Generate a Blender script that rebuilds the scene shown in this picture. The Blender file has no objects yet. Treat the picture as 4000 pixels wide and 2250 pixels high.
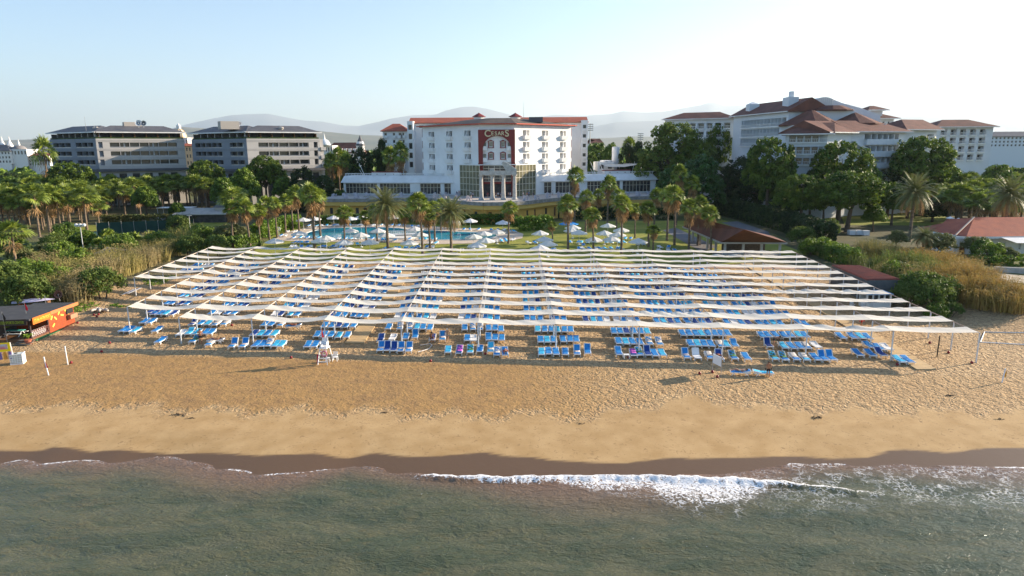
import bpy, math, random
import numpy as np
from mathutils import Vector, Matrix
R=math.radians; rnd=random.Random(7)
S=bpy.context.scene; COL=S.collection
# ---------------- camera, world, sun, exposure ----------------
F=2667.; PITCH=math.atan(540/F); ROLL=R(0.4); H=22.
cam=bpy.data.objects.new('camera',bpy.data.cameras.new('camera')); COL.objects.link(cam)
cam.data.sensor_width=36; cam.data.lens=24.0; cam.data.clip_start=.5; cam.data.clip_end=80000
cam.matrix_world=Matrix.Translation((0,0,H))@Matrix.Rotation(math.pi/2-PITCH,4,'X')@Matrix.Rotation(-ROLL,4,'Z')
S.camera=cam
SUN_EL=R(17.5); SUN_AZ=math.atan2(.939,.343)      # clockwise from +Y
w=bpy.data.worlds.new('World'); S.world=w; w.use_nodes=True
nt=w.node_tree; bg=nt.nodes['Background']; sky=nt.nodes.new('ShaderNodeTexSky')
sky.sky_type='NISHITA'; sky.sun_disc=False; sky.sun_elevation=SUN_EL; sky.sun_rotation=SUN_AZ
sky.altitude=0; sky.air_density=1.0; sky.dust_density=.6; sky.ozone_density=3.0
nt.links.new(sky.outputs[0],bg.inputs[0]); bg.inputs[1].default_value=.09
sd=bpy.data.lights.new('sun','SUN'); sun=bpy.data.objects.new('sun',sd); COL.objects.link(sun)
sd.energy=5.0; sd.angle=R(.5); sd.color=(1,.84,.64)
sv=Vector((math.sin(SUN_AZ)*math.cos(SUN_EL),math.cos(SUN_AZ)*math.cos(SUN_EL),math.sin(SUN_EL)))
sun.rotation_euler=sv.to_track_quat('Z','Y').to_euler(); sun.location=(60,60,80)
S.view_settings.view_transform='Standard'; S.view_settings.look='None'; S.view_settings.exposure=1.5; S.view_settings.gamma=1
S.cycles.max_bounces=6; S.cycles.diffuse_bounces=3; S.cycles.glossy_bounces=3; S.cycles.transmission_bounces=3; S.cycles.volume_bounces=0; S.cycles.transparent_max_bounces=6
# ---------------- pixel rays of the 4000x2250 photo -> places in the world ----------------
def ray(px,py):
    x=(px-2000)/F; y=(py-1125)/F; c,s=math.cos(ROLL),math.sin(ROLL)
    x,y=x*c-y*s,x*s+y*c
    return (x,math.cos(PITCH)-y*math.sin(PITCH),-math.sin(PITCH)-y*math.cos(PITCH))
def G(px,py,z):
    d=ray(px,py); t=(z-H)/d[2]; return (d[0]*t,d[1]*t,z)
def P(px,py,Y):
    d=ray(px,py); t=Y/d[1]; return (d[0]*t,Y,H+d[2]*t)
def interp(pts,x):
    if x<=pts[0][0]: return pts[0][1]
    for (a,b),(c,d) in zip(pts,pts[1:]):
        if x<=c: return b+(d-b)*(x-a)/(c-a)
    return pts[-1][1]
EDGE=[G(a,b,-1)[:2] for a,b in [(0,1808),(93,1794),(155,1813),(326,1794),(435,1803),(543,1784),(660,1785),(738,1798),(854,1825),(1048,1852),(1200,1845),(1382,1808),(1475,1825),(1669,1856),(1750,1860),(2000,1868),(2500,1866),(2800,1850),(3060,1822),(3088,1809),(3400,1811),(3700,1820),(4000,1826)]]
def bump2(X,Y,cx,cy,sx,sy,h): return h*math.exp(-((X-cx)/sx)**2-((Y-cy)/sy)**2)
def zg(X,Y):
    fy=73.1-.106*X
    ye=interp(EDGE,X) if Y<54 and abs(X)<60 else 47
    if Y<ye: z=max(-1-.07*(ye-Y),-4)
    elif Y<53: z=-1+.45*(Y-ye)/(53-ye)
    elif Y<fy: z=-.55+.55*(Y-53)/(fy-53)
    else: z=min(Y-fy,48)*.03
    if X>40 and Y>70: z+=bump2(X,Y,68,92,7,13,1.6)
    if X<-40: z+=bump2(X,Y,-72,104,14,14,1.0)
    if Y>420: z+=(min(Y,4000)-420)*.0052
    return z
def W(px,py):
    z=1.
    for _ in range(12):
        g=G(px,py,z); z=.5*z+.5*zg(g[0],g[1])
    return (g[0],g[1],zg(g[0],g[1]))
def onum(n):
    if 10<=n%100<=20: return f'{n}th'
    return f"{n}{ {1:'st',2:'nd',3:'rd'}.get(n%10,'th')}"
# ---------------- materials ----------------
MATS={}
def pm(name,c,c2=None,sc=2.,rough=.8,bump=0,bs=20.,metal=0,spec=.3,tr=0,detail=3,lo=.35,hi=.65,bd=.1):
    if name in MATS: return MATS[name]
    m=bpy.data.materials.new(name); m.use_nodes=True; n=m.node_tree; b=n.nodes['Principled BSDF']
    b.inputs['Roughness'].default_value=rough; b.inputs['Metallic'].default_value=metal; b.inputs['Specular IOR Level'].default_value=spec
    geo=n.nodes.new('ShaderNodeNewGeometry')
    if c2 is not None:
        t=n.nodes.new('ShaderNodeTexNoise'); t.inputs['Scale'].default_value=sc; t.inputs['Detail'].default_value=detail
        n.links.new(geo.outputs['Position'],t.inputs['Vector'])
        r=n.nodes.new('ShaderNodeMapRange'); r.inputs[1].default_value=lo; r.inputs[2].default_value=hi
        n.links.new(t.outputs[0],r.inputs[0])
        mx=n.nodes.new('ShaderNodeMix'); mx.data_type='RGBA'; mx.inputs[6].default_value=(*c,1); mx.inputs[7].default_value=(*c2,1)
        n.links.new(r.outputs[0],mx.inputs[0]); n.links.new(mx.outputs[2],b.inputs['Base Color']); csock=mx.outputs[2]
    else:
        b.inputs['Base Color'].default_value=(*c,1); csock=None
    if bump:
        t2=n.nodes.new('ShaderNodeTexNoise'); t2.inputs['Scale'].default_value=bs; t2.inputs['Detail'].default_value=3
        n.links.new(geo.outputs['Position'],t2.inputs['Vector'])
        bp=n.nodes.new('ShaderNodeBump'); bp.inputs['Strength'].default_value=bump; bp.inputs['Distance'].default_value=bd
        n.links.new(t2.outputs[0],bp.inputs['Height']); n.links.new(bp.outputs[0],b.inputs['Normal'])
    if tr:
        tl=n.nodes.new('ShaderNodeBsdfTranslucent'); ms=n.nodes.new('ShaderNodeMixShader'); ms.inputs[0].default_value=tr
        if csock: n.links.new(csock,tl.inputs[0])
        else: tl.inputs[0].default_value=(*c,1)
        out=n.nodes['Material Output']
        n.links.new(b.outputs[0],ms.inputs[1]); n.links.new(tl.outputs[0],ms.inputs[2]); n.links.new(ms.outputs[0],out.inputs[0])
    MATS[name]=m; return m
white=pm('white_paint',(.78,.78,.77),(.68,.68,.66),.4,.6)
offw=pm('white_plaster',(.80,.80,.79),(.72,.72,.71),.25,.8)
canvas=pm('canvas',(.76,.71,.61),(.66,.61,.52),.5,.85,tr=.10,lo=.3,hi=.7)
steelw=pm('white_steel',(.66,.66,.66),None,rough=.5)
plastic=pm('white_plastic',(.82,.82,.82),None,rough=.35)
glass=pm('dark_glass',(.03,.035,.04),(.07,.075,.08),.5,.12,spec=.6)
glassl=pm('window_glass',(.13,.14,.13),(.30,.29,.24),.35,.2,spec=.6)
dark=pm('dark_interior',(.05,.045,.045),(.10,.09,.085),.8,.9)
recess=pm('recess_plaster',(.50,.51,.52),None,rough=.8)
redp=pm('red_paint',(.22,.035,.03),(.18,.03,.027),1,.6)
rtile=pm('red_roof_tile',(.42,.115,.06),(.33,.09,.055),.6,.75,bump=.5,bs=6)
dtile=pm('brown_roof_tile',(.115,.050,.038),(.175,.072,.050),.35,.8,bump=.5,bs=5)
slate=pm('dark_roof_sheet',(.085,.085,.095),(.11,.11,.12),.4,.6)
clad_lit=pm('lit_grey_cladding',(.50,.475,.45),(.45,.43,.41),.15,.7)  # cladding copy for the sunlit wings, brightness put into the colour
clad_shaded=pm('shaded_grey_cladding',(.24,.26,.30),(.21,.23,.27),.15,.7)  # same cladding for the shaded wings, shade put into a darker bluish colour
stone=pm('limestone',(.52,.50,.46),(.38,.36,.33),1.5,.85,bump=.4,bs=5)
stoned=pm('grey_stone',(.20,.195,.185),(.32,.31,.29),1.2,.9,bump=.6,bs=4)
yellow=pm('yellow_plaster',(.74,.45,.11),(.66,.40,.10),.4,.8)
gold=pm('cream_lettering',(.66,.56,.34),None,rough=.5)
wood=pm('wood',(.22,.11,.05),(.14,.07,.035),3,.7)
concrete=pm('concrete',(.42,.40,.36),(.34,.32,.29),.7,.9)
metal=pm('grey_metal',(.35,.35,.36),None,rough=.4,metal=.6)
black=pm('black_paint',(.02,.02,.02),None,rough=.6)
leafp=pm('palm_leaf',(.05,.095,.010),(.30,.36,.05),.8,.5,tr=.22,spec=.5)
leafd=pm('date_palm_leaf',(.12,.15,.045),(.21,.21,.08),.6,.5,tr=.25,spec=.4)
skirt=pm('dry_palm_leaf',(.26,.155,.07),(.40,.255,.12),1.2,.9,tr=.15)
bark=pm('palm_bark',(.22,.165,.115),(.12,.09,.065),2.5,.95,bump=.8,bs=6)
barkt=pm('tree_bark',(.14,.10,.07),(.09,.065,.045),2,.95)
leaf1=pm('pine_foliage',(.036,.080,.010),(.15,.21,.022),.45,.6,tr=.25)
leaf2=pm('broadleaf_foliage',(.042,.095,.012),(.19,.27,.03),.4,.5,tr=.28)
leaf3=pm('grey_green_foliage',(.11,.14,.045),(.18,.19,.07),.5,.7,tr=.22)
leaf4=pm('dark_foliage',(.014,.032,.010),(.05,.085,.018),.5,.7,tr=.15)
leaf5=pm('bright_foliage',(.10,.20,.015),(.18,.26,.03),.5,.5,tr=.3)
reedm=pm('dry_reed',(.34,.26,.13),(.22,.19,.08),1.2,.9,tr=.25)
reedg=pm('green_reed',(.10,.16,.03),(.20,.20,.06),.9,.7,tr=.3)
# ---------------- mesh building ----------------
ORG={}
class MB:
    def __init__(s): s.v=[]; s.f=[]; s.m=[]; s.cm=0; s.n=0
    def add(s,vs,fs,mi=None):
        b=s.n; s.v.extend(vs); s.n+=len(vs)
        s.f.extend([tuple(i+b for i in f) for f in fs]); s.m.extend([s.cm if mi is None else mi]*len(fs))
    def quad(s,a,b,c,d): s.add([a,b,c,d],[(0,1,2,3)])
    def hexa(s,c):       # 8 corners: bottom 4 ccw then top 4
        s.add(c,[(3,2,1,0),(4,5,6,7),(0,1,5,4),(1,2,6,5),(2,3,7,6),(3,0,4,7)])
    def box(s,x0,x1,y0,y1,z0,z1):
        s.hexa([(x0,y0,z0),(x1,y0,z0),(x1,y1,z0),(x0,y1,z0),(x0,y0,z1),(x1,y0,z1),(x1,y1,z1),(x0,y1,z1)])
    def tube(s,a,b,r0,r1=None,n=8,cap=True):
        r1=r0 if r1 is None else r1; a=Vector(a); b=Vector(b); d=(b-a)
        if d.length<1e-6: return
        q=d.to_track_quat('Z','Y'); vs=[]
        for p,r in ((a,r0),(b,r1)):
            for k in range(n):
                an=2*math.pi*k/n; vs.append(tuple(p+q@Vector((math.cos(an)*r,math.sin(an)*r,0))))
        fs=[(k,(k+1)%n,n+(k+1)%n,n+k) for k in range(n)]
        if cap: fs+=[tuple(range(n-1,-1,-1)),tuple(range(n,2*n))]
        s.add(vs,fs)
    def path(s,pts,rs,n=8):
        for i in range(len(pts)-1): s.tube(pts[i],pts[i+1],rs[i],rs[i+1],n)
    def bar(s,a,b,w,h):
        a=Vector(a); b=Vector(b); q=(b-a).to_track_quat('Y','Z'); L=(b-a).length; vs=[]
        for y in (0,):
            for x,yy,z in [(-w,0,-h),(w,0,-h),(w,L,-h),(-w,L,-h),(-w,0,h),(w,0,h),(w,L,h),(-w,L,h)]:
                vs.append(tuple(a+q@Vector((x/2,yy,z/2))))
        s.hexa(vs)
    def lathe(s,c,prof,n=12):
        vs=[]
        for r,z in prof:
            for k in range(n): an=2*math.pi*k/n; vs.append((c[0]+math.cos(an)*r,c[1]+math.sin(an)*r,c[2]+z))
        fs=[]
        for i in range(len(prof)-1):
            for k in range(n): fs.append((i*n+k,i*n+(k+1)%n,(i+1)*n+(k+1)%n,(i+1)*n+k))
        fs.append(tuple(range((len(prof)-1)*n,len(prof)*n))); fs.append(tuple(range(n-1,-1,-1)))
        s.add(vs,fs)
    def prism(s,poly,z0,z1):
        n=len(poly); s.add([(x,y,z0) for x,y in poly]+[(x,y,z1) for x,y in poly],
            [tuple(range(n-1,-1,-1)),tuple(range(n,2*n))]+[(k,(k+1)%n,n+(k+1)%n,n+k) for k in range(n)])
    def build(s,name,mats,parent=None,smooth=False,label=None):
        o0=ORG.get(parent.name,(0,0,0)) if parent else (0,0,0)
        me=bpy.data.meshes.new(name); V=np.array(s.v,dtype=np.float64).reshape(-1,3)-np.array(o0)
        me.from_pydata(V.tolist(),[],s.f)
        mats=mats if isinstance(mats,(list,tuple)) else [mats]
        for m in mats: me.materials.append(m)
        if len(mats)>1: me.polygons.foreach_set('material_index',s.m)
        if smooth: me.polygons.foreach_set('use_smooth',[True]*len(s.f))
        me.update()
        o=bpy.data.objects.new(name,me); COL.objects.link(o)
        if parent: o.parent=parent; ORG[o.name]=o0
        if label: o['label']=label
        return o
def npmesh(name,V,Fq,mats,mi=None,parent=None,smooth=False):
    V=np.asarray(V,dtype=np.float32); Fq=np.asarray(Fq,dtype=np.int32); k=Fq.shape[1]
    me=bpy.data.meshes.new(name); me.vertices.add(len(V)); me.vertices.foreach_set('co',V.ravel())
    me.loops.add(Fq.size); me.loops.foreach_set('vertex_index',Fq.ravel())
    me.polygons.add(len(Fq)); me.polygons.foreach_set('loop_start',np.arange(0,Fq.size,k,dtype=np.int32))
    for m in (mats if isinstance(mats,(list,tuple)) else [mats]): me.materials.append(m)
    if mi is not None: me.polygons.foreach_set('material_index',np.asarray(mi,dtype=np.int32))
    if smooth: me.polygons.foreach_set('use_smooth',np.ones(len(Fq),dtype=bool))
    me.update(calc_edges=True)
    o=bpy.data.objects.new(name,me); COL.objects.link(o)
    if parent: o.parent=parent
    return o
def thing(name,label,cat,loc=(0,0,0),group=None,rz=0):
    o=bpy.data.objects.new(name,None); COL.objects.link(o); o.location=loc; o.rotation_euler=(0,0,rz)
    o['label']=label; o['category']=cat; o.empty_display_size=.2
    if group: o['group']=group
    ORG[o.name]=tuple(loc); return o
def tag(o,label,cat,group=None,kind=None):
    o['label']=label; o['category']=cat
    if group: o['group']=group
    if kind: o['kind']=kind
    return o
def struct(o): o['kind']='structure'; return o
KIDS={}
def copy_of(root,loc,label,group=None,rz=0,sc=1,swap=None):
    c=root.copy(); COL.objects.link(c); c.location=loc; c.rotation_euler=(0,0,rz)
    c.scale=(sc,sc,sc) if not isinstance(sc,(tuple,list)) else sc
    c['label']=label
    if group: c['group']=group
    for ch in KIDS.setdefault(root.name,list(root.children)):
        d=ch.copy(); COL.objects.link(d); d.parent=c
        for g in KIDS.setdefault(ch.name,list(ch.children)):
            e=g.copy(); COL.objects.link(e); e.parent=d
    return c
class Proto:
    """one of a kind: the first place() moves the built thing itself, later ones copy it"""
    def __init__(s,root): s.r=root; s.used=False; KIDS[root.name]=list(root.children)
    def place(s,loc,label,group=None,rz=0,sc=1):
        if s.used: return copy_of(s.r,loc,label,group,rz,sc)
        s.used=True; r=s.r; r.location=loc; r.rotation_euler=(0,0,rz); r.scale=(sc,sc,sc) if not isinstance(sc,(tuple,list)) else sc
        r['label']=label
        if group: r['group']=group
        return r
def finish(protos):
    for p in protos:
        if not p.used:
            for ch in list(p.r.children): bpy.data.objects.remove(ch)
            bpy.data.objects.remove(p.r)
# facade frame: origin (x,y), direction along the wall seen left to right, d>0 stands proud of it
class Fr:
    def __init__(s,a,b):
        s.a=Vector((a[0],a[1])); d=Vector((b[0]-a[0],b[1]-a[1])); s.L=d.length; s.d=d/s.L; s.n=Vector((s.d.y,-s.d.x))
    def p(s,t,out,z): q=s.a+s.d*t+s.n*out; return (q.x,q.y,z)
    def xy(s,t,out=0): q=s.a+s.d*t+s.n*out; return (q.x,q.y)
    def box(s,mb,t0,t1,o0,o1,z0,z1):
        mb.hexa([s.p(t0,o1,z0),s.p(t1,o1,z0),s.p(t1,o0,z0),s.p(t0,o0,z0),s.p(t0,o1,z1),s.p(t1,o1,z1),s.p(t1,o0,z1),s.p(t0,o0,z1)])
    def wall(s,mb,t0,t1,z0,z1,holes,dep,back=True,thick=None):
        ts=sorted({t0,t1}|{h[0] for h in holes}|{h[1] for h in holes}); zs=sorted({z0,z1}|{h[2] for h in holes}|{h[3] for h in holes})
        ts=[t for t in ts if t0<=t<=t1]; zs=[z for z in zs if z0<=z<=z1]
        for i in range(len(ts)-1):
            for j in range(len(zs)-1):
                ct,cz=(ts[i]+ts[i+1])/2,(zs[j]+zs[j+1])/2
                if any(h[0]<ct<h[1] and h[2]<cz<h[3] for h in holes): continue
                mb.quad(s.p(ts[i],0,zs[j]),s.p(ts[i+1],0,zs[j]),s.p(ts[i+1],0,zs[j+1]),s.p(ts[i],0,zs[j+1]))
        for a,b,c,d in holes:
            A=[s.p(a,0,c),s.p(b,0,c),s.p(b,0,d),s.p(a,0,d)]; B=[s.p(a,-dep,c),s.p(b,-dep,c),s.p(b,-dep,d),s.p(a,-dep,d)]
            for k in range(4): mb.quad(A[k],B[k],B[(k+1)%4],A[(k+1)%4])
            if back: mb.quad(*B)
    def t_at(s,px,z=20,py=600):
        # where a photo column crosses this wall
        lo,hi=-200,400; best=None
        d=ray(px,py); k=d[0]/d[1]
        # (a+d t).x = k (a+d t).y
        return (k*s.a.y-s.a.x)/(s.d.x-k*s.d.y)
def text(body,size,fr_p,right,up,mat,name,parent,ext=.05,align='CENTER',bold=0.,xs=1):
    cu=bpy.data.curves.new(name,'FONT'); cu.body=body; cu.size=size; cu.extrude=ext; cu.align_x=align; cu.align_y='CENTER'; cu.offset=bold
    to=bpy.data.objects.new(name,cu); COL.objects.link(to); dg=bpy.context.evaluated_depsgraph_get()
    me=bpy.data.meshes.new_from_object(to.evaluated_get(dg)); bpy.data.objects.remove(to)
    o=bpy.data.objects.new(name,me); COL.objects.link(o); me.materials.clear(); me.materials.append(mat)
    r=Vector(right).normalized(); u=Vector(up).normalized(); n=r.cross(u)
    M=Matrix((r,u,n)).transposed().to_4x4(); o.parent=parent
    org=Vector(ORG.get(parent.name,(0,0,0)) if parent else (0,0,0))
    o.matrix_local=Matrix.Translation(Vector(fr_p)-org)@M@Matrix.Diagonal((xs,1,1,1)); return o
# ---------------- ground, one sheet to the horizon ----------------
def wl(px_pts,z): return [(g[0],g[1]) for g in (G(a,b,z) for a,b in px_pts)]
e=.7764
WET=wl([(0,1763),(155,1763),(210,1751),(280,1755),(350,1767),(466,1759),(660,1771),(853,1772),(1009,1783),(1242,1775),(1351,1790),(1460,1771),(1592,1786),(1708,1785),(1902,1772),(1972,1786),(2078,1789),(2155,1800),(2310,1808),(2442,1810),(2644,1788),(2700,1794),(2970,1786),(3110,1780),(3242,1790),(3397,1786),(3475,1761),(3553,1759),(3708,1771),(3863,1753),(4000,1755)],-.9)
ROUGH=wl([(0,1606),(400,1600),(800,1618),(1400,1622),(1800,1640),(2050,1632),(2300,1640),(2500,1600),(2700,1560),(3000,1605),(3300,1612),(4000,1620)],-.5)
def axis(dense,growth=1.12,lim=(-6000,6000),st=.7):
    a,b=dense; v=list(np.arange(a,b,st)); d=st; x=v[-1]
    while x<lim[1]: d*=growth; x+=d; v.append(x)
    d=st; x=a
    while x>lim[0]: d*=growth; x-=d; v.insert(0,x)
    return v
xs=axis((-72,72)); ys=[-300,-100,0,20,30]+list(np.arange(36,46,1.))+list(np.arange(46,54,.25))+list(np.arange(54,130,.8))
d=.8; y=ys[-1]
while y<9500: d*=1.11; y+=d; ys.append(y)
nx,ny=len(xs),len(ys)
V=np.array([(x,y,zg(x,y)) for y in ys for x in xs])
idx=np.arange(nx*ny).reshape(ny,nx); Fq=np.stack([idx[:-1,:-1],idx[:-1,1:],idx[1:,1:],idx[1:,:-1]],-1).reshape(-1,4)
gm=bpy.data.materials.new('sand_and_soil'); gm.use_nodes=True; n=gm.node_tree; L=n.links; b=n.nodes['Principled BSDF']
def N(t,**k):
    o=n.nodes.new(t)
    for a,v in k.items(): setattr(o,a,v)
    return o
def noise(sc,det=3,vec=None,dist=0):
    t=N('ShaderNodeTexNoise'); t.inputs['Scale'].default_value=sc; t.inputs['Detail'].default_value=det; t.inputs['Distortion'].default_value=dist
    L.new(vec or geo.outputs['Position'],t.inputs['Vector']); return t.outputs[0]
def mixc(f,a,c2):
    m=N('ShaderNodeMix'); m.data_type='RGBA'
    for s,v in ((0,f),(6,a),(7,c2)):
        if isinstance(v,tuple): m.inputs[s].default_value=(*v,1)
        elif isinstance(v,(int,float)): m.inputs[s].default_value=v
        else: L.new(v,m.inputs[s])
    return m.outputs[2]
def mr(v,a,c,d0=0,d1=1):
    r=N('ShaderNodeMapRange'); r.inputs[1].default_value=a; r.inputs[2].default_value=c; r.inputs[3].default_value=d0; r.inputs[4].default_value=d1
    L.new(v,r.inputs[0]); return r.outputs[0]
def ma(op,a,c2):
    m=N('ShaderNodeMath'); m.operation=op
    for s,v in ((0,a),(1,c2)):
        if isinstance(v,(int,float)): m.inputs[s].default_value=v
        else: L.new(v,m.inputs[s])
    return m.outputs[0]
def att(nm): a=N('ShaderNodeAttribute'); a.attribute_name=nm; return a.outputs['Fac']
geo=N('ShaderNodeNewGeometry')
wet,rough,soil=att('wet'),att('rough'),att('soil')
sand=mixc(mr(noise(.55,6),.32,.68),(.40,.25,.105),(.50,.33,.155)); sand=mixc(ma('MULTIPLY',mr(noise(2.6,5,None,1.5),.60,.68),.6),sand,(.22,.13,.06))
fine=mixc(mr(noise(3.,4,None,1.),.30,.66),(.22,.13,.06),(.60,.42,.225)); fine=mixc(ma('MULTIPLY',mr(noise(.16,5,None,.6),.42,.62),.35),fine,(.36,.23,.12)); sandr=mixc(rough,sand,fine)
ochre=mixc(mr(noise(.9,5,None,.5),.40,.75),(.37,.21,.07),(.24,.135,.055)); 
sandr=mixc(att('damp'),sandr,ochre)
sandr=mixc(ma('MULTIPLY',mr(noise(2.2,5,None,2.),.62,.70),mr(att('debris'),0,1)),sandr,(.11,.07,.045))
wetc=mixc(wet,sandr,(.13,.075,.038))
grass=mixc(mr(noise(.12,4),.4,.6),(.09,.115,.022),(.18,.15,.055)); dirt=mixc(mr(noise(.03,3),.45,.6),grass,(.10,.095,.05))
L.new(mixc(soil,wetc,dirt),b.inputs['Base Color'])
L.new(mr(wet,0,1,.9,.5),b.inputs['Roughness']); b.inputs['Specular IOR Level'].default_value=.3
hgt=ma('ADD',ma('MULTIPLY',noise(1.9,2,None,.7),1.),ma('MULTIPLY',noise(5.5,3),.45))
bp=N('ShaderNodeBump'); L.new(hgt,bp.inputs['Height']); L.new(ma('ADD',ma('MULTIPLY',rough,.8),.035),bp.inputs['Strength']); bp.inputs['Distance'].default_value=.40
L.new(bp.outputs[0],b.inputs['Normal'])
gr=struct(npmesh('ground',V,Fq,gm,smooth=True))
def setattr_(me,name,vals):
    a=me.attributes.new(name,'FLOAT','POINT'); a.data.foreach_set('value',np.asarray(vals,dtype=np.float32))
def ss(x,a,c): t=min(1,max(0,(x-a)/(c-a))); return t*t*(3-2*t)
wv,rv,sv_,dv,bv=[],[],[],[],[]
for x,y,z in V:
    yw=interp(WET,x) if abs(x)<60 else 49; wv.append(1-ss(y,yw-.12,yw+.12))
    yr=(interp(ROUGH,x) if abs(x)<60 else 57)+.8*math.sin(x*.9)+.5*math.sin(x*2.3+1)
    t=y+.106*x
    r=ss(y,yr-.3,yr+.9)
    damp=ss(y,yr+.3,yr+2)*(1-ss(t,68.2,69.4))*(1-ss(x,-2,14)*.75)
    left=1-ss(x,-34,-22)
    rv.append(r*(1-.72*damp)); dv.append(max(damp*.85,0))
    bv.append(.9*math.exp(-((y-yr)/1.6)**2)+.55*ss(t,64,67)*(1-ss(t,69.5,71))*(1-ss(x,-10,4))+.0)
    # land behind the beach
    back=ss(t,124,127); ls=1-ss(x,-66+(y-95)*.25+1.5*math.sin(y*.4),-62+(y-95)*.25+1.5*math.sin(y*.4))
    ls*=ss(y,84,90); rs=ss(x,56+2*math.sin(y*.3),62+2*math.sin(y*.3))*ss(y,100,106); sv_.append(max(back,ls*.9,rs*.9))
for nm,vals in (('wet',wv),('rough',rv),('soil',sv_),('damp',dv),('debris',bv)): setattr_(gr.data,nm,vals)
# ---------------- sea ----------------
BRK=wl([(1560,1848),(1725,1862),(2000,1868),(2233,1860),(2466,1858),(2700,1868),(2930,1876),(3150,1896),(3320,1916),(3553,1942),(3720,1962)],-1)
FRONT=wl([(1400,1812),(1475,1825),(1669,1858),(1725,1860)],-1)
BLOW=wl([(1700,1870),(1850,1880),(2000,1892),(2155,1884),(2295,1910),(2420,1918),(2544,1904),(2600,1945),(2776,1975),(2932,1950),(3010,1900),(3150,1902),(3330,1922),(3553,1946),(3720,1963)],-1)
BLAC=wl([(2300,1910),(2450,1945),(2620,1975),(2700,2010),(2800,2040),(2900,2020),(2960,1960),(3150,1905)],-1)
xs2=list(np.arange(-70,70.1,.22)); ys2=list(np.arange(30,52,.16))
def band(y,c,w_): return math.exp(-((y-c)/w_)**2)
vv=[];fo=[];la=[];dp=[]
for y in ys2:
    for x in xs2:
        ye=interp(EDGE,x); inside=ye-y
        sw=ss(inside,.8,5); h=-1+.02*math.sin(x*.5+y*1.7)+.015*math.sin(x*1.3-y*2.1)+sw*(.05*math.sin(y*1.15+.22*x+.9*math.sin(x*.13))+.025*math.sin(y*2.3-.35*x+1.3*math.sin(x*.21))); f=0; lc=0
        h+= -.5*ss(-inside,0,1.2) # dips under the sand beyond the swash edge
        f=max(f,.95*band(y,ye-.08,.16)*(.45+.55*ss(math.sin(x*.33+1)+math.sin(x*.9),-.6,.9)) if not(-7<x<20) else 0)
        if BRK[0][0]<x<BRK[-1][0]:
            yb=interp(BRK,x)+.10*math.sin(x*2.1)+.07*math.sin(x*5.3+1)+.05*math.sin(x*9.7); k=ss(x,BRK[0][0],BRK[0][0]+3)*(1-ss(x,BRK[-1][0]-9,BRK[-1][0]))
            h+=.22*k*math.exp(-((y-yb+.25)/.42)**2)
            lo=interp(BLOW,x)
            if lo-.3<y<yb+.25: f=max(f,k*(.58+.45*ss(y,lo-.2,yb+.1))*min(ss(y,lo-.35,lo+.15),1-ss(y,yb,yb+.25)))
            f=max(f,1.25*k*band(y,yb-.05,.26))
            if BLAC[0][0]<x<BLAC[-1][0]:
                l2=interp(BLAC,x)
                if l2-.4<y<=lo+.3: lc=ss(y,l2-.6,lo+.3)*.8
        # loose froth on the right of the shallow water
        lc=max(lc,.50*ss(x,12,22)*(1-ss(inside,3.5,8.5))*ss(inside,-.1,.3), .22*(1-ss(inside,0,1.4))*ss(inside,-.1,.2))
        vv.append((x,y,h)); fo.append(f); la.append(lc)
        dp.append(ss(inside,-.2,4.2+ 1.2*math.sin(x*.21)+ (2.2*ss(x,-4,3)*(1-ss(x,14,26)))))
nx2,ny2=len(xs2),len(ys2); idx=np.arange(nx2*ny2).reshape(ny2,nx2)
Fq=np.stack([idx[:-1,:-1],idx[:-1,1:],idx[1:,1:],idx[1:,:-1]],-1).reshape(-1,4)
# outer skirt of sea: out to the sides and behind the camera
Vs=np.array(vv); nb=len(Vs)
ext=np.array([(-6000,-300,-1.02),(6000,-300,-1.02),(6000,30.2,-1.0),(-6000,30.2,-1.0),(-6000,47,-1.02),(-70,47,-1.02),(-70,30.2,-1.0),(70,30.2,-1.0),(70,47,-1.02),(6000,47,-1.02)])
Vs=np.vstack([Vs,ext]); Fq=np.vstack([Fq,[[nb,nb+1,nb+2,nb+3],[nb+3,nb+6,nb+5,nb+4],[nb+7,nb+2,nb+9,nb+8]]])
sm=bpy.data.materials.new('sea_water'); sm.use_nodes=True; n=sm.node_tree; L=n.links; b=n.nodes['Principled BSDF']; geo=N('ShaderNodeNewGeometry')
foam,lace,deep=att('foam'),att('lace'),att('deep')
mp=N('ShaderNodeMapping'); mp.inputs['Scale'].default_value=(1,2.2,1); mp.inputs['Rotation'].default_value=(0,0,.25); L.new(geo.outputs['Position'],mp.inputs[0])
murk=mixc(mr(noise(.22,5,mp.outputs[0],1.2),.35,.68),(.066,.080,.044),(.115,.112,.060)); murk=mixc(ma('MULTIPLY',mr(noise(.5,4,mp.outputs[0],2.),.55,.75),.5),murk,(.125,.10,.04))
wc=mixc(deep,(.19,.115,.075),murk)
lmask=mr(noise(2.6,5,None,3.5),.47,.53); 
vor=N('ShaderNodeTexVoronoi'); vor.feature='DISTANCE_TO_EDGE'; vor.inputs['Scale'].default_value=2.4
ds=N('ShaderNodeVectorMath'); ds.operation='ADD'; nz=N('ShaderNodeTexNoise'); nz.inputs['Scale'].default_value=2.; nz.inputs['Detail'].default_value=4; L.new(geo.outputs['Position'],nz.inputs['Vector']); L.new(geo.outputs['Position'],ds.inputs[0]); L.new(nz.outputs['Color'],ds.inputs[1]); L.new(ds.outputs[0],vor.inputs['Vector'])
web=mr(vor.outputs['Distance'],.02,.10,1,0)
clump=mr(noise(.8,4,None,1.),.42,.6)
fsolid=mr(ma('SUBTRACT',ma('ADD',foam,ma('MULTIPLY',ma('SUBTRACT',noise(2.2,6,None,2.5),.5),2.2)),ma('MULTIPLY',ma('SUBTRACT',1.,web),.22)),.42,.66)
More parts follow.
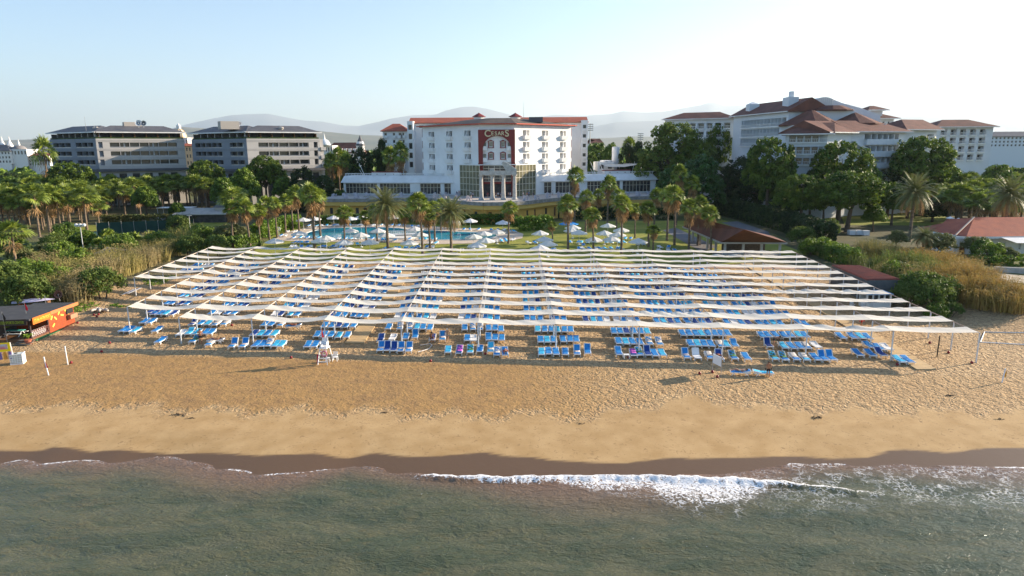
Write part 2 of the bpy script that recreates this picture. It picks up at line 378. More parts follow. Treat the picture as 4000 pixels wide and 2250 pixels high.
flace=ma('MULTIPLY',ma('MULTIPLY',web,clump),mr(lace,.05,.75))
fm=ma('MAXIMUM',fsolid,flace)
L.new(mixc(fm,wc,(.78,.78,.78)),b.inputs['Base Color'])
L.new(mr(fm,0,1,.11,.8),b.inputs['Roughness']); b.inputs['IOR'].default_value=1.33; b.inputs['Specular IOR Level'].default_value=.38
mp2=N('ShaderNodeMapping'); mp2.inputs['Scale'].default_value=(1,2.0,1); mp2.inputs['Rotation'].default_value=(0,0,-.35); L.new(geo.outputs['Position'],mp2.inputs[0])
hh=ma('ADD',ma('MULTIPLY',noise(.8,3,mp2.outputs[0],.8),.5),ma('MULTIPLY',noise(4.5,4,mp2.outputs[0],.6),.26))
bp=N('ShaderNodeBump'); L.new(hh,bp.inputs['Height']); bp.inputs['Strength'].default_value=.8; bp.inputs['Distance'].default_value=.32; L.new(bp.outputs[0],b.inputs['Normal'])
se=struct(npmesh('sea',Vs,Fq,sm,smooth=True))
for nm,vals in (('foam',fo+[0]*10),('lace',la+[0]*10),('deep',dp+[1]*10)): setattr_(se.data,nm,vals)
# ---------------- hills and mountains ----------------
hillm=pm('hill_scrub',(.10,.115,.08),(.17,.155,.11),.0015,.95,detail=6); mtm=pm('mountain_rock',(.16,.17,.18),(.20,.205,.21),.0004,.95)
def ridge(name,pts,D,depth,m,seed,amp=.12):
    r=random.Random(seed); V=[];NX=220;NY=14
    x0,x1=pts[0][0],pts[-1][0]; ph=[(r.uniform(.5,6),r.uniform(0,6.3)) for _ in range(9)]
    for j in range(NY):
        fy=j/(NY-1)
        for i in range(NX):
            px=x0+(x1-x0)*i/(NX-1); py=interp(pts,px); X,Y,Z=P(px,py,D)
            rough=sum(math.sin(px*.012*a+b_+j*.9)*(1/a) for a,b_ in ph)/3
            h=max(Z-2,1)*(1 if fy>.99 else (fy**1.15)*(1+amp*rough*(1-fy)*3))
            Yv=D-depth*(1-fy); V.append((X*(Yv/D),Yv,max(h,0)+2*fy))
    for i in range(NX): X,Y,Z=V[(NY-1)*NX+i]; V.append((X*1.1,D+depth,0))
    idx=np.arange(NX*(NY+1)).reshape(NY+1,NX)
    Fq=np.stack([idx[:-1,:-1],idx[:-1,1:],idx[1:,1:],idx[1:,:-1]],-1).reshape(-1,4)
    return struct(npmesh(name,V,Fq,m,smooth=True))
ridge('hills',[(-300,560),(0,549),(150,543),(240,552),(380,560),(520,558),(620,520),(700,495),(820,503),(900,520),(1000,500),(1100,512),(1215,509),(1260,513),(1400,527),(1500,530),(1600,545),(1900,552),(2300,540),(2390,538),(2480,532),(2700,540),(3000,545),(3600,548),(4000,546),(4400,550)],11000,3000,hillm,1)
ridge('mountains',[(600,520),(750,480),(820,465),(900,450),(960,446),(1045,444),(1100,455),(1180,470),(1260,475),(1340,490),(1400,492),(1480,475),(1520,464),(1610,450),(1700,448),(1740,432),(1800,418),(1850,416),(1900,424),(1980,445),(2050,465),(2120,455),(2160,448),(2280,452),(2390,445),(2430,434),(2520,440),(2600,435),(2680,420),(2740,410),(2765,400),(2800,402),(2830,414),(2950,410),(3100,425),(3330,402),(3400,400),(3500,410),(3650,418),(3770,404),(3830,412),(3900,462),(3960,450),(4100,430),(4500,470)],36000,8000,mtm,2)
ridge('mountains',[(2200,575),(2290,500),(2400,478),(2600,470),(2900,480),(3300,470),(3600,455),(3900,470),(4400,480)],24000,5000,mtm,5)
# ---------------- sunshade frames and sails on the beach ----------------
COLX=[-56.3,-47.6,-38.8,-30.0,-21.4,-12.5,-3.8,4.8,13.8,22.6,31.2,39.8,48.2]; FIRST=[5,1]+[0]*11
NR=12; PIT=4.2
def gp(X,r): return 73.1-.106*X+r*PIT
def ztop(r): return 3.12+.03*PIT*r
for c,X in enumerate(COLX):
    f=FIRST[c]; y0=gp(X,f); t=thing('sunshade_frame',f'white steel sunshade frame line, {onum(c+1)} from the left on the beach','sunshade frame',(X,y0,zg(X,y0)),'white post and beam frame lines of the beach sunshade')
    m=MB(); yb=gp(X,NR-1)+2.6
    m.bar((X,y0-.05,ztop(f)+.0),(X,yb,ztop(NR-1)+.06),.07,.08); m.build('beam',pm('beam_paint',(.60,.52,.44),None,rough=.5) if c<7 else pm('shaded_beam',(.30,.22,.18),None,rough=.6),t)  # beams right of centre: shade on their near side put into a darker colour
    for r in range(f,NR):
        y=gp(X,r); m=MB(); m.tube((X,y,zg(X,y)-.3),(X,y,ztop(r)),.075,n=8); m.build('post',steelw,t)
rs=random.Random(11)
for r in range(NR):
    cs=[c for c in range(len(COLX)) if FIRST[c]<=r]; V=[];Fs=[];NA,NB=22,5
    W_=2.05+.15*math.sin(r*1.9)
    off=0
    for c0,c1 in zip(cs,cs[1:]):
        xa,xb=COLX[c0],COLX[c1]; sag=rs.uniform(.12,.26) if c0>4 else rs.uniform(.26,.5)
        if c0>9: sag*=.7
        wr=rs.choice([.02,.03,.03,.035,.04,.05,.09]); fq=rs.uniform(15,30); sh=rs.uniform(-.05,.05); kk=rs.uniform(.35,.65)
        for i in range(NA+1):
            u=i/NA; x=xa+(xb-xa)*u
            for j in range(NB+1):
                v=j/NB; y=gp(x,r)+v*W_ + (math.sin(u*math.pi)*(.12-.24*v)) 
                if c0==cs[0] and c0<2 and False: pass
                zz=ztop(r)+.10+.03*v*W_-sag*4*u*(1-u)*(1-.15*abs(v-.5)) -.05*math.sin(v*math.pi)+ wr*math.sin(u*fq+v*6+r+c0)*(.4+v)*min(1,8*u*(1-u)+.2)+sh*(v-.5)*math.exp(-((u-kk)*6)**2)*2
                V.append((x,y,zz))
        for i in range(NA):
            for j in range(NB):
                a=off+i*(NB+1)+j; Fs.append((a,a+NB+1,a+NB+2,a+1))
        off+=(NA+1)*(NB+1)
    o=npmesh('shade_sail',V,Fs,canvas,smooth=True)
    tag(o,('frontmost long sagging cream shade sail, nearest the sea' if r==0 else 'rearmost long cream shade sail, beside the lawn' if r==NR-1 else f'long sagging cream shade sail, {onum(r+1)} strip counted from the sea'),'shade sail','cream canvas strips over the beach loungers')
# ---------------- loungers ----------------
cush={'b':pm('blue_cushion',(.028,.29,.68),(.02,.20,.55),2,.8),'l':pm('light_blue_cushion',(.05,.46,.74),None,rough=.8),'d':pm('dark_blue_cushion',(.012,.06,.27),None,rough=.8)}
towelw=pm('pale_towel',(.62,.54,.52),None,rough=.95)
def lounger_bm(ang,cm):
    fr=MB(); W2=.34; th=R(ang); hy=1.22; hz=.34
    for sx in (-1,1):
        fr.box(sx*W2-.035,sx*W2+.035,0,1.95 if ang<15 else 1.3,.27,.34)
        for y,dy in ((.28,-.16),(1.55 if ang<15 else 1.2,.16)):
            fr.bar((sx*W2,y,.30),(sx*W2,y+dy,0),.05,.06); fr.bar((sx*W2,y,.30),(sx*W2,y-dy*.9,0),.05,.05)
    fr.box(-W2,W2,0,.08,.26,.36); fr.box(-W2+.02,W2-.02,.08,hy,.30,.33)
    bk=MB(); L=.74; cy,cz=math.cos(th),math.sin(th)
    def bp_(x,l,h): return (x,hy+l*cy-h*cz,hz+l*cz+h*cy)
    def bbox(mb,x0,x1,l0,l1,h0,h1):
        mb.hexa([bp_(x0,l0,h0),bp_(x1,l0,h0),bp_(x1,l1,h0),bp_(x0,l1,h0),bp_(x0,l0,h1),bp_(x1,l0,h1),bp_(x1,l1,h1),bp_(x0,l1,h1)])
    bbox(bk,-W2-.03,W2+.03,0,L,-.04,0.0); bbox(bk,-W2-.035,-W2+.035,.0,L,-.05,.05); bbox(bk,W2-.035,W2+.035,0,L,-.05,.05); bbox(bk,-W2,W2,L-.05,L+.03,-.05,.04)
    cu=None
    if cm:
        cu=MB()
        for y0,y1 in ((.10,.46),(.47,.84),(.85,hy)): cu.hexa([(-.29,y0,.332),(.29,y0,.332),(.29,y1,.332),(-.29,y1,.332),(-.26,y0+.03,.40),(.26,y0+.03,.40),(.26,y1-.03,.40),(-.26,y1-.03,.40)])
        bbox(cu,-.28,.28,.02,.36,.003,.065); bbox(cu,-.28,.28,.37,.70,.003,.065)
    return fr,bk,cu
LP={}
def lounger_proto(kind):   # kind: cushion letter or 'w' bare, then angle
    cm,ang=kind[0],int(kind[1:])
    t=thing('sun_lounger','x','lounger'); fr,bk,cu=lounger_bm(ang,cm!='w')
    fr.build('frame',plastic,t); bk.build('backrest',plastic,t)
    if cu: cu.build('cushion',cush[cm],t)
    p=Proto(t); LP[kind]=p; return p
def zrot(v,a): return (v[0]*math.cos(a)-v[1]*math.sin(a),v[0]*math.sin(a)+v[1]*math.cos(a),v[2])
CN={'b':'blue','l':'pale blue','d':'dark blue','w':'bare white'}
def lounger(X,Y,kind,label,rz=0,grp='sun loungers under the beach sails'):
    p=LP.get(kind) or lounger_proto(kind); z=zg(X,Y+1)
    return p.place((X,Y,z),label,grp,rz,1.0)
TW={}
def towel(X,Y,ang,label,m,rz=0):
    key=(m.name,ang)
    if key not in TW:
        V=[];Fs=[];th=R(ang)
        for i in range(9):
            l=i/8*1.25
            for j,x in enumerate((-.33,-.30,-.1,.12,.30,.335)):
                if l<.6: y,z=.62+l,.415
                else: y,z=1.22+(l-.6)*math.cos(th),.415+(l-.6)*math.sin(th)
                V.append((x,y,z+.012*math.sin(i*2+j*1.7)-(.10 if j in(0,5) else 0)))
        for i in range(8):
            for j in range(5): a=i*6+j; Fs.append((a,a+1,a+7,a+6))
        TW[key]=npmesh('towel',V,Fs,m,smooth=True); o=TW[key]
    else: o=TW[key].copy(); COL.objects.link(o)
    o.location=(X,Y,zg(X,Y+1)); o.rotation_euler=(0,0,rz); tag(o,label,'towel','towels spread on beach loungers'); return o
pinkt=pm('pink_towel',(.55,.12,.50),None,rough=.95); greent=pm('green_towel',(.10,.30,.12),(.03,.05,.04),6,.95); redt=pm('checked_towel',(.32,.04,.05),(.6,.5,.5),9,.95)
zo={'A':(400,1180),'B':(1100,1180),'C':(1800,1180),'D':(2500,1180),'E':(3200,1180)}; zk=800/2576
def zp(k,x,y): return zo[k][0]+x*zk,zo[k][1]+y*zk
# cluster: (zoom, list of (x,y,kind,towel))   kinds: b l d w + angle 12/55 ; towel: '' w p g r
CL=[('third row left of the leftmost full frame',-1,'A',[(620,188,'d12'),(690,190,'b12'),(765,192,'l12'),(850,194,'d12')]),
('pair near the far left front post',-1,'A',[(490,296,'b12'),(570,298,'b12')]),
('trio at the far left front post',-1,'A',[(225,402,'b12'),(292,405,'b12'),(368,413,'l12')]),
('lone in the second row left of the first front post',-1,'A',[(645,404,'b12')]),
('lone in the front row at the far left',-1,'A',[(682,543,'b12')]),
('third row by the first front post',0,'A',[(1105,320,'d60','w'),(1205,318,'b12'),(1300,320,'l12'),(1395,324,'b12','w'),(1510,318,'b12','w')]),
('second row by the first front post',0,'A',[(950,450,'w12'),(1062,440,'l30'),(1150,440,'l12'),(1262,436,'b12'),(1335,438,'b12')]),
('front row by the first front post',0,'A',[(1115,538,'b30','g'),(1320,578,'b12','w')]),
('front row by the second front post',1,'A',[(1610,600,'b60','w'),(1745,600,'b60','w'),(1900,595,'b12'),(1985,594,'b12'),(2065,590,'b30','w'),(2150,594,'l12'),(2225,596,'l12')]),
('second row by the second front post',1,'A',[(1880,456,'d12'),(1960,460,'l12'),(2045,460,'b12'),(2130,460,'l12')]),
('third row by the second front post',1,'A',[(2010,332,'b12'),(2095,334,'b12'),(2222,332,'b12','w')]),
('third row by the third front post',2,'B',[(520,350,'b12'),(612,352,'b12'),(702,350,'d30'),(790,352,'b12'),(885,350,'b12')]),
('second row by the third front post',2,'B',[(428,470,'b12'),(515,472,'b12'),(600,474,'b12'),(700,482,'l12'),(805,480,'b12')]),
('front row by the third front post',2,'B',[(310,600,'b12'),(400,600,'b12')]),
('third row by the fourth front post',3,'B',[(1330,372,'b12'),(1482,374,'b30','w'),(1600,374,'b30','w'),(1692,372,'l12'),(1772,376,'b12'),(1852,382,'b12')]),
('second row by the fourth front post',3,'B',[(1232,525,'d30'),(1378,512,'w12'),(1552,500,'b12'),(1672,486,'b60'),(1890,512,'d12'),(2022,510,'b60','w')]),
('front row by the fourth front post',3,'B',[(1232,648,'b60','w'),(1315,646,'d60'),(1400,650,'d60'),(1490,655,'b60','w'),(1590,656,'b60','w')]),
('third row by the middle front post',4,'C',[(48,385,'b12'),(152,382,'b30','w'),(242,382,'b30','w'),(350,390,'b12'),(427,388,'b12'),(508,402,'b12')]),
('second row by the middle front post',4,'C',[(78,520,'b12'),(162,522,'w12'),(352,514,'b30'),(430,514,'b12'),(515,518,'b12')]),
('front row by the middle front post',4,'C',[(-165,672,'l12'),(-28,682,'d30','p'),(115,674,'l30','g'),(236,660,'b12'),(372,662,'l60','w'),(452,705,'b30','w'),(560,706,'b30')]),
('third row by the sixth front post',5,'C',[(965,405,'l12'),(1055,406,'b12'),(1142,404,'b12'),(1222,410,'l12'),(1305,410,'b12'),(1388,410,'b12')]),
('second row by the sixth front post',5,'C',[(1006,540,'b12'),(1092,542,'l12'),(1176,540,'b12'),(1296,536,'b12'),(1380,532,'b12'),(1458,534,'b12')]),
('front row by the sixth front post',5,'C',[(1015,700,'l12'),(1110,692,'b12'),(1206,698,'b12'),(1316,700,'b12'),(1466,698,'b60','w'),(1600,686,'b60')]),
('third row by the seventh front post',6,'C',[(1936,430,'b12'),(2018,430,'b12'),(2100,430,'d12'),(2187,430,'b12'),(2275,432,'b12'),(2360,432,'l12')]),
('second row by the seventh front post',6,'C',[(1997,560,'b12'),(2090,566,'l12'),(2180,566,'b12'),(2272,570,'b12'),(2388,570,'b30','w'),(2515,574,'b30','w')]),
('front row by the seventh front post',6,'C',[(2002,700,'b30'),(2180,712,'d12','p'),(2268,706,'b30','g'),(2370,706,'d60'),(2460,716,'b12'),(2555,712,'l12')]),
('third row by the eighth front post',7,'D',[(555,456,'b12'),(640,456,'b12'),(722,458,'b12'),(800,460,'l12'),(880,458,'b12'),(962,458,'b12'),(1045,460,'b12'),(1127,456,'b12')]),
('second row by the eighth front post',7,'D',[(660,590,'b12'),(742,590,'l12'),(827,592,'b12'),(917,596,'b12'),(1035,600,'b12','w'),(1112,598,'l12'),(1212,596,'b30')]),
('front row by the eighth front post',7,'D',[(605,742,'b60','w'),(737,746,'w60'),(895,748,'b12','w'),(1022,760,'d60'),(1202,756,'b30','g'),(1368,762,'b12')]),
('third row by the ninth front post',8,'D',[(1562,482,'b12'),(1642,476,'b12'),(1745,476,'b12'),(1848,482,'b12'),(1930,478,'b12'),(2032,476,'l12'),(2108,480,'b12')]),
('second row by the ninth front post',8,'D',[(1645,600,'d60'),(1840,620,'l12'),(1952,624,'b12'),(2045,622,'b12'),(2128,622,'b12','w'),(2262,612,'w12')]),
('front row by the ninth front post',8,'D',[(1718,762,'l30','g'),(1842,770,'b30','g'),(1985,766,'b12','w'),(2110,770,'l12','w'),(2252,770,'b12'),(2352,772,'b60'),(2450,768,'b60')]),
('third row by the tenth front post',9,'E',[(320,494,'b12'),(462,494,'b12'),(565,496,'l12'),(650,500,'b12')]),
('second row by the tenth front post',9,'E',[(680,610,'b12'),(800,640,'b12'),(905,638,'w12')]),
('front row by the tenth front post',9,'E',[(533,712,'b12'),(692,716,'b12'),(832,714,'d30')]),
('frontmost row at the tenth front post',9,'E',[(1068,798,'l12'),(1172,800,'b12')])]
tname={'w':(towelw,'pale'),'p':(pinkt,'pink'),'g':(greent,'green patterned'),'r':(redt,'red checked')}
NL=0; occupied=[]
for desc,_,k,ls in CL:
    for i,q in enumerate(ls):
        x,y,z=W(*zp(k,q[0],q[1])); kind=q[2]; nm=CN[kind[0]]; up=' tilted up' if kind[1:]=='60' else ''
        lb=f'{nm} sun lounger{up}, {desc}' if len(ls)==1 else f'{nm} sun lounger{up}, {onum(i+1)} from left, {desc}'
        rz=rnd.uniform(-.05,.05)+(.02 if x<0 else -.02)
        lounger(x,y+.02,kind,lb.replace('lone ','alone '),rz); occupied.append((x,y)); NL+=1
        if len(q)>3: m_,tn=tname[q[3]]; towel(x,y+.02,int(kind[1:]),f'{tn} towel on lounger {i+1} from left, {desc}',m_ if q[3]!='w' else (towelw if kind[1:]=='60' else pm('beige_towel',(.60,.55,.50),None,rough=.95)),rz)
# the two turned sideways in front, nearer the sea
sx,sy,sz=W(*zp('D',1245,925)); lounger(sx-.8,sy+.3,'b12','sun lounger turned sideways in front of the sails with a sunbather on it',R(82)+math.pi,)
SIDE1=(sx,sy)
sx,sy,sz=W(*zp('D',1580,948)); lounger(sx+.9,sy+.4,'l12','sun lounger turned sideways in the sun beside the standing man',R(84),)
# rows behind, seen in the gaps between the sails: individual ones first, the far ones as one mass
def row_specs():
    out=[]
    for r in range(3,12):
        t0=71.1+4.52*r
        if t0>119: break
        for c in range(0,13):
            X0=COLX[c]; 
            if t0<73.1+FIRST[c]*PIT+1: continue
            if c<2 and r<9 and c==0: continue
            n=4 if c<=3 else (8 if 8<=c<=10 else 6)
            if c==12: continue
            if c==11: n=6 if r>3 else 3; X0=COLX[c]-2.2
            if c==11 and r>7: n=0
            x0=X0-(.3 if c<6 else 1.2 if c>7 else .6)
            for i in range(n):
                x=x0+(i-(n-1)/2)*.86+(.25 if i>=n/2 else -.15)+rnd.uniform(-.05,.05)
                if abs(x-X0)<.2: x+=.25
                if abs(x+17.2)<1.2 or abs(x-37.9)<1.3+(.5 if x>37 else 0): continue
                out.append((r,c,i+1,x,t0-.106*x+rnd.uniform(-.12,.12)))
    return out
CNAME={1:'second',2:'third',3:'fourth',4:'fifth',5:'sixth',6:'middle',7:'eighth',8:'ninth',9:'tenth',10:'eleventh',11:'twelfth',0:'leftmost'}
fv=[];ff=[];fmi=[];fb=0; protos_np={}
for r,c,i,x,y in row_specs():
    kind=rnd.choices(['b12','l12','d12','w12','b30','b60'],[46,16,14,14,6,2])[0]
    if NL<296:
        lounger(x,y,kind,f'{CN[kind[0]]} sun lounger, row {r+1} from sea, {onum(i)} along the {CNAME[c]} frame line',rnd.uniform(-.04,.04)); NL+=1
    else:
        if kind not in protos_np:
            fr,bk,cu=lounger_bm(int(kind[1:]),kind[0]!='w'); A=np.array(fr.v+bk.v+(cu.v if cu else [])); n0=len(fr.v);n1=n0+len(bk.v)
            Q=[f for f in fr.f]+[tuple(q+n0 for q in f) for f in bk.f]+([tuple(q+n1 for q in f) for f in cu.f] if cu else [])
            mi=[0]*(len(fr.f)+len(bk.f))+([{'b':1,'l':2,'d':3}[kind[0]]]*len(cu.f) if cu else []); protos_np[kind]=(A,np.array(Q),mi)
        A,Q,mi=protos_np[kind]; fv.append(A+np.array((x,y,zg(x,y+1)))); ff.append(Q+fb); fmi+=mi; fb+=len(A)
o=npmesh('sun_loungers',np.vstack(fv),np.vstack(ff),[plastic,cush['b'],cush['l'],cush['d']],fmi)
tag(o,'rows of blue and white sun loungers far back under the rear sails','loungers',kind='stuff')
# ---------------- vegetation ----------------
def leaf_quads(rg,centers,rad,n,size,up=.3,squash=.8,elong=1.):
    """n leaf-sized faces round every centre, spread through a small clump"""
    C=np.repeat(np.asarray(centers),n,0); k=len(C)
    d=rg.normal(size=(k,3)); d/=np.linalg.norm(d,axis=1)[:,None]; rr=np.repeat(np.asarray(rad),n) if np.ndim(rad) else rad
    pos=C+d*(rg.uniform(.3,1,(k,1))**.6)*(rr[:,None] if np.ndim(rr) else rr)*np.array([1,1,squash])
    nrm=d+rg.normal(size=(k,3))*.7+np.array([0,0,up]); nrm/=np.linalg.norm(nrm,axis=1)[:,None]
    t=np.cross(nrm,rg.normal(size=(k,3))); t/=np.linalg.norm(t,axis=1)[:,None]; b=np.cross(nrm,t)
    s=size*rg.uniform(.6,1.3,(k,1)); t=t*s*elong; b=b*s*.62
    V=np.stack([pos-t,pos-b,pos+t,pos+b],1).reshape(-1,3); Fq=np.arange(4*k).reshape(-1,4); return V,Fq
def crown_centers(rg,blobs,n,shell=.75,low=-.35):
    out=[];rad=[]
    vol=[a[3]*a[4]*a[5] for a in blobs]; tot=sum(v**.67 for v in vol)
    for (cx,cy,cz,rx,ry,rz),v in zip(blobs,vol):
        m=max(3,int(n*(v**.67)/tot)); d=rg.normal(size=(m*3,3)); d/=np.linalg.norm(d,axis=1)[:,None]; d=d[d[:,2]>low][:m]
        r=rg.uniform(shell,1.04,(len(d),1)); out.append(np.array([cx,cy,cz])+d*r*np.array([rx,ry,rz]))
    return np.vstack(out)
def tree_proto(name,cat,seed,h,blobs,nclump,crad,nleaf,lsize,leafm,trunk_r,limbs=5,trunk_top=None,multi=1,elong=1.,barkm=barkt):
    rg=np.random.default_rng(seed); r=random.Random(seed); t=thing(name,'x',cat)
    m=MB(); tt=trunk_top or h*.5
    for q in range(multi):
        ox,oy=(0,0) if multi==1 else (r.uniform(-.6,.6),r.uniform(-.6,.6)); lx,ly=r.uniform(-.4,.4)*(1+multi*.5),r.uniform(-.4,.4)
        pts=[(ox,oy,-.3),(ox+lx*.3,oy+ly*.3,tt*.4),(ox+lx,oy+ly,tt)]; m.path(pts,[trunk_r*1.2,trunk_r*.85,trunk_r*.6],8)
        for k in range(limbs):
            bl=blobs[(k+q)%len(blobs)]; an=r.uniform(0,6.28)
            e=(bl[0]+math.cos(an)*bl[3]*.55,bl[1]+math.sin(an)*bl[4]*.55,bl[2]+r.uniform(-.2,.4)*bl[5]); z0=tt*r.uniform(.65,1)
            mid=((pts[2][0]+e[0])/2,(pts[2][1]+e[1])/2,(z0+e[2])/2+.3); m.path([(pts[2][0]*z0/tt,pts[2][1]*z0/tt,z0),mid,e],[trunk_r*.45,trunk_r*.3,trunk_r*.12],6)
    m.build('trunk',barkm,t)
    C=crown_centers(rg,blobs,nclump); rad=rg.uniform(.6,1.25,len(C))*crad
    V,Fq=leaf_quads(rg,C,rad,nleaf,lsize,elong=elong)
    npmesh('crown',V,Fq,leafm,parent=t); return Proto(t)
def fan_palm_proto(seed,h,dead=26,green=42,R_=1.2,young=False):
    r=random.Random(seed); t=thing('fan_palm','x','palm tree'); m=MB()
    lx,ly=r.uniform(-.35,.35),r.uniform(-.35,.35); th=h-1.5
    m.path([(0,0,-.3),(0,0,.35),(lx*.25,ly*.25,th*.5),(lx,ly,th+.6)],[.30,.23,.17,.17],9); 
    m.build('trunk',bark,t)
    g=MB(); top=Vector((lx,ly,th+.3))
    def fan(mb,base,d,L,nb,spread,droop,wd):
        d=d.normalized(); s=d.cross(Vector((0,0,1))) if d.z<.97 else Vector((1,0,0));
        if s.length<.1: s=Vector((1,0,0))
        s.normalize(); s=Matrix.Rotation(r.uniform(-.9,.9),3,d)@s; u=s.cross(d)
        for k in range(nb):
            a=(k/(nb-1)-.5)*spread; dd=d*math.cos(a)+s*math.sin(a); ln=L*(1-.25*abs(a)/spread*2)*r.uniform(.85,1.1)
            mid=base+dd*ln*.6+u*(.04*(k%2)); tip=base+dd*ln+Vector((0,0,-droop*ln)); pr=(-d*math.sin(a)+s*math.cos(a))*wd
            b0=len(mb.v); mb.add([tuple(base),tuple(mid-pr),tuple(tip),tuple(mid+pr)],[(0,1,2,3)])
    for i in range(green):
        az=i*2.399+r.uniform(-.2,.2); f=(i+.5)/green; el=R(86)-R(104)*f**1.15
        d=Vector((math.cos(az)*math.cos(el),math.sin(az)*math.cos(el),math.sin(el))); pl=r.uniform(.65,1.0)*R_
        base=top+Vector((0,0,.35*(1-f)))+d*pl-Vector((0,0,.12*pl)); g.tube(top,base,.022,.015,3,False)
        bend=(d+Vector((0,0,-.12-.35*f))).normalized(); fan(g,base,bend,R_*r.uniform(.85,1.15),9,R(140),.10+.22*f,.12)
    g.build('crown',leafp,t)
    if dead:
        k=MB()
        for i in range(dead):
            az=r.uniform(0,6.28); zz=r.uniform(-1.9,-.1)*R_; el=R(r.uniform(-88,-48)); d=Vector((math.cos(az)*math.cos(el),math.sin(az)*math.cos(el),math.sin(el)))
            base=top+Vector((math.cos(az)*.22,math.sin(az)*.22,zz+.1)); k.tube(base,base+d*.5,.02,.02,3,False); fan(k,base+d*.35,d,1.15*R_,5,R(95),.15,.09)
        k.build('dry_skirt',skirt,t)
    return Proto(t)
def date_palm_proto(seed,h,nf=84,L=3.9):
    r=random.Random(seed); t=thing('date_palm','x','palm tree'); m=MB(); th=h-1.6; m.path([(0,0,-.3),(0,0,.5),(.1,.05,th*.55),(.15,.1,th+.4)],[.36,.26,.22,.26],10); m.build('trunk',bark,t)
    g=MB(); k_=MB(); top=Vector((.15,.1,th+.3))
    for i in range(nf):
        f=(i+.5)/nf; az=i*2.399+r.uniform(-.15,.15); el=R(80)-R(125)*f; ln=L*r.uniform(.85,1.1); mb=g if f<.86 else k_
        p=top.copy(); e2=el; hd=Vector((math.cos(az),math.sin(az),0)); sd_=Vector((-math.sin(az),math.cos(az),0)); ns=9; prev=p.copy()
        for j in range(ns):
            d=hd*math.cos(e2)+Vector((0,0,1))*math.sin(e2); nxt=prev+d*(ln/ns); e2-=R(5.5+5*j/ns)*(.6 if f<.2 else 1)
            w=.62*math.sin(math.pi*min(1,(j+1.2)/(ns+1.5)))**.7
            if j>0:
                for sgn in (-1,1):
                    for q in (0,.5):
                        a=prev+(nxt-prev)*q; b=prev+(nxt-prev)*(q+.36); tip=a+sd_*sgn*w+d*.34+Vector((0,0,-.10-.12*w)); mb.add([tuple(a),tuple(b),tuple(tip)],[(0,1,2)])
            mb.tube(prev,nxt,.028,.02,3,False); prev=nxt
    g.build('crown',leafd,t); k_.build('dry_fronds',skirt,t); return Proto(t)
FPS=[fan_palm_proto(s,h) for s,h in ((1,10),(2,10),(3,10),(4,10),(5,10))]
FPG=[fan_palm_proto(s,10,dead=10,green=46,R_=1.7) for s in (11,12,13)]
FPY=[fan_palm_proto(s,3.4,dead=3,green=26,R_=1.2) for s in (21,22)]
DPS=[date_palm_proto(31,9),date_palm_proto(32,9)]
PALM_PROTOS=FPS+FPG+FPY+DPS
def put_palm(ps,px,py_top,py_base,label,grp,i=0,base=None,h0=10,wx=1.,hfac=1.0):
    x,y,z=base or W(px,py_base); top=P(px,py_top,y)[2]; hh=(top-z)*hfac; p=ps[i%len(ps)]
    # keep crown in proportion: the trunk stretches more than the crown
    s=hh/h0; sx=wx*(.55+.45*s)
    return p.place((x,y,z),label,grp,rnd.uniform(0,6.28),(sx,sx,s))
# palms round the pool and lawn: (px of trunk, crown top, base, kind)
PL=[(911,785,972,'f'),(978,780,972,'f'),(1017,800,960,'f'),(1054,770,944,'f'),(1083,772,929,'f'),(1116,760,911,'f'),(1144,745,899,'f'),(1169,728,905,'f'),(1231,722,983,'F'),(1252,740,932,'f'),(1347,806,975,'f'),(1431,826,942,'f'),(1474,800,944,'f'),(1516,752,981,'D'),(1584,816,948,'f'),(1652,755,998,'F'),(1681,815,979,'f'),(1699,790,945,'f'),(1763,790,985,'D'),(1722,778,900,'f'),(1986,788,952,'f'),
(2159,868,948,'y'),(2219,766,987,'f'),(2244,655,870,'f'),(2287,745,913,'f'),(2318,812,991,'f'),(2330,742,880,'f'),(2372,690,890,'f'),(2407,740,900,'f'),(2427,762,991,'f'),(2533,790,965,'f'),(2551,882,991,'f'),(2555,738,890,'f'),(2605,730,940,'f'),(2634,728,958,'f'),(2640,648,880,'f'),(2691,690,880,'f'),(2690,782,987,'f'),(2725,770,960,'f'),(2776,806,991,'f'),(2480,800,930,'y')]
PL.sort(key=lambda q:q[0])
for i,(px,a,b_,k) in enumerate(PL):
    g='tall palms round the pool and the lawn'
    side='left of the pool' if px<1200 else 'around the pool' if px<2000 else 'on the lawn right of the pool'
    if k=='D': put_palm(DPS,px,a-8,b_,f'feathery date palm with drooping brown fronds, {"left" if px<1600 else "right"} one of the pool pair','date palms by the pool',0 if px<1600 else 1,h0=10.2,wx=1.12)
    elif k=='y': put_palm(FPS,px,a,b_,f'short dark fan palm {side}, {onum(i+1)} palm from left',g,i,h0=10.3,wx=1.)
    else: put_palm(FPS,px,a,b_,f'brown skirted fan palm {side}, {onum(i+1)} palm from left',g,i,h0=10.6,wx=1.25 if k=='F' else 1.15)
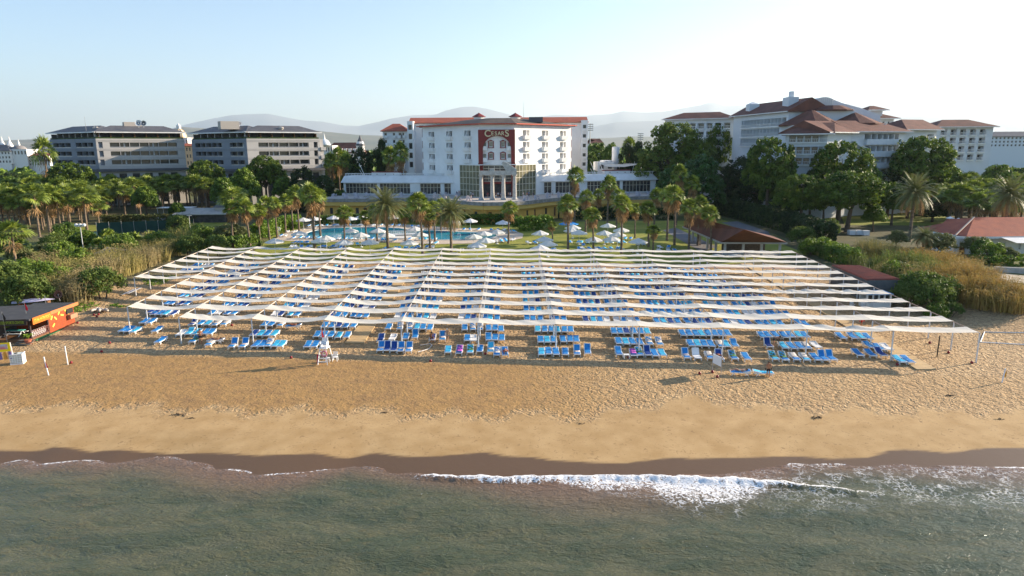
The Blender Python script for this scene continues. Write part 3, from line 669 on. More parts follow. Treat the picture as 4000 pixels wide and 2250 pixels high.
# left grove
rows=[]
FR=[(17,738,900),(64,745,905),(110,738,905),(155,735,925),(196,733,913),(239,742,908),(277,737,898),(310,742,860),(340,765,862)]
for i,(px,a,b_) in enumerate(FR): put_palm(FPG,px,a,b_,f'bushy fan palm in the front row of the left grove, {onum(i+1)} from the left','palms of the dense grove on the left',i,h0=10.6,wx=1.25)
gpx=[(px,Y) for Y in (184,196,209,223,238,252,266,280) for px in np.arange(-20,900,38)]
rowi={}
for px,Y in gpx:
    x=ray(px,700)[0]/ray(px,700)[1]*(Y+rnd.uniform(-4,4)); y=Y+rnd.uniform(-4,4)
    qx=2000+2667*x/y
    # clearings: the tennis court, the terrace roof and the building
    if Y<215 and 395<qx<900: continue
    if Y<240 and 560<qx<900: continue
    if Y>=266 and qx>820: continue
    if Y>258 and 150<qx<420: continue
    if rnd.random()<.10: continue
    k=rowi.get(Y,0)+1; rowi[Y]=k; z=zg(x,y); s=rnd.uniform(.66,1.05) if Y<235 else rnd.uniform(.85,1.1)
    if qx<120 and Y>250: s*=.9
    FPG[rnd.randrange(3)].place((x,y,z),f'fan palm of the left grove, {onum([184,196,209,223,238,252,266,280].index(Y)+2)} row inland, {onum(k)} from the left','palms of the dense grove on the left',rnd.uniform(0,6.28),(.3+s*1.25,.3+s*1.25,s))
# low palms in front of the green court screen and by the dune
for i,(px,a,b_) in enumerate([(68,878,1062),(90,930,1010),(350,905,985),(418,893,985),(455,910,990),(425,925,1000),(520,905,990),(545,925,985),(600,900,960),(640,902,965),(480,935,1000),(385,930,1000),(230,905,960),(140,985,1035),(315,915,985)]):
    big=i==0
    put_palm(FPG if big else FPY,px,a,b_,f'short fan palm {"with leaning trunk on the left lawn" if big else f"in the planting before the green court screen, no. {i} from front left"}' if big else f'low young fan palm before the green court screen, {onum(i)} planted','low palms behind the left dune',i,h0=10.6 if big else 4.3,wx=1.3)
put_palm(FPG,186,570,760,'lone tall fan palm standing clear against the far white hotels','palms of the dense grove on the left',0,base=(P(186,700,262)[0],262,zg(-150,262)),wx=.95)
# right grove
DR=[(3560,558,'D',228),(3578,690,'D',150),(3950,700,'D',146)]
for i,(px,a,k,Y) in enumerate(DR):
    x=P(px,700,Y)[0]; put_palm(DPS,px,a,0,['tall date palm rising before the right hotel','big feathery date palm left of the red tiled house','big date palm at the right edge before the red tiled house'][i],'date palms on the right',i,base=(x,Y,zg(x,Y)),h0=10.2,wx=1.1 if Y<200 else .9)
x,y,z=W(3602,1010); DPS[1].place((x,y,z),'low bushy date palm beside the white end wall of the tiled house','date palms on the right',1.,(.85,.85,.55))
rowi={}
for Y in (168,180,192,204,218,232,246,262):
    for px in np.arange(3440,4060,38):
        x=ray(px,700)[0]/ray(px,700)[1]*Y+rnd.uniform(-3,3); y=Y+rnd.uniform(-4,4); qx=2000+2667*x/y
        if Y<200 and qx<3680: continue
        if Y<218 and qx<3560: continue
        if rnd.random()<.12: continue
        k=rowi.get(Y,0)+1; rowi[Y]=k; s=rnd.uniform(.85,1.1)
        FPG[rnd.randrange(3)].place((x,y,zg(x,y)),f'fan palm of the right grove, {onum([168,180,192,204,218,232,246,262].index(Y)+1)} row inland, {onum(k)} from the left','palms of the grove behind the tiled house',rnd.uniform(0,6.28),(.3+s*1.2,.3+s*1.2,s*rnd.uniform(.75,1)))
# ---- broad trees ----
PINE=[tree_proto('stone_pine','tree',s,10,b,340,.60,44,.19,leaf1,.34,6,5.0) for s,b in ((41,[(0,0,6.9,4.3,4.0,3.1),(-2.0,.5,5.4,2.7,2.6,2.3),(2.2,-.4,5.2,2.6,2.6,2.4),(.2,-1.5,4.6,2.6,2.2,1.8)]),(42,[(0,0,7.2,3.7,3.8,2.7),(2.4,1,5.6,2.7,2.4,2.5),(-2.5,-.8,5.8,2.5,2.4,2.2),(0,-1.4,4.8,2.8,2.2,2.)]))]
BROAD=[tree_proto('broadleaf_tree','tree',s,10,b,300,.70,44,.22,leaf2,.30,6,5) for s,b in ((51,[(0,0,6.2,3.2,3.2,3.4),(1.8,.4,4.8,2.1,2.1,2.2),(-1.6,-.6,5.2,2.2,2.2,2.6)]),(52,[(0,0,6.8,2.6,2.6,3.0),(-1.3,.8,4.6,2.4,2.2,2.4),(1.6,-.8,5.0,2.2,2.3,2.6)]))]
EUC=[tree_proto('eucalyptus_tree','tree',61,16,[(0,0,12.5,3.4,3,2.8),(-3.6,0,9.5,3.,2.6,2.6),(3.4,.5,10,3.2,2.6,2.4),(1,-1,6.8,4.2,3,2.6),(-2.2,.5,13.6,1.8,1.8,1.7),(4.9,0,7.2,2.2,2.2,2.2),(-5,0,6.5,2.1,2.1,2.1)],420,.70,44,.20,pm('eucalyptus_foliage',(.075,.13,.018),(.19,.24,.04),.3,.6,tr=.28),.5,12,9)]
LAUR=[tree_proto('laurel_tree','tree',71,14,[(0,0,8,5.0,4,5.4),(-3,0,5,3,3,4),(3.2,0,4.6,3,3,4)],420,.8,36,.28,pm('glossy_foliage',(.03,.09,.012),(.06,.15,.02),.5,.35,tr=.25,spec=.6),.4,6,6)]
DARK=[tree_proto('dark_conifer','tree',s,12,b,280,.75,44,.20,leaf4,.35,6,7) for s,b in ((81,[(0,0,7,3.4,3,4.6),(1.9,0,4.4,2.6,2.6,3.2),(-2,0,4,2.6,2.6,3)]),(82,[(0,0,8,2.2,2.2,4),(0,0,4.4,3.2,3.,3)]))]
OLIVE=[tree_proto('tamarisk_tree','tree',91,6,[(0,0,3.6,2.6,2.4,2.0),(-1.6,0,2.6,1.8,1.8,1.4),(1.7,0,2.8,1.7,1.8,1.5)],150,.5,44,.13,leaf3,.16,5,2.6,multi=2,elong=1.5)]
BUSH=[tree_proto('green_bush','bush',s,2.4,b,90,.42,44,.10,pm('feathery_green',(.075,.13,.022),(.15,.19,.04),.6,.7,tr=.3),.07,4,1,multi=2) for s,b in ((101,[(0,0,1.1,1.8,1.5,1.1)]),(102,[(.5,0,1.0,1.3,1.3,1.0),(-.8,.2,.9,1.1,1.2,.9)]))]
DBUSH=[tree_proto('shrub','shrub',111,2.4,[(0,0,1.1,1.7,1.6,1.1),(.9,0,.8,1.,1.2,.8)],95,.42,40,.10,leaf2,.07,4,1,multi=2)]
TREEP=PINE+BROAD+EUC+LAUR+DARK+OLIVE+BUSH+DBUSH
def tree_at(p,px,top,Y,wpx,label,grp=None,h0=10.,w0=8.):
    x=P(px,700,Y)[0]; z=zg(x,Y); hh=P(px,top,Y)[2]-z; s=(wpx*Y/2667)/w0
    return p.place((x,Y,z),label,grp,rnd.uniform(-.5,.5),(s,s,hh/h0))
TR=[ # proto,px,top,Y,width px,label,h0,w0
(PINE[0],278,637,250,176,'rounded stone pine before the left grey hotel',10,9.5),(PINE[0],805,630,258,150,'rounded dark pine between the two grey hotels',10,9.5),
(BROAD[0],870,690,215,92,'bright round tree below the dark pine, between the grey hotels',10,7.5),(BROAD[1],948,656,226,120,'pale green round tree with a white trunk before the second grey hotel',10,7.5),
(PINE[1],1035,608,262,150,'broad pine before the right end of the second grey hotel',10,9.5),(BROAD[0],1325,740,232,70,'yellow green shrubby tree left of the white terrace roof',10,7.5),
(DARK[0],1180,640,245,110,'dark tree mass right of the second grey hotel',12.5,7.5),(DARK[1],1265,680,228,95,'dark conifer left of the white terrace',12.5,6.5),(DARK[0],1410,560,262,100,'dark tree left of the hotel wing, leftmost of three',12.5,7.5),
(DARK[0],1470,568,258,105,'dark tree left of the hotel wing, middle of three',12.5,7.5),(DARK[1],1497,533,256,52,'slim dark conifer against the hotel wing',12.5,6.5),(BROAD[1],1345,590,290,100,'broad green tree before the old town buildings',10,7.5),
(BROAD[0],1290,600,300,70,'small round tree left of the old town buildings',10,7.5),(OLIVE[0],1185,700,236,90,'olive grey tree left of the dark conifer',6,6.5),
(BROAD[0],2330,555,330,120,'round green tree right of the white hotel',10,7.5),(BROAD[1],2385,560,318,90,'green tree beside the white water tower',10,7.5),(BROAD[0],2300,590,300,90,'low green tree touching the white hotel wing',10,7.5),
(DARK[0],2448,545,262,80,'dark conifer right of the water tower',12.5,7.5),(DARK[1],2492,545,258,60,'second dark conifer right of the water tower',12.5,6.5),
(EUC[0],2640,463,240,330,'huge light green eucalyptus right of the white hotel',16.2,14.5),(LAUR[0],2735,600,208,170,'glossy dark green laurel tree below the eucalyptus',14,11),(LAUR[0],2640,640,226,150,'glossy green laurel behind the tall palms',14,11),
(PINE[1],2800,480,262,140,'thin topped pine before the right hotel wing',10,9.5),(DARK[0],2890,600,232,150,'dark olive conifer in the shade below the right hotel',12.5,7.5),(DARK[0],2965,640,215,150,'dark feathery conifer beside the hedge, nearest',12.5,7.5),(DARK[0],2850,640,236,120,'deep green conifer left of the dark hedge',12.5,7.5),
(PINE[0],3003,543,197,200,'round stone pine before the right hotel, left one',10,9.5),(PINE[0],3287,558,195,240,'dark round stone pine before the right hotel, middle one',10,9.5),(PINE[1],3595,533,206,262,'wide dark stone pine before the right hotel, right one',10,9.5),
(PINE[0],3140,685,172,215,'lit stone pine in the park, left one',10,9.5),(PINE[1],3325,668,168,280,'large lit stone pine with bare trunk in the park',10,9.5),(PINE[0],3500,715,182,130,'shaded pine at the right of the park',10,9.5),(DARK[0],3060,760,190,120,'dark bushy conifer at the left of the park',12.5,7.5),(BROAD[0],3430,800,168,85,'small round lawn tree under the park pines',10,7.5),
(DARK[0],3660,770,190,110,'dark conifer behind the tiled house chimney',12.5,7.5),
(BROAD[1],3040,560,300,60,'round tree in front of the right hotel balconies',10,7.5),(DARK[0],3090,660,198,110,'dark tree before the low floors of the right hotel, left one',12.5,7.5),(DARK[1],3175,655,196,90,'dark tree before the low floors of the right hotel, second one',12.5,6.5),(BROAD[1],3400,650,200,120,'dark round tree before the low floors of the right hotel, third one',10,7.5),(DARK[0],3480,640,204,120,'dark tree before the low floors of the right hotel, fourth one',12.5,7.5),
(BROAD[0],3230,700,190,110,'round tree behind the large park pine',10,7.5),(DARK[0],3560,700,200,110,'dark tree behind the park date palm',12.5,7.5),(BROAD[0],3020,690,205,90,'round tree at the foot of the round pine',10,7.5),(PINE[1],2700,560,236,150,'loose pine right of the eucalyptus crown',10,9.5),(BROAD[1],3700,640,235,120,'round tree among the right grove palms, left one',10,7.5),(BROAD[0],3900,640,240,120,'round tree among the right grove palms, right one',10,7.5),(DARK[0],2560,560,262,110,'dark tree left of the eucalyptus',12.5,7.5),(BROAD[0],1110,690,250,90,'small round tree right of the second grey hotel pine',10,7.5),(BROAD[1],1385,640,270,90,'leafy tree before the dark hotel side trees',10,7.5),
(OLIVE[0],3705,905,127,130,'grey green olive tree hiding the house side wall',6,6.5),(OLIVE[0],3530,895,139,75,'grey green olive before the white end wall',6,6.5),(OLIVE[0],3850,920,128,130,'olive tree before the tiled house porch',6,6.5),(OLIVE[0],3960,960,124,100,'dark olive at the right edge before the porch',6,6.5),
(OLIVE[0],150,945,133,130,'dense round tamarisk on the left lawn',6,6.5),(OLIVE[0],25,955,125,100,'dark tamarisk at the left edge of the lawn',6,6.5),(BROAD[0],560,725,215,95,'round tree right of the palms, before the court',10,7.5),(BROAD[1],298,900,142,110,'leafy bright tree before the lamp mast',10,7.5),
(OLIVE[0],880,870,150,150,'silvery olive tree left of the pool palms',6,6.5),(BROAD[0],680,790,205,60,'small tree behind the green screen',10,7.5)]
for p,px,top,Y,wpx,lb,h0,w0 in TR: tree_at(p,px,top,Y,wpx,lb,None,h0,w0)
PC=['a','b']
for i,(px,top,Y) in enumerate([(1535,575,246),(1570,560,243),(1325,580,275),(1300,600,270),(1350,605,268),(2460,540,300)]):
    x=P(px,700,Y)[0]; put_palm(FPS,px,top,0,f'dark fan palm near the hotel back wing, {onum(i+1)} of the back palms','palms behind the white hotel',i,base=(x,Y,zg(x,Y)),h0=10.6,wx=1.1)
# treelines farther inland: individual trees, coarse but separate
k=0
for Y,pa,pb,st,hh in ((330,-40,240,36,9),(345,1120,1430,34,9),(355,2290,2620,36,10),(330,2620,2700,30,10),(300,3780,4060,32,11),(420,-40,220,30,9),(440,1200,1420,26,9),(470,2280,2560,26,9)):
    for px in np.arange(pa,pb,st):
        x=P(px,600,Y)[0]+rnd.uniform(-3,3); k+=1; s=hh/10*rnd.uniform(.8,1.15)
        rnd.choice([BROAD[0],BROAD[1],DARK[0]]).place((x,Y+rnd.uniform(-8,8),zg(x,Y)),f'distant round tree of the inland treeline, {onum(k)} counted from the near rows','trees of the inland treeline',rnd.uniform(0,6),(s*1.5,s*1.5,s*.95))
# far woodland: one mass nobody could count
rg=np.random.default_rng(5); n=5200; Yw=rg.uniform(380,2600,n)**1.0; Xw=rg.uniform(-.95,.95,n)*Yw; keep=np.abs(Xw)<Yw*.9
C=np.stack([Xw,Yw,[zg(a,b_)+rnd.uniform(2,7)*(1 if b_<900 else 1.3) for a,b_ in zip(Xw,Yw)]],-1)[keep]
V,Fq=leaf_quads(rg,C,np.where(C[:,1]<900,5.,10.),16,3.2,squash=.75); tag(npmesh('woodland',V,Fq,leaf2),'hazy far woodland spreading to the foot of the hills','woodland',kind='stuff')
# hedges, shrubs
def hedge(name,label,pts,h,wd,m,size=.2,dens=26,cat='hedge',rag=.25):
    rg=np.random.default_rng(len(label)); C=[]
    for a,b_ in zip(pts,pts[1:]):
        L_=math.dist(a,b_); nn=int(L_*dens*(h*.5+wd*.5)/3)
        for _ in range(nn):
            u=rg.random(); x=a[0]+(b_[0]-a[0])*u; y=a[1]+(b_[1]-a[1])*u; px_,py_=-(b_[1]-a[1])/L_,(b_[0]-a[0])/L_
            s=rg.uniform(-.5,.5)*wd; z=rg.random()
            if rg.random()<.45: z=1+rg.uniform(-rag,rag*.6)
            else: s=(.5 if rg.random()<.5 else -.5)*wd
            C.append((x+px_*s,y+py_*s,zg(x,y)+z*h*.95))
    V,Fq=leaf_quads(rg,np.array(C),.45*min(1,h/2),16,size); o=npmesh(name,V,Fq,m); return tag(o,label,cat)
def wpts(l): return [W(a,b_)[:2] for a,b_ in l]
def ypts(l): return [(P(a,700,Y)[0],Y) for a,Y in l]
hedge('hedge','tall clipped green hedge behind the pool, left stretch',ypts([(1235,195),(1420,197),(1600,197)]),2.4,2.,leaf2,.24)
hedge('hedge','leafy bright hedge behind the pool, right stretch below the yellow wall',ypts([(1620,196),(1780,193),(2020,190)]),2.6,2.4,leaf2,.26)
hedge('hedge','bright shrubs between the pool and the lawn umbrellas',ypts([(2015,176),(2080,178),(2150,180)]),3.2,3.5,leaf5,.26)
hedge('hedge','long dark ivy hedge running back from the pavilion to the park',ypts([(3260,142),(3080,172),(2940,196),(2810,222)]),4.6,3.,leaf4,.3)
hedge('hedge','shaggy green hedge between the boundary sheds and the park',ypts([(3210,136),(3300,124),(3370,118)]),2.8,2.6,leaf2,.24)
hedge('hedge','low dark hedge before the tiled house garden',ypts([(3840,121),(3930,120),(4060,119)]),1.4,3,leaf2,.2)
hedge('hedge','clipped hedge along the garden before the green screen',ypts([(380,199),(640,202),(900,205)]),2.4,2.2,pm('hedge_foliage',(.06,.09,.02),(.12,.11,.03),.4,.7,tr=.2),.24)
hedge('hedge','bright shrubs left of the pool under the palm row',ypts([(985,162),(1060,176),(1150,190)]),3.2,3.,leaf5,.26)
hedge('hedge','vine covered bank beyond the lawn edge on the left',ypts([(860,142),(960,150)]),2.6,5,leaf2,.24)
hedge('hedge','dark hedge behind the lawn on the right',ypts([(2250,205),(2450,205),(2640,202)]),3.4,2.4,leaf4,.26)
hedge('hedge','dark evergreen screen below the white hotel on the left',ypts([(1060,232),(1180,236),(1300,240)]),4.5,4,leaf4,.32)
for i,(px,py,s) in enumerate([(400,1165,1.5),(470,1010,1.7),(620,985,1.5),(740,1000,1.6),(30,1180,1.9),(130,1130,1.6),(215,1140,1.4),(250,1040,1.6),(60,1000,1.3),(300,1060,1.4),(700,910,1.5),(790,960,1.6),(215,1000,1.4),(265,945,1.6),(115,1200,1.5),(340,1110,1.2),(850,1000,1.4),(1440,845,.9),(1370,850,.9)]):
    x,y,z=W(px,py); (DBUSH[0] if i in(1,2,5,6,7,9,11,13) else BUSH[i%2]).place((x,y,z),f'leafy {"dark" if i in(1,2,5,6,7,9,11,13) else "bright"} green shrub of the left dune and garden, {onum(i+1)} placed' if False else f'rounded green shrub in the left dune planting, {onum(i+1)} of its kind',"shrubs of the left dune",rnd.uniform(0,6),(s*1.1,s*1.1,s*1.3))
for i,(px,py,s) in enumerate([(3590,1190,1.55),(3670,1182,1.5),(3545,1205,1.2),(3500,1110,1.3),(3130,960,1.4),(3170,1000,1.2),(3640,1215,1.4),(3660,1245,.7),(3720,1235,.6),(3090,905,1.3),(3230,930,1.5),(3850,1020,1.4),(3780,985,1.3)]):
    x,y,z=W(px,py); (BUSH[i%2] if i<3 else DBUSH[0] if i%2 else BUSH[0]).place((x,y,z),f'bushy green shrub at the right edge of the beach, {onum(i+1)} of its kind','shrubs at the right of the beach',rnd.uniform(0,6),(s*1.1,s*1.1,s*1.25))
# reeds: separate clumps
def reed_proto(seed,m,n=150,h=3.2,rad=1.5,plume=False):
    r=random.Random(seed); mb=MB(); mb2=MB()
    for _ in range(n):
        a=r.uniform(0,6.28); d=rad*r.random()**.6; x,y=math.cos(a)*d,math.sin(a)*d; hh=h*r.uniform(.55,1.05); lx,ly=r.gauss(0,.28)+x*.2,r.gauss(0,.28)+y*.2
        w_=.035; sx_,sy_=math.cos(a+1.6)*w_,math.sin(a+1.6)*w_
        p1=(x+lx*.4,y+ly*.4,hh*.55); p2=(x+lx,y+ly,hh)
        mb.add([(x-sx_,y-sy_,0),(x+sx_,y+sy_,0),(p1[0]+sx_,p1[1]+sy_,p1[2]),(p1[0]-sx_,p1[1]-sy_,p1[2]),(p2[0],p2[1],p2[2])],[(0,1,2,3),(3,2,4)])
        for q in range(3):
            z=hh*r.uniform(.35,.95); b_=r.uniform(0,6.28); bx,by=x+lx*z/hh,y+ly*z/hh; l=r.uniform(.3,.6)
            mb.add([(bx,by,z),(bx+math.cos(b_)*l*.5-.03,by+math.sin(b_)*l*.5,z+.18),(bx+math.cos(b_)*l,by+math.sin(b_)*l,z-.05+.1),(bx+math.cos(b_)*l*.5+.03,by+math.sin(b_)*l*.5+.05,z+.14)],[(0,1,2,3)])
    t=thing('reed_clump','x','reeds'); mb.build('stalks',m,t)
    return Proto(t)
RD=[reed_proto(1,reedm),reed_proto(2,reedm)]; RG=[reed_proto(3,reedg,170),reed_proto(4,reedg,150)]
olive_r=pm('olive_reed',(.22,.21,.06),(.34,.27,.10),.7,.85,tr=.25); RO=[reed_proto(5,olive_r,190,3.0,1.7)]
lst=[]
for px,py,s,kind in [(300,1180,1.2,'d'),(330,1150,1.3,'d'),(360,1130,1.2,'d'),(285,1130,1.1,'d'),(395,1100,1.2,'d'),(430,1090,1.3,'d'),(470,1075,1.3,'o'),(515,1060,1.2,'o'),(555,1045,1.2,'d'),(590,1030,1.2,'d'),(625,1020,1.1,'o'),(660,1000,1.2,'o'),(690,985,1.2,'g'),(720,975,1.3,'g'),(750,970,1.3,'g'),(640,985,1.1,'g'),(560,1000,1.1,'o'),(600,995,1.1,'o'),(520,1010,1.1,'g'),(470,1030,1.3,'o'),(430,1050,1.2,'o'),(390,1050,1.2,'o'),(350,1080,1.2,'o'),(160,1090,1.2,'o'),(180,1060,1.2,'d'),(200,1100,1.2,'o'),(240,1090,1.2,'o'),(140,1140,1.1,'o'),(175,1160,1.2,'o'),(255,1150,1.2,'o'),(20,1130,1.2,'o'),(60,1150,1.2,'g'),(100,1090,1.0,'g'),(760,940,1.3,'g'),(690,950,1.2,'g'),(730,950,1.1,'o'),(310,1100,1.3,'o'),(215,1170,1.2,'o'),(580,970,1.2,'o'),(540,1030,1.1,'o')]+\
 [(3160,990,.9,'g'),(3190,985,1.,'g'),(3220,1000,.9,'g'),(3240,1010,.9,'g'),(3330,1030,.9,'g'),(3345,1045,.8,'g'),(3430,1070,1.1,'g'),(3500,1060,1.2,'g'),(3560,1065,1.2,'g'),(3600,1075,1.1,'g'),(3640,1090,1.1,'g'),(3470,1100,1.1,'o'),(3530,1120,1.2,'o'),(3590,1110,1.2,'o'),(3400,1000,1.1,'o'),(3450,1010,1.1,'o'),(3380,990,1.,'o'),(3490,1020,1.1,'o'),(3560,1030,1.1,'r'),(3620,1040,1.2,'r'),(3680,1060,1.2,'r'),(3730,1080,1.2,'r'),(3690,1110,1.2,'r'),(3750,1120,1.2,'r'),(3800,1110,1.2,'r'),(3830,1150,1.2,'r'),(3780,1165,1.2,'r'),(3860,1190,1.1,'r'),(3900,1160,1.1,'r'),(3950,1185,1.1,'r'),(3820,1200,1.,'r'),(3900,1210,1.,'r'),(3980,1215,1.,'r'),(3730,1160,1.2,'r'),(3640,1140,1.2,'r'),(3690,1030,1.1,'r'),(3990,1180,1.,'r'),(3770,1060,1.1,'r'),(3850,1110,1.,'r'),(3940,1215,1.,'r')]:
    lst.append((px,py,s,kind))
reedr=pm('rust_reed',(.38,.24,.08),(.30,.23,.06),.8,.85,tr=.25); RR=[reed_proto(6,reedr,190,2.8,1.7),reed_proto(7,reedr,170,2.5,1.7)]
for i,(px,py,s,kind) in enumerate(lst):
    x,y,z=W(px,py); p={'d':RD,'g':RG,'o':RO,'r':RR}[kind]; side='left' if px<2000 else 'right'
    p[i%len(p)].place((x,y,z),f'{ {"d":"dry tan","g":"green leafy","o":"olive","r":"rusty brown"}[kind]} reed clump on the {side} dune, {onum(i+1 if px<2000 else i-39)} of that side',f'reeds on the {side} dune',rnd.uniform(0,6),(s*1.25,s*1.25,s))
# creeping ground cover on the dune feet
rg=np.random.default_rng(9); C=[]
for poly in ([(200,1225),(225,1190),(330,1175),(400,1190),(330,1215),(270,1250),(235,1260)],[(420,1185),(470,1190),(520,1195),(510,1205),(430,1200)],[(3590,1225),(3660,1215),(3720,1225),(3700,1250),(3620,1245)],[(560,1090),(640,1080),(700,1075),(640,1110),(570,1120)],[(240,1280),(280,1240),(260,1230)]):
    g=[W(*q)[:2] for q in poly]; x0,x1=min(a for a,_ in g),max(a for a,_ in g); y0,y1=min(b_ for _,b_ in g),max(b_ for _,b_ in g)
    for _ in range(int((x1-x0)*(y1-y0)*5)):
        x,y=rg.uniform(x0,x1),rg.uniform(y0,y1); ins=False
        for (ax,ay),(bx,by) in zip(g,g[1:]+g[:1]):
            if (ay>y)!=(by>y) and x<(bx-ax)*(y-ay)/(by-ay)+ax: ins=not ins
        if ins: C.append((x,y,zg(x,y)+.08))
V,Fq=leaf_quads(rg,np.array(C),.35,9,.12,squash=.3); tag(npmesh('ground_cover',V,Fq,leaf5),'creeping green ground cover over the sandy dune foot','ground cover',kind='stuff')
# ---------------- buildings ----------------
def pt(px,Y): return (P(px,600,Y)[0],Y)
def zat(px,py,Y): return P(px,py,Y)[2]
def shell(mb,fr,t0,t1,z0,z1,depth,skip_front=True):
    """sides, back and top behind a facade wall"""
    a,b,c,d=fr.p(t0,0,z0),fr.p(t1,0,z0),fr.p(t1,-depth,z0),fr.p(t0,-depth,z0); u=lambda q:(q[0],q[1],z1)
    mb.quad(b,c,u(c),u(b)); mb.quad(c,d,u(d),u(c)); mb.quad(d,a,u(a),u(d)); mb.quad(u(a),u(b),u(c),u(d))
def hip(mb,fr,t0,t1,o0,o1,z,rise,inset=None,th=.25,ends=(1,1)):
    w_=abs(o1-o0)/2; om=(o0+o1)/2; i=inset if inset is not None else w_
    fr.box(mb,t0,t1,o0,o1,z-th,z)
    A=[fr.p(t0,o1,z),fr.p(t1,o1,z),fr.p(t1,o0,z),fr.p(t0,o0,z)]; r0,r1=fr.p(t0+i*ends[0],om,z+rise),fr.p(t1-i*ends[1],om,z+rise)
    mb.quad(A[0],A[1],r1,r0); mb.quad(A[2],A[3],r0,r1); mb.add([A[1],A[2],r1],[(0,1,2)]); mb.add([A[3],A[0],r0],[(0,1,2)])
def windows(fr,par,holes,dep,name='window',m=None,mull=0,mm=None):
    for h in holes:
        a,b,c,d=h[:4]; g=MB(); fr.box(g,a+.03,b-.03,-dep+.02,-dep+.07,c+.03,d-.03); o=g.build(name,m or glass,par)
        if mull:
            f=MB(); n=mull
            for k in range(n+1): x=a+.05+(b-a-.1)*k/n; fr.box(f,x-.04,x+.04,-dep+.075,-dep+.12,c+.04,d-.04)
            fr.box(f,a+.1,b-.1,-dep+.124,-dep+.15,(c+d)/2-.04,(c+d)/2+.04); f.build('frame',mm or white,o)
# ===== the white hotel =====
YC=220
Ax,Bx=pt(1871,YC),pt(2009,YC); s45=math.sqrt(.5); LWL=28.6; RWL=27.6
FL=Fr((Ax[0]-LWL*s45,YC+LWL*s45),Ax); FRt=Fr(Bx,(Bx[0]+RWL*s45,YC+RWL*s45)); FC=Fr(Ax,Bx)
ze=zat(1940,486,YC); zf=7.4; ct=thing('hotel_building','white five storey hotel with red arch and cream name lettering in the middle','hotel',((Ax[0]+Bx[0])/2,YC,zf))
wm=MB(); ztr=zat(1827,510,224); SP=3.67
def loggias(fr,pxs,rowsn,offs=1.5):
    hs=[]
    for px,n0 in zip(pxs,rowsn):
        t=fr.t_at(px)
        for k in range(n0): hs.append((t-offs,t+offs,ztr-SP*k-1.65,ztr-SP*k))
    return hs
hl=loggias(FL,(1687,1756,1827),(4,4,3)); hr=loggias(FRt,(2056,2129.5,2199),(3,4,4))
FL.wall(wm,0,FL.L,zf-2,ze,hl,1.5); FRt.wall(wm,0,FRt.L,zf-2,ze,hr,1.5)
awc=[(fc,0) for fc in (1,2)]
cw=[]
tc=lambda px: FC.t_at(px)
for px in (1918,1965):
    for y in (563,608): cw.append((tc(px)-.62,tc(px)+.62,zat(px,y+10,YC),zat(px,y-9,YC)))
for px in (1893,1990):
    for y in (563,608): cw.append((tc(px)-.55,tc(px)+.55,zat(px,y+9,YC),zat(px,y-8,YC)))
zg1,zg0=zat(1940,645,YC),zf
FC.wall(wm,0,FC.L,zg1,ze,cw,.25,back=True)
for f,t in ((FL,0),(FRt,FRt.L)):
    a,b=f.p(t,0,zf-2),f.p(t,-15,zf-2); wm.quad(a,b,(b[0],b[1],ze),(a[0],a[1],ze))
a,b=FL.p(0,-15,zf-2),FRt.p(FRt.L,-15,zf-2); wm.quad(a,b,(b[0],b[1],ze),(a[0],a[1],ze)); 
wm.build('wall',offw,ct)
bm_=MB(); k=0
for f,hs in ((FL,hl),(FRt,hr)):
    for h in hs:
        c=(h[0]+h[1])/2; m=MB(); z1=h[2]+.02; z0=z1-1.25
        m.hexa([f.p(c-1.45,.75,z0),f.p(c+1.45,.75,z0),f.p(c+1.8,0,z0),f.p(c-1.8,0,z0),f.p(c-1.65,1.05,z1),f.p(c+1.65,1.05,z1),f.p(c+1.8,0,z1),f.p(c-1.8,0,z1)])
        bo=m.build('balcony',offw,ct)
        m=MB(); m.hexa([f.p(c-.45,.5,h[2]),f.p(c-.1,.5,h[2]),f.p(c-.1,-.9,h[2]),f.p(c-.45,-.9,h[2]),f.p(c+.0,.1,h[3]-.02),f.p(c+.16,.1,h[3]-.02),f.p(c+.16,-.9,h[3]-.02),f.p(c+.0,-.9,h[3]-.02)]); m.build('partition',offw,bo)
        g=MB(); f.box(g,h[0]+.02,h[1]-.02,-1.49,-1.44,h[2]+.02,h[3]-.02); w_=g.build('recess_shade_panel',pm('recess_shade_grey',(.20,.21,.23),None,rough=.8),ct)  # dark panel over the white back wall; loggia shade put into its colour
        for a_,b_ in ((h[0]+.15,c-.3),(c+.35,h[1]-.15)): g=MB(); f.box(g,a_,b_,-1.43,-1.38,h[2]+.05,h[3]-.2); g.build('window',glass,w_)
for i,h in enumerate(cw):
    g=MB(); FC.box(g,h[0]+.1,h[1]-.1,-.22,-.17,h[2]+.1,h[3]-.1); wo=g.build('window',glassl,ct)
    c=(h[0]+h[1])/2
    if i<4:
        m=MB(); FC.box(m,h[0]-.28,h[0],.0,.18,h[2]-.2,h[3]+.15); FC.box(m,h[1],h[1]+.28,.0,.18,h[2]-.2,h[3]+.15); FC.box(m,h[0]-.35,h[1]+.35,.0,.22,h[2]-.42,h[2]-.2)
        m.hexa([FC.p(h[0]-.45,.25,h[3]+.15),FC.p(h[1]+.45,.25,h[3]+.15),FC.p(h[1]+.45,0,h[3]+.15),FC.p(h[0]-.45,0,h[3]+.15),FC.p(c-.12,.25,h[3]+.55),FC.p(c+.12,.25,h[3]+.55),FC.p(c+.12,0,h[3]+.55),FC.p(c-.12,0,h[3]+.55)]); m.build('frame',redp,wo)
    else:
        m=MB(); FC.box(m,c-.8,c+.8,0,.75,h[2]-1.25,h[2]+.02); m.build('balcony',offw,ct)
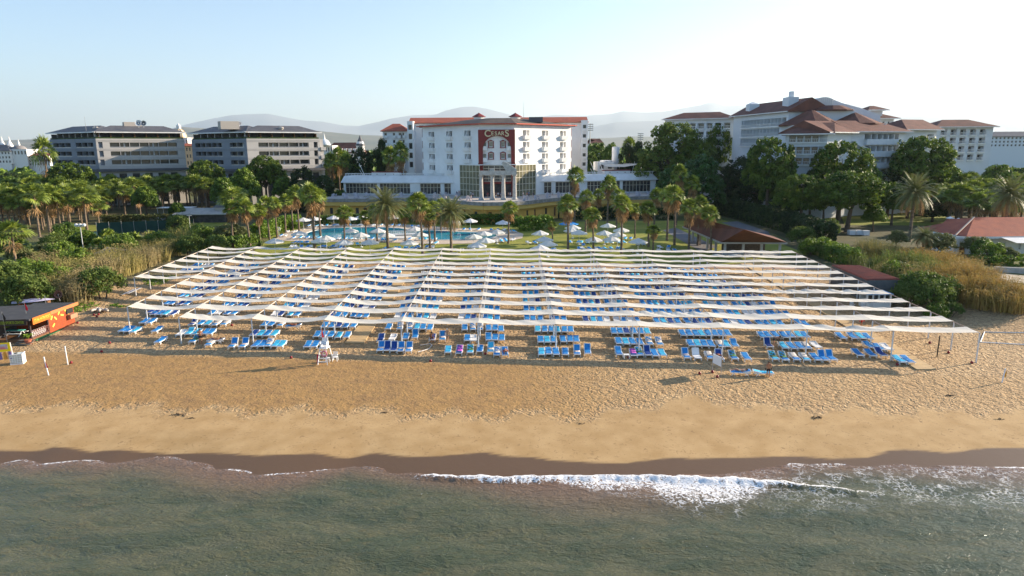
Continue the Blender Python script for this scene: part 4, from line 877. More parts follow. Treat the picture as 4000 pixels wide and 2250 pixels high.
# red arch frame
m=MB(); zt_,zs=zat(1940,506,YC-1),zf; t0,t1=-.15,FC.L+.25; ti0,ti1=tc(1886.5),tc(1996.5); tcn=(ti0+ti1)/2; rad=(ti1-ti0)/2; zc_=zat(1940,529,YC)-rad*1.02; o0,o1=.02,.9
FC.box(m,t0,ti0,o0,o1,zs,zc_); FC.box(m,ti1,t1,o0,o1,zs,zc_); prev=None
FC.box(m,t0-.1,ti0+.02,o1,o1+.25,zf,zat(1940,636,YC)); FC.box(m,ti1-.02,t1+.1,o1,o1+.25,zf,zat(1940,636,YC))
for i in range(25):
    a=math.pi*(1-i/24); p=(tcn+rad*math.cos(a),zc_+rad*math.sin(a))
    if prev:
        xa,xb=prev[0],p[0]
        m.hexa([FC.p(xa,o1,prev[1]),FC.p(xb,o1,p[1]),FC.p(xb,o0,p[1]),FC.p(xa,o0,prev[1]),FC.p(xa,o1,zt_),FC.p(xb,o1,zt_),FC.p(xb,o0,zt_),FC.p(xa,o0,zt_)])
    prev=p
FC.box(m,t0,ti0,o0,o1,zc_+.001,zt_); FC.box(m,ti1,t1,o0,o1,zc_+.001,zt_)
af=m.build('arch_frame',redp,ct)
zl=zat(1940,522,YC-1)
for ch,px,sz,bx in (('C',1906,2.9,.05),('E',1924.5,1.65,.04),('S',1938,1.65,.04),('A',1951.5,1.65,.04),('R',1964.5,1.65,.04),('S',1981,2.9,.05)):
    text(ch,sz,FC.p(tc(px),o1+.12,zl-(0 if sz<2 else 0.0)),(1,0,0),(0,0,1),gold,'letter',af,ext=.07,bold=.035 if sz<2 else .05)
# serifs on the C and the last S are flicks of the same cream
# roof
zr=ze; m=MB(); ov=1.5
outer=[FL.xy(-ov,ov),FL.xy(FL.L+.4,ov),FRt.xy(-.4,ov),FRt.xy(FRt.L+ov,ov),FRt.xy(FRt.L+ov,-16),FL.xy(-ov,-16)]
m.prism(outer,zr,zr+.30); m.build('roof_edge',pm('bright_red_fascia',(.50,.07,.035),None,rough=.6),ct)
m=MB(); inner=[FL.xy(0,.6),FL.xy(FL.L+.2,.8),FRt.xy(-.2,.8),FRt.xy(FRt.L,.6),FRt.xy(FRt.L,-15),FL.xy(0,-15)]; apx=((Ax[0]+Bx[0])/2,YC+12); z2=zr+.31
top=[(apx[0]-8,YC+13),(apx[0]-2.5,YC+6),(apx[0]+4.5,YC+6),(apx[0]+9,YC+13),(apx[0]+9,YC+18),(apx[0]-8,YC+18)]
m.add([(x,y,z2) for x,y in inner]+[(x,y,z2+1.9) for x,y in top],[(k,(k+1)%6,6+(k+1)%6,6+k) for k in range(6)]+[(6,7,8,9,10,11)]); m.build('roof',pm('dark_felt_roof',(.075,.065,.06),(.13,.10,.08),.5,.8),ct)
m=MB(); m.box(apx[0]+10.5,apx[0]+15,YC+9,YC+12,z2+.6,z2+2.3); m.build('roof_tank',slate,ct)
# red fins with open slots at both ends
for f,t in ((FL,-.9),(FRt,FRt.L+.6)):
    m=MB(); f.box(m,t-.1,t+.35,-1.2,-.6,zf,zr-.5); f.box(m,t-.1,t+.35,-3.2,-1.2,zr-2.4,zr-.5); m.build('red_fin',redp,ct)
    for k in range(4):
        m=MB(); f.box(m,min(t,0) if t<0 else f.L,max(t,f.L+.6) if t>0 else 0,-2.6,-.2,ztr-SP*k-2.9,ztr-SP*k-1.7); m.build('end_balcony',offw,ct)
# glazed lobbies and entrance
def glazing(fr,t0,t1,z0,z1,nc,nr,out,gm=glassl,name='glazing',w_=.07):
    g=MB(); fr.box(g,t0,t1,out-.05,out,z0,z1); go=g.build(name,gm,ct); f=MB()
    for k in range(nc+1): x=t0+(t1-t0)*k/nc; fr.box(f,x-w_,x+w_,out+.004,out+.1,z0,z1)
    for k in range(nr+1): z=z0+(z1-z0)*k/nr; fr.box(f,t0,t1,out+.104,out+.14,z-w_,z+w_)
    f.build('mullions',pm('cream_frame',(.62,.58,.46),None,rough=.6),go)
LGa,LGb=pt(1795,225),pt(1872,217); FG=Fr(LGa,LGb); zG=zat(1830,645,221)
RGa,RGb=pt(2014,217),pt(2092,225); FG2=Fr(RGa,RGb); sand_gl=pm('bronze_glass',(.22,.20,.12),(.12,.12,.08),.3,.2,spec=.6)
for f in (FG,FG2):
    glazing(f,0,f.L,zf,zG,6,5,0,sand_gl); m=MB(); f.box(m,0,f.L,-5,.15,zG,zG+.25); m.build('lobby_roof',white,ct)
    m=MB(); f.box(m,-.3,0,-9,.1,zf,zG) if f is FG else f.box(m,f.L,f.L+.3,-9,.1,zf,zG); m.build('side_wall',offw,ct)
glazing(FC,ti0,ti1,zat(1940,668,YC),zat(1940,647,YC),5,2,.0,glass); glazing(FC,ti0,ti1,zat(1940,708,YC),zat(1940,684,YC),5,2,.0,glass)
m=MB(); FC.box(m,ti0,ti1,-.6,-.1,zf,zat(1940,708,YC)); m.build('entrance_hall',dark,ct); m=MB(); FC.box(m,ti0,ti1,.05,.6,zat(1940,718,YC),zat(1940,709,YC)); m.build('entrance_canopy',redp,ct)
m=MB(); FC.box(m,ti0,ti1,-.1,.1,zat(1940,683,YC),zat(1940,669,YC)); m.build('spandrel',offw,ct)
# back wings
def block(par,pxa,Ya,pxb,Yb,ytop,yref,z0,depth,m,holes_px=[],rows=[],dep=.5,name='wall',bal=None,wm_=glass,back=True):
    fr=Fr(pt(pxa,Ya),pt(pxb,Yb)); zt=zat(pxa,ytop,Ya); hs=[]
    for (xa,xb) in holes_px:
        ta,tb=fr.t_at(xa),fr.t_at(xb)
        for ya,yb in rows: hs.append((max(ta,.02),min(tb,fr.L-.02),zat(pxa,yb,Ya),zat(pxa,ya,Ya)))
    mb=MB(); fr.wall(mb,0,fr.L,z0,zt,hs,dep); shell(mb,fr,0,fr.L,z0,zt,depth); mb.build(name,m,par)
    for h in hs:
        g=MB(); fr.box(g,h[0]+.06,h[1]-.06,-dep+.02,-dep+.08,h[2]+.05,h[3]-.05); g.build('window',wm_,par)
        if bal:
            b=MB(); fr.box(b,h[0]-bal[1],h[1]+bal[1],.01,bal[0],h[2]-bal[2],h[2]+.05); b.build('balcony',m,par)
    return fr,zt
fr,zt=block(ct,1612,262,1850,262,480,0,2,12,offw,[(1640,1658),(1686,1703),(1730,1747)],[(490,500)],.3)
m=MB(); hip(m,fr,-1.2,fr.L+.5,-12.5,.8,zt,2.1,0); m.build('red_roof',rtile,ct)
fr,zt=block(ct,1594,258,1617,258,473,0,2,9,offw,[(1598,1612)],[(487,507),(522,544),(558,582),(596,618),(632,654)],.9)
fr,zt=block(ct,1498,268,1596,268,511,0,2,10,offw,[(1504,1514),(1537,1546),(1560,1572),(1574,1582)],[(519,530),(547,559),(575,587),(604,616)],.5,bal=(.9,.35,1.0)); m=MB(); hip(m,fr,-.8,fr.L+.3,-10.5,.8,zt,2.8,4); m.build('red_roof',rtile,ct)
fr,zt=block(ct,2030,262,2288,262,478,0,2,12,offw,[(2140,2150),(2184,2199),(2230,2246)],[(488,497)],.3); m=MB(); hip(m,fr,-.5,fr.L+.8,-12.5,.8,zt,2.1,0); m.build('red_roof',rtile,ct)
fr,zt=block(ct,2272,258,2295,258,469,0,2,9,offw,[(2276,2289)],[(487,502),(524,538),(561,576),(598,612),(634,648)],.7,bal=(.7,.1,.9))
for px in (1873,2014):
    x,y=pt(px,248); z=zat(px,480,248); m=MB(); m.prism([(x+1.9*math.cos(a*math.pi/4+.39),y+1.9*math.sin(a*math.pi/4+.39)) for a in range(8)],z-3,zat(px,457,248)); cu_=m.build('turret',offw,ct)
    m=MB(); zz=zat(px,457,248); m.lathe((x,y,zz),[(2.5,0),(2.4,.15),(.3,1.3),(.02,1.5)],8); m.build('turret_roof',redp,cu_)
m=MB(); x,y=pt(2046,250); m.tube((x,y,zat(2046,470,250)),(x,y,zat(2046,395,250)),.07,.03,5); m.build('antenna_mast',metal,ct)
# low terrace restaurants
def low_wing(pxa,Ya,pxb,Yb,label,bays,endcap):
    fr=Fr(pt(pxa,Ya),pt(pxb,Yb)); t=thing('terrace_restaurant',label,'restaurant building',(pt(pxa,Ya)[0],Ya,zf)); zE=zat(pxa,713 if pxa<2000 else 709,Ya); zT=zat(pxa,688 if pxa<2000 else 686,Ya); hs=[]
    for a,b in bays: hs.append((fr.t_at(a),fr.t_at(b),zf+.25,zE-.3))
    mb=MB(); fr.wall(mb,0,fr.L,zf,zE,hs,.35,back=True); shell(mb,fr,0,fr.L,zf,zE,9); mb.build('wall',white,t)
    m=MB(); m.hexa([fr.p(-.6,.9,zE),fr.p(fr.L+.6,.9,zE),fr.p(fr.L+.3,-9,zE),fr.p(-.3,-9,zE),fr.p(0,-.9,zT),fr.p(fr.L-.9,-.9,zT),fr.p(fr.L-.9,-9,zT),fr.p(0,-9,zT)]); m.build('sloped_fascia_roof',white,t)
    for h in hs:
        g=MB(); fr.box(g,h[0]+.02,h[1]-.02,-.33,-.28,h[2]+.02,h[3]-.02); go=g.build('window',pm('restaurant_glass',(.10,.085,.07),(.03,.03,.035),.8,.15,spec=.6,lo=.42,hi=.58),t); f=MB(); n=max(2,round((h[1]-h[0])/1.25))
        for k in range(n+1): x=h[0]+(h[1]-h[0])*k/n; fr.box(f,max(h[0],x-.06),min(h[1],x+.06),-.276,-.2,h[2],h[3])
        for q in (.0,.62,1.): z=h[2]+(h[3]-h[2])*q; fr.box(f,h[0],h[1],-.196,-.15,z-.05,z+.05)
        f.build('frame',pm('cream_frame',(.62,.58,.46)),go)
    b=MB(); n=int(fr.L/.55)
    for k in range(n): x=fr.L*k/n; fr.box(b,x-.07,x+.07,-2.1,-1.95,zT,zT+.75)
    fr.box(b,0,fr.L,-2.15,-1.9,zT+.75,zT+.9); b.build('balustrade',white,t); return fr,zT,t
fL,zTl,tL=low_wing(1335,237,1806,229,'long low white restaurant wing left of the hotel with a sloping roof edge',[(1343,1467),(1477,1597),(1637,1717),(1732,1790)],0)
fR,zTr,tR=low_wing(2084,229,2566,237,'long low white restaurant wing right of the hotel with a sloping roof edge',[(2096,2155),(2171,2240),(2296,2350),(2355,2425),(2436,2545)],0)
for fr,zT,a,b,nm in ((fL,zTl,1430,1540,'white boat shaped roof bar with portholes left of the hotel'),(fR,zTr,2378,2480,'white boat shaped roof bar with portholes right of the hotel')):
    ta,tb=fr.t_at(a),fr.t_at(b); t=thing('roof_bar',nm,'bar',fr.p(ta,-5,zT)); m=MB(); fr.box(m,ta,tb,-6,-4,zT,zT+1.1); m.build('counter',white,t); m=MB(); fr.box(m,ta-.3,tb+.3,-6.2,-3.8,zT+1.1,zT+1.35); m.build('red_rail',redp,t); m=MB()
    for k in (.2,.5,.8): m.tube(fr.p(ta+(tb-ta)*k,-4.0,zT+.55),fr.p(ta+(tb-ta)*k,-3.93,zT+.55),.25,n=10)
    m.build('portholes',wood,t)
    for tt,dx in ((ta-3,-1.8),(ta-3.6,-1.2),(tb+1,.9),(tb+2,1.5)):
        m=MB(); m.tube(fr.p(tt,-5,zT),fr.p(tt+dx,-5,zT+ (4.2 if dx in(-1.8,.9) else 2.)),.09,.05,6); m.build('mast',white,t)
# terrace with stone parapet over a yellow wall
edge=[(1225,768),(1265,769),(1400,769),(1560,767),(1690,766),(1760,772),(1830,779),(1890,782),(1990,781),(2060,777),(2130,769),(2190,764),(2260,763),(2400,761),(2580,758)]
EP=[G(a,b,8.3)[:2] for a,b in edge]; tz=7.4
te=thing('hotel_terrace','raised hotel terrace with a grey stone parapet over a yellow wall','terrace',(EP[7][0],EP[7][1],1.4)); back=[(EP[-1][0],250),(EP[0][0],250)]
m=MB(); m.prism(EP+back,5.9,tz); m.build('terrace_floor',pm('terrace_paving',(.52,.47,.42),(.44,.40,.36),.8,.8),te)
def along(mb,pts,o0,o1,z0,z1):
    for a,b in zip(pts,pts[1:]): f=Fr(a,b); f.box(mb,-.02,f.L+.02,o0,o1,z0,z1)
m=MB(); along(m,EP,.02,.5,6.75,7.75); m.build('stone_parapet',stoned,te)
m=MB(); along(m,EP,-.3,.25,5.6,6.74); m.build('yellow_band',pm('ochre_band',(.62,.42,.12),None,rough=.8),te)
m=MB(); gl=[]
for a,b in zip(EP,EP[1:]):
    f=Fr(a,b); hs=[]; k=1.2
    while k<f.L-1.4: hs.append((k,k+1.0,3.0 if len(gl)%2 else 2.2,4.9)); gl.append((f,hs[-1])); k+=4.1
    hs2=[(h[0],h[1],h[2],h[3]) for h in hs]
    # wall set back below the terrace edge
    g=Fr(f.xy(0,-1.1),f.xy(f.L,-1.1)); g.wall(m,-.1,g.L+.1,1.2,5.9,hs2,.25)
    for h in hs2:
        q=MB(); g.box(q,h[0]+.04,h[1]-.04,-.22,-.16,h[2]+.04,h[3]-.04); q.build('door' if h[2]<2.5 else 'window',wood if h[2]<2.5 else glass,te)
m.build('yellow_wall',yellow,te)
# temple portico
Yt=205; tp=thing('temple_portico','broken white marble temple front with four columns before the hotel','portico',(P(1945,771,Yt)[0],Yt,tz))
zc1=zat(1945,682,Yt)
for px in (1879,1922.5,1966,2010):
    x=P(px,700,Yt)[0]; m=MB(); m.lathe((x,Yt,tz),[(.85,0),(.85,.35),(.68,.5),(.62,.8),(.55,(zc1-tz)*.6),(.5,zc1-tz-.6),(.75,zc1-tz-.25),(.8,zc1-tz)],14); m.build('column',stone,tp,smooth=False)
m=MB(); xa,xb=P(1872,700,Yt)[0],P(2018,700,Yt)[0]; m.box(xa,xb,Yt-.8,Yt+.8,zc1+.002,zat(1945,667,Yt)); m.build('entablature',stone,tp)
m=MB(); z0=zat(1945,667,Yt)+.003; q=[(P(1976,700,Yt)[0],0),(P(2018,700,Yt)[0],0),(P(2018,700,Yt)[0],.5),(P(1978,700,Yt)[0],2.4),(P(1966,700,Yt)[0],2.7),(P(1960,700,Yt)[0],2.2)]
m.add([(x,Yt-.6,z0+z) for x,z in q]+[(x,Yt+.6,z0+z) for x,z in q],[(5,4,3,2,1,0),(6,7,8,9,10,11)]+[(k,(k+1)%6,6+(k+1)%6,6+k) for k in range(6)]); xx=P(1923,700,Yt)[0]; m.box(xx-.7,xx+.7,Yt-.6,Yt+.6,z0,z0+.7); m.build('broken_pediment',stone,tp)
# ===== grey hotels on the left =====
def grey_hotel(label,pxL,YL,pxC,YC_,pxR,YR,ytop,cols_l,cols_r,extra,plant,z_off=0,vis=()):
    t=thing('hotel_building',label,'hotel',(pt(pxC,YC_)[0],YC_,1.4)); a,b=Fr(pt(pxL,YL),pt(pxC,YC_)),Fr(pt(pxC,YC_),pt(pxR,YR)); zt=zat(pxC,ytop,YC_); F_=3.35
    rows=[(zt-3.45-F_*k*1.0,zt-1.5-F_*k*1.0) for k in range(3)]
    for f,cols,m_ in ((a,cols_l,clad_shaded),(b,cols_r,clad_lit)):
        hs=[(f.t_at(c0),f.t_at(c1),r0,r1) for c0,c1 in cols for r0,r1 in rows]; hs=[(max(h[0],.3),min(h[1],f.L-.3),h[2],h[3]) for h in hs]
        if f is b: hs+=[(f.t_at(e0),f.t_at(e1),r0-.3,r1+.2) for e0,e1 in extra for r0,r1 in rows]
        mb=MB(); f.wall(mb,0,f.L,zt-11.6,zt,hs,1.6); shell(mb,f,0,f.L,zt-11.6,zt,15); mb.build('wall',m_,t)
        mb=MB()
        for k in range(4): z=zt-1.2-F_*k; f.box(mb,0,f.L,.01,.05,z,z+.06); f.box(mb,0,f.L,.01,.05,z+.5,z+.55)
        mb.build('cladding_lines',slate,t)
        for h in hs:
            g=MB(); f.box(g,h[0]+.05,h[1]-.05,-1.55,-1.45,h[2]+.02,h[3]-.02); w_=g.build('window_band',glass,t); n=max(1,round((h[1]-h[0])/3.6))
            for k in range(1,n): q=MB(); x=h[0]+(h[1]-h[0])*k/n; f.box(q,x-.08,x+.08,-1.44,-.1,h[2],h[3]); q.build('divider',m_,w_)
            q=MB(); f.box(q,h[0],h[1],-.12,-.06,h[2]+.02,h[2]+.35); q.build('railing',metal,w_)
            for k in range(n):
                if (k*7+int(h[2]))%3==0: q=MB(); x=h[0]+(h[1]-h[0])*(k+.5)/n; f.box(q,x-.3,x+.25,-1.43,-1.38,h[2]+.05,h[3]-.1); q.build('curtain',recess,w_)
        # set back top floor with awnings
        mb=MB(); f.box(mb,1.2,f.L-1.2,-12,-2.6,zt,zt+2.3); mb.build('penthouse',dark,t)
        mb=MB(); n=max(3,round(f.L/4.5))
        for k in range(n+1): mb=MB(); x=1.2+(f.L-2.4)*k/n; f.box(mb,x-.12,x+.12,-2.6,-.3,zt,zt+2.0); mb.build('post',wood if f is b else metal,t)
        mb=MB(); f.box(mb,.3,f.L-.3,-.35,-.25,zt,zt+.55); mb.build('planter_rail',leaf4,t)
        mb=MB(); hip(mb,f,-.9,f.L+.9,-13.5,.6,zt+2.55,2.6,7.); mb.build('dark_roof',slate,t)
        mb=MB(); f.box(mb,-.9,f.L+.9,.6,.75,zt+2.2,zt+2.6); mb.build('eave_line',white,t)
        mb=MB(); f.box(mb,-1,f.L+1,-12,1.6,zt-12.6,zt-11.62); mb.build('podium_roof',slate,t)
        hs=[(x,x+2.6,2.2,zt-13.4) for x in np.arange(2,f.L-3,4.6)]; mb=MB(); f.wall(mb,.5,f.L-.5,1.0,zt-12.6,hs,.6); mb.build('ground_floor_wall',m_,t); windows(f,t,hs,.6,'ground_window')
    f=b; ta,tb=f.t_at(plant[0]),f.t_at(plant[1]); m=MB(); f.box(m,ta,tb,-11,-6,zt+3.6,zt+6.6); m.build('plant_room',pm('beige_render',(.42,.38,.34),None),t)
    return t,a,b,zt
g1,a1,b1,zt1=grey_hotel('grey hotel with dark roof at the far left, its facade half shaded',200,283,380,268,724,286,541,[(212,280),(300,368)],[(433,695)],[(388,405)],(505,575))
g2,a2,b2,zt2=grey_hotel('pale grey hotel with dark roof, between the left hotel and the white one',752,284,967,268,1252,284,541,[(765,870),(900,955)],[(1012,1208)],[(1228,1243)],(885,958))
m=MB(); b2.box(m,b2.L-.02,b2.L+1.6,-6,-.6,1.2,zt2-.2); m.build('corner_stair_tower',clad_lit,g2)
for k in range(3): m=MB(); b2.box(m,b2.L+.2,b2.L+2.4,-3,.3,zt2-4.6-3.35*k,zt2-3.3-3.35*k); m.build('corner_balcony',clad_lit,g2)
def dish(par_label,px,py,Y,r,m_):
    x,y,z=P(px,py,Y); t=thing('satellite_dish',par_label,'satellite dish',(x,y,z-r-.6)); m=MB(); m.tube((x,y,z-r-.6),(x,y,z),.08,n=6); m.build('stand',metal,t)
    m=MB(); n=14; c=Vector((x,y,z)); ax=Vector((.25,-.9,.35)).normalized(); u=ax.cross(Vector((0,0,1))).normalized(); v=u.cross(ax); rings=[(0,-.25),(.5,-.19),(1,0)]; vs=[tuple(c-ax*.25*r)]
    for q,dz in rings[1:]:
        for k in range(n): an=2*math.pi*k/n; vs.append(tuple(c+(u*math.cos(an)+v*math.sin(an))*r*q+ax*dz*r))
    fs=[(0,1+k,1+(k+1)%n) for k in range(n)]+[(1+k,1+(k+1)%n,1+n+(k+1)%n,1+n+k) for k in range(n)]; m.add(vs,fs); m.build('bowl',m_,t,smooth=True)
dish('round white satellite dish on the plant room, left of two',540,480,277,1.25,white); dish('blue grey satellite dish on the plant room, right of two',560,481,277,1.1,metal); dish('white satellite dish on the second grey hotel',935,482,277,.9,white)
t=thing('antenna_mast','thin antenna mast on the left grey hotel roof','antenna',P(335,500,272)); m=MB(); x,y,z=P(335,500,272); m.tube((x,y,z-1),(x,y,zat(333,455,272)),.09,.04,5); m.build('mast',metal,t)
# roof-top vents
for i,(px,Y) in enumerate([(368,274),(378,274),(400,276),(412,276),(1095,278),(1100,278)]):
    x,y,z=P(px,498,Y); t=thing('roof_vent',f'small roof vent on a grey hotel, {onum(i+1)} from the left','vent',(x,y,z-1.6),'vents on the grey hotel roofs'); m=MB(); m.lathe((x,y,z-1.6),[(.55,0),(.55,1.0),(.85,1.25),(.7,1.7),(.2,1.95)],10); m.build('cowl',pm('beige_render',(.42,.38,.34)),t)
# ===== far buildings =====
def far_block(t,pxa,pxb,Y,yt,yb,m_,nc,nr,roof=None,rise=3,depth=14,wmat=glass):
    fr=Fr(pt(pxa,Y),pt(pxb,Y)); zt,zb=zat(pxa,yt,Y),zat(pxa,yb,Y); hs=[]; W_=fr.L/nc; Hh=(zt-zb)/nr
    for i in range(nc):
        for j in range(nr): hs.append((i*W_+W_*.25,i*W_+W_*.75,zb+j*Hh+Hh*.25,zb+j*Hh+Hh*.75))
    mb=MB(); fr.wall(mb,0,fr.L,min(zb,zg(0,Y)),zt,hs,.5); shell(mb,fr,0,fr.L,zb,zt,depth); mb.build('wall',m_,t)
    g=MB(); 
    for h in hs: fr.box(g,h[0]+.02,h[1]-.02,-.48,-.4,h[2]+.02,h[3]-.02)
    g.build('windows',wmat,t)
    if roof: m=MB(); hip(m,fr,-.8,fr.L+.8,-depth-.8,.8,zt,rise); m.build('roof',roof,t)
    return fr,zt
def dome(t,px,Y,yb,yt,rpx,m_,name='dome',spire=0,ribs=None):
    x,y=pt(px,Y); z0,z1=zat(px,yb,Y),zat(px,yt,Y); r=rpx*Y/2667; h=z1-z0; m=MB(); m.lathe((x,y,z0),[(r*math.cos(a),h*math.sin(a)) for a in np.linspace(0,1.5,8)],16); d_=m.build(name,m_,t,smooth=True)
    if ribs:
        m=MB()
        for k in range(8):
            an=k*math.pi/4
            for a,b in zip(np.linspace(0,1.4,6),np.linspace(0,1.4,6)[1:]): m.bar((x+math.cos(an)*r*1.01*math.cos(a),y+math.sin(an)*r*1.01*math.cos(a),z0+h*1.01*math.sin(a)),(x+math.cos(an)*r*1.01*math.cos(b),y+math.sin(an)*r*1.01*math.cos(b),z0+h*1.01*math.sin(b)),.35,.2)
        m.build('ribs',ribs,d_)
    if spire: m=MB(); m.lathe((x,y,z1-.2),[(r*.22,0),(r*.15,spire*.3),(.05,spire)],8); m.build('finial',white,d_)
fw=pm('far_white_wall',(.72,.70,.68),None)
t=thing('palace_hotel','distant white palace hotel with a grey dome at the far left','hotel',(*pt(90,560),2)); far_block(t,-60,190,560,608,650,fw,24,3,redp,2); far_block(t,40,105,556,583,610,fw,5,1); dome(t,78,562,583,567,25,pm('lead_dome',(.20,.19,.19),None),spire=5)
far_block(t,-60,40,554,590,640,fw,8,3,slate,5)
for px in (14,43): x,y=pt(px,570); m=MB(); m.lathe((x,y,zat(px,600,570)),[(3.2,0),(3,5.),(2.2,7),(.9,10),(.1,14)],8); m.build('onion_spire',fw,t)
t=thing('domed_tower','cream ribbed dome tower rising between the two grey hotels','tower',(*pt(712,420),2)); dome(t,710,420,538,503,24,pm('cream_dome',(.72,.62,.48),None),spire=3,ribs=pm('ochre_rib',(.5,.33,.14),None)); far_block(t,686,738,418,538,570,fw,5,1,depth=8); far_block(t,690,760,410,570,650,pm('peach_wall',(.65,.42,.25),None),6,3,rtile,1.5,depth=9)
x,y=pt(708,422); m=MB(); m.lathe((x,y,zat(708,504,422)),[(1.3,0),(1.3,1.6),(1.5,1.8),(.7,2.6),(.1,3.4)],10); m.build('lantern',fw,t)
t=thing('domed_hall','distant pale domed hall behind the second grey hotel','hall',(*pt(1270,430),2)); dome(t,1270,430,568,543,22,pm('pale_dome',(.62,.66,.70),None),spire=4); far_block(t,1240,1300,432,568,600,fw,6,1)
t=thing('old_town_hotel','distant long hotel with brown mansard roofs and dormers','hotel',(*pt(1340,450),2)); fr,zt=far_block(t,1262,1420,450,597,640,fw,16,3,dtile,6.5,depth=12); m=MB()
for k in range(8): x=3+k*(fr.L-6)/7; fr.box(m,x-.9,x+.9,-2.5,.4,zt,zt+2.6)
m.build('dormers',fw,t)
t=thing('pointed_tower','distant white tower with a dark banded pointed roof','tower',(*pt(1409,440),2)); m=MB(); x,y=pt(1409,440); m.lathe((x,y,2),[(2.6,0),(2.6,zat(1409,570,440)-2),(3,zat(1409,569,440)-2)],8); m.build('shaft',fw,t)
zz=zat(1409,569,440)
for k,(r0,r1,mm) in enumerate([(3.1,2.6,slate),(2.5,1.9,fw),(1.85,1.2,slate),(1.15,.05,slate)]): m=MB(); m.lathe((x,y,zz+k*1.3),[(r0,0),(r1,1.28 if k<3 else 2.6)],8); m.build('roof_band',mm,t)
t=thing('far_hotel','distant pale hotel row at the far right edge','hotel',(*pt(3930,430),2)); far_block(t,3862,4080,430,533,575,pm('hazy_white',(.62,.66,.70),None),14,3,slate,3)
t=thing('roofed_villa','distant house roofs above the trees right of the white hotel','house',(*pt(2330,430),2)); far_block(t,2303,2352,430,558,580,fw,6,2,dtile,2.6)
t=thing('water_tower','white cylindrical storage tower behind the right terrace','storage tower',(*pt(2405,268),2)); m=MB(); x,y=pt(2405,268); m.lathe((x,y,1.5),[(1.45,0),(1.45,zat(2405,576,268)-1.5),(1.2,zat(2405,573,268)-1.5)],20); m.build('tank',white,t,smooth=True)
for i,(px,y0,Y) in enumerate([(2304,483,400),(2500,520,420)]):
    x,y=pt(px,Y); zt=zat(px,y0,Y); t=thing('floodlight_mast',f'tall sports floodlight mast {"right of the white hotel" if i==0 else "above the dark conifers"}','floodlight mast',(x,y,2),'floodlight masts'); m=MB(); m.tube((x,y,1.5),(x,y,zt),.35,.2,6); m.build('mast',metal,t); m=MB()
    for k in range(4): m.box(x-1.7,x+1.7,y-.3,y,zt-.6-k*1.1,zt-.1-k*1.1)
    m.build('lamp_panel',metal,t)
# canopy behind right terrace
t=thing('canopy_tent','beige peaked shade canopy behind the right terrace','canopy',(*pt(2440,250),zf)); q=[P(2342,640,252),P(2380,652,246),P(2440,652,246),P(2508,640,250),P(2505,632,262),P(2420,640,262)]; m=MB(); m.add(q,[(0,1,2,5),(2,3,4,5)]); m.build('cloth',canvas,t); m=MB(); m.tube(P(2342,634,252),P(2356,672,240),.12,n=6); m.tube(P(2516,632,250),P(2497,672,240),.12,n=6); m.tube((P(2420,640,262)),(P(2420,640,262)[0],262,2),.12,n=6); m.build('poles',white,t)
t=thing('service_building','low white service block behind the right terrace','building',(*pt(2400,262),2)); far_block(t,2336,2400,258,634,668,offw,2,1); far_block(t,2362,2398,262,628,640,offw,2,1)
# ===== right hotel complex =====
rh=thing('hotel_building','sprawling white hotel with brown tiled hip roofs on the right','hotel',(*pt(3150,220),1.6)); rw=pm('cool_white_wall',(.66,.69,.72),(.60,.63,.66),.2,.75)
def rblock(pxa,Ya,pxb,Yb,ytop,z0,depth,rise,cols,rows,inset=None,bal=True,roof=True,ends=(1,1),ov=1.2,dep=1.6,rail=True):
    fr,zt=None,None; fr=Fr(pt(pxa,Ya),pt(pxb,Yb)); zt=zat(pxa,ytop,Ya); hs=[]
    for xa,xb in cols:
        for ya,yb in rows: hs.append((fr.t_at(xa),fr.t_at(xb),zat(pxa,yb,Ya),zat(pxa,ya,Ya)))
    mb=MB(); fr.wall(mb,0,fr.L,z0,zt,hs,dep); shell(mb,fr,0,fr.L,z0,zt,depth); mb.build('wall',rw,rh)
    for h in hs:
        g=MB(); n=max(1,round((h[1]-h[0])/2.2))
        for k in range(n): a=h[0]+(h[1]-h[0])*k/n; b=h[0]+(h[1]-h[0])*(k+1)/n; fr.box(g,a+.25,b-.25,-dep+.02,-dep+.1,h[2]+.1,h[3]-.25)
        wo=g.build('window_band',glass,rh)
        if rail:
            q=MB(); fr.box(q,h[0]-.1,h[1]+.1,.01,.5,h[2]-.35,h[2]+.05); fr.box(q,h[0]-.1,h[1]+.1,.42,.5,h[2]+.85,h[2]+.95); nn=max(3,int((h[1]-h[0])/.45))
            for k in range(nn+1): x=h[0]+(h[1]-h[0])*k/nn; fr.box(q,x-.05,x+.05,.43,.49,h[2]+.05,h[2]+.85)
            q.build('balcony',white,wo)
        if n>1:
            for k in range(1,n): q=MB(); x=h[0]+(h[1]-h[0])*k/n; fr.box(q,x-.1,x+.1,-dep+.12,.4,h[2],h[3]); q.build('divider',rw,wo)
    if roof: m=MB(); hip(m,fr,-ov,fr.L+ov,-depth-ov,ov,zt+.05,rise,inset,.2,ends); m.build('tiled_roof',dtile,rh); m=MB(); fr.box(m,-ov,fr.L+ov,ov,ov+.12,zt-.25,zt+.04); m.build('eave_board',white,rh)
    return fr,zt
rblock(2594,268,2858,258,467,1.6,13,2.6,[(2612,2630),(2650,2668),(2690,2712),(2720,2745),(2755,2777),(2788,2812),(2822,2847)],[(484,505),(516,538),(548,570),(580,602)],7)
rblock(2858,256,3070,222,455,1.6,14,4.2,[(2890,3062)],[(475,503),(510,537),(545,571)],6,ends=(0,0),dep=1.8)
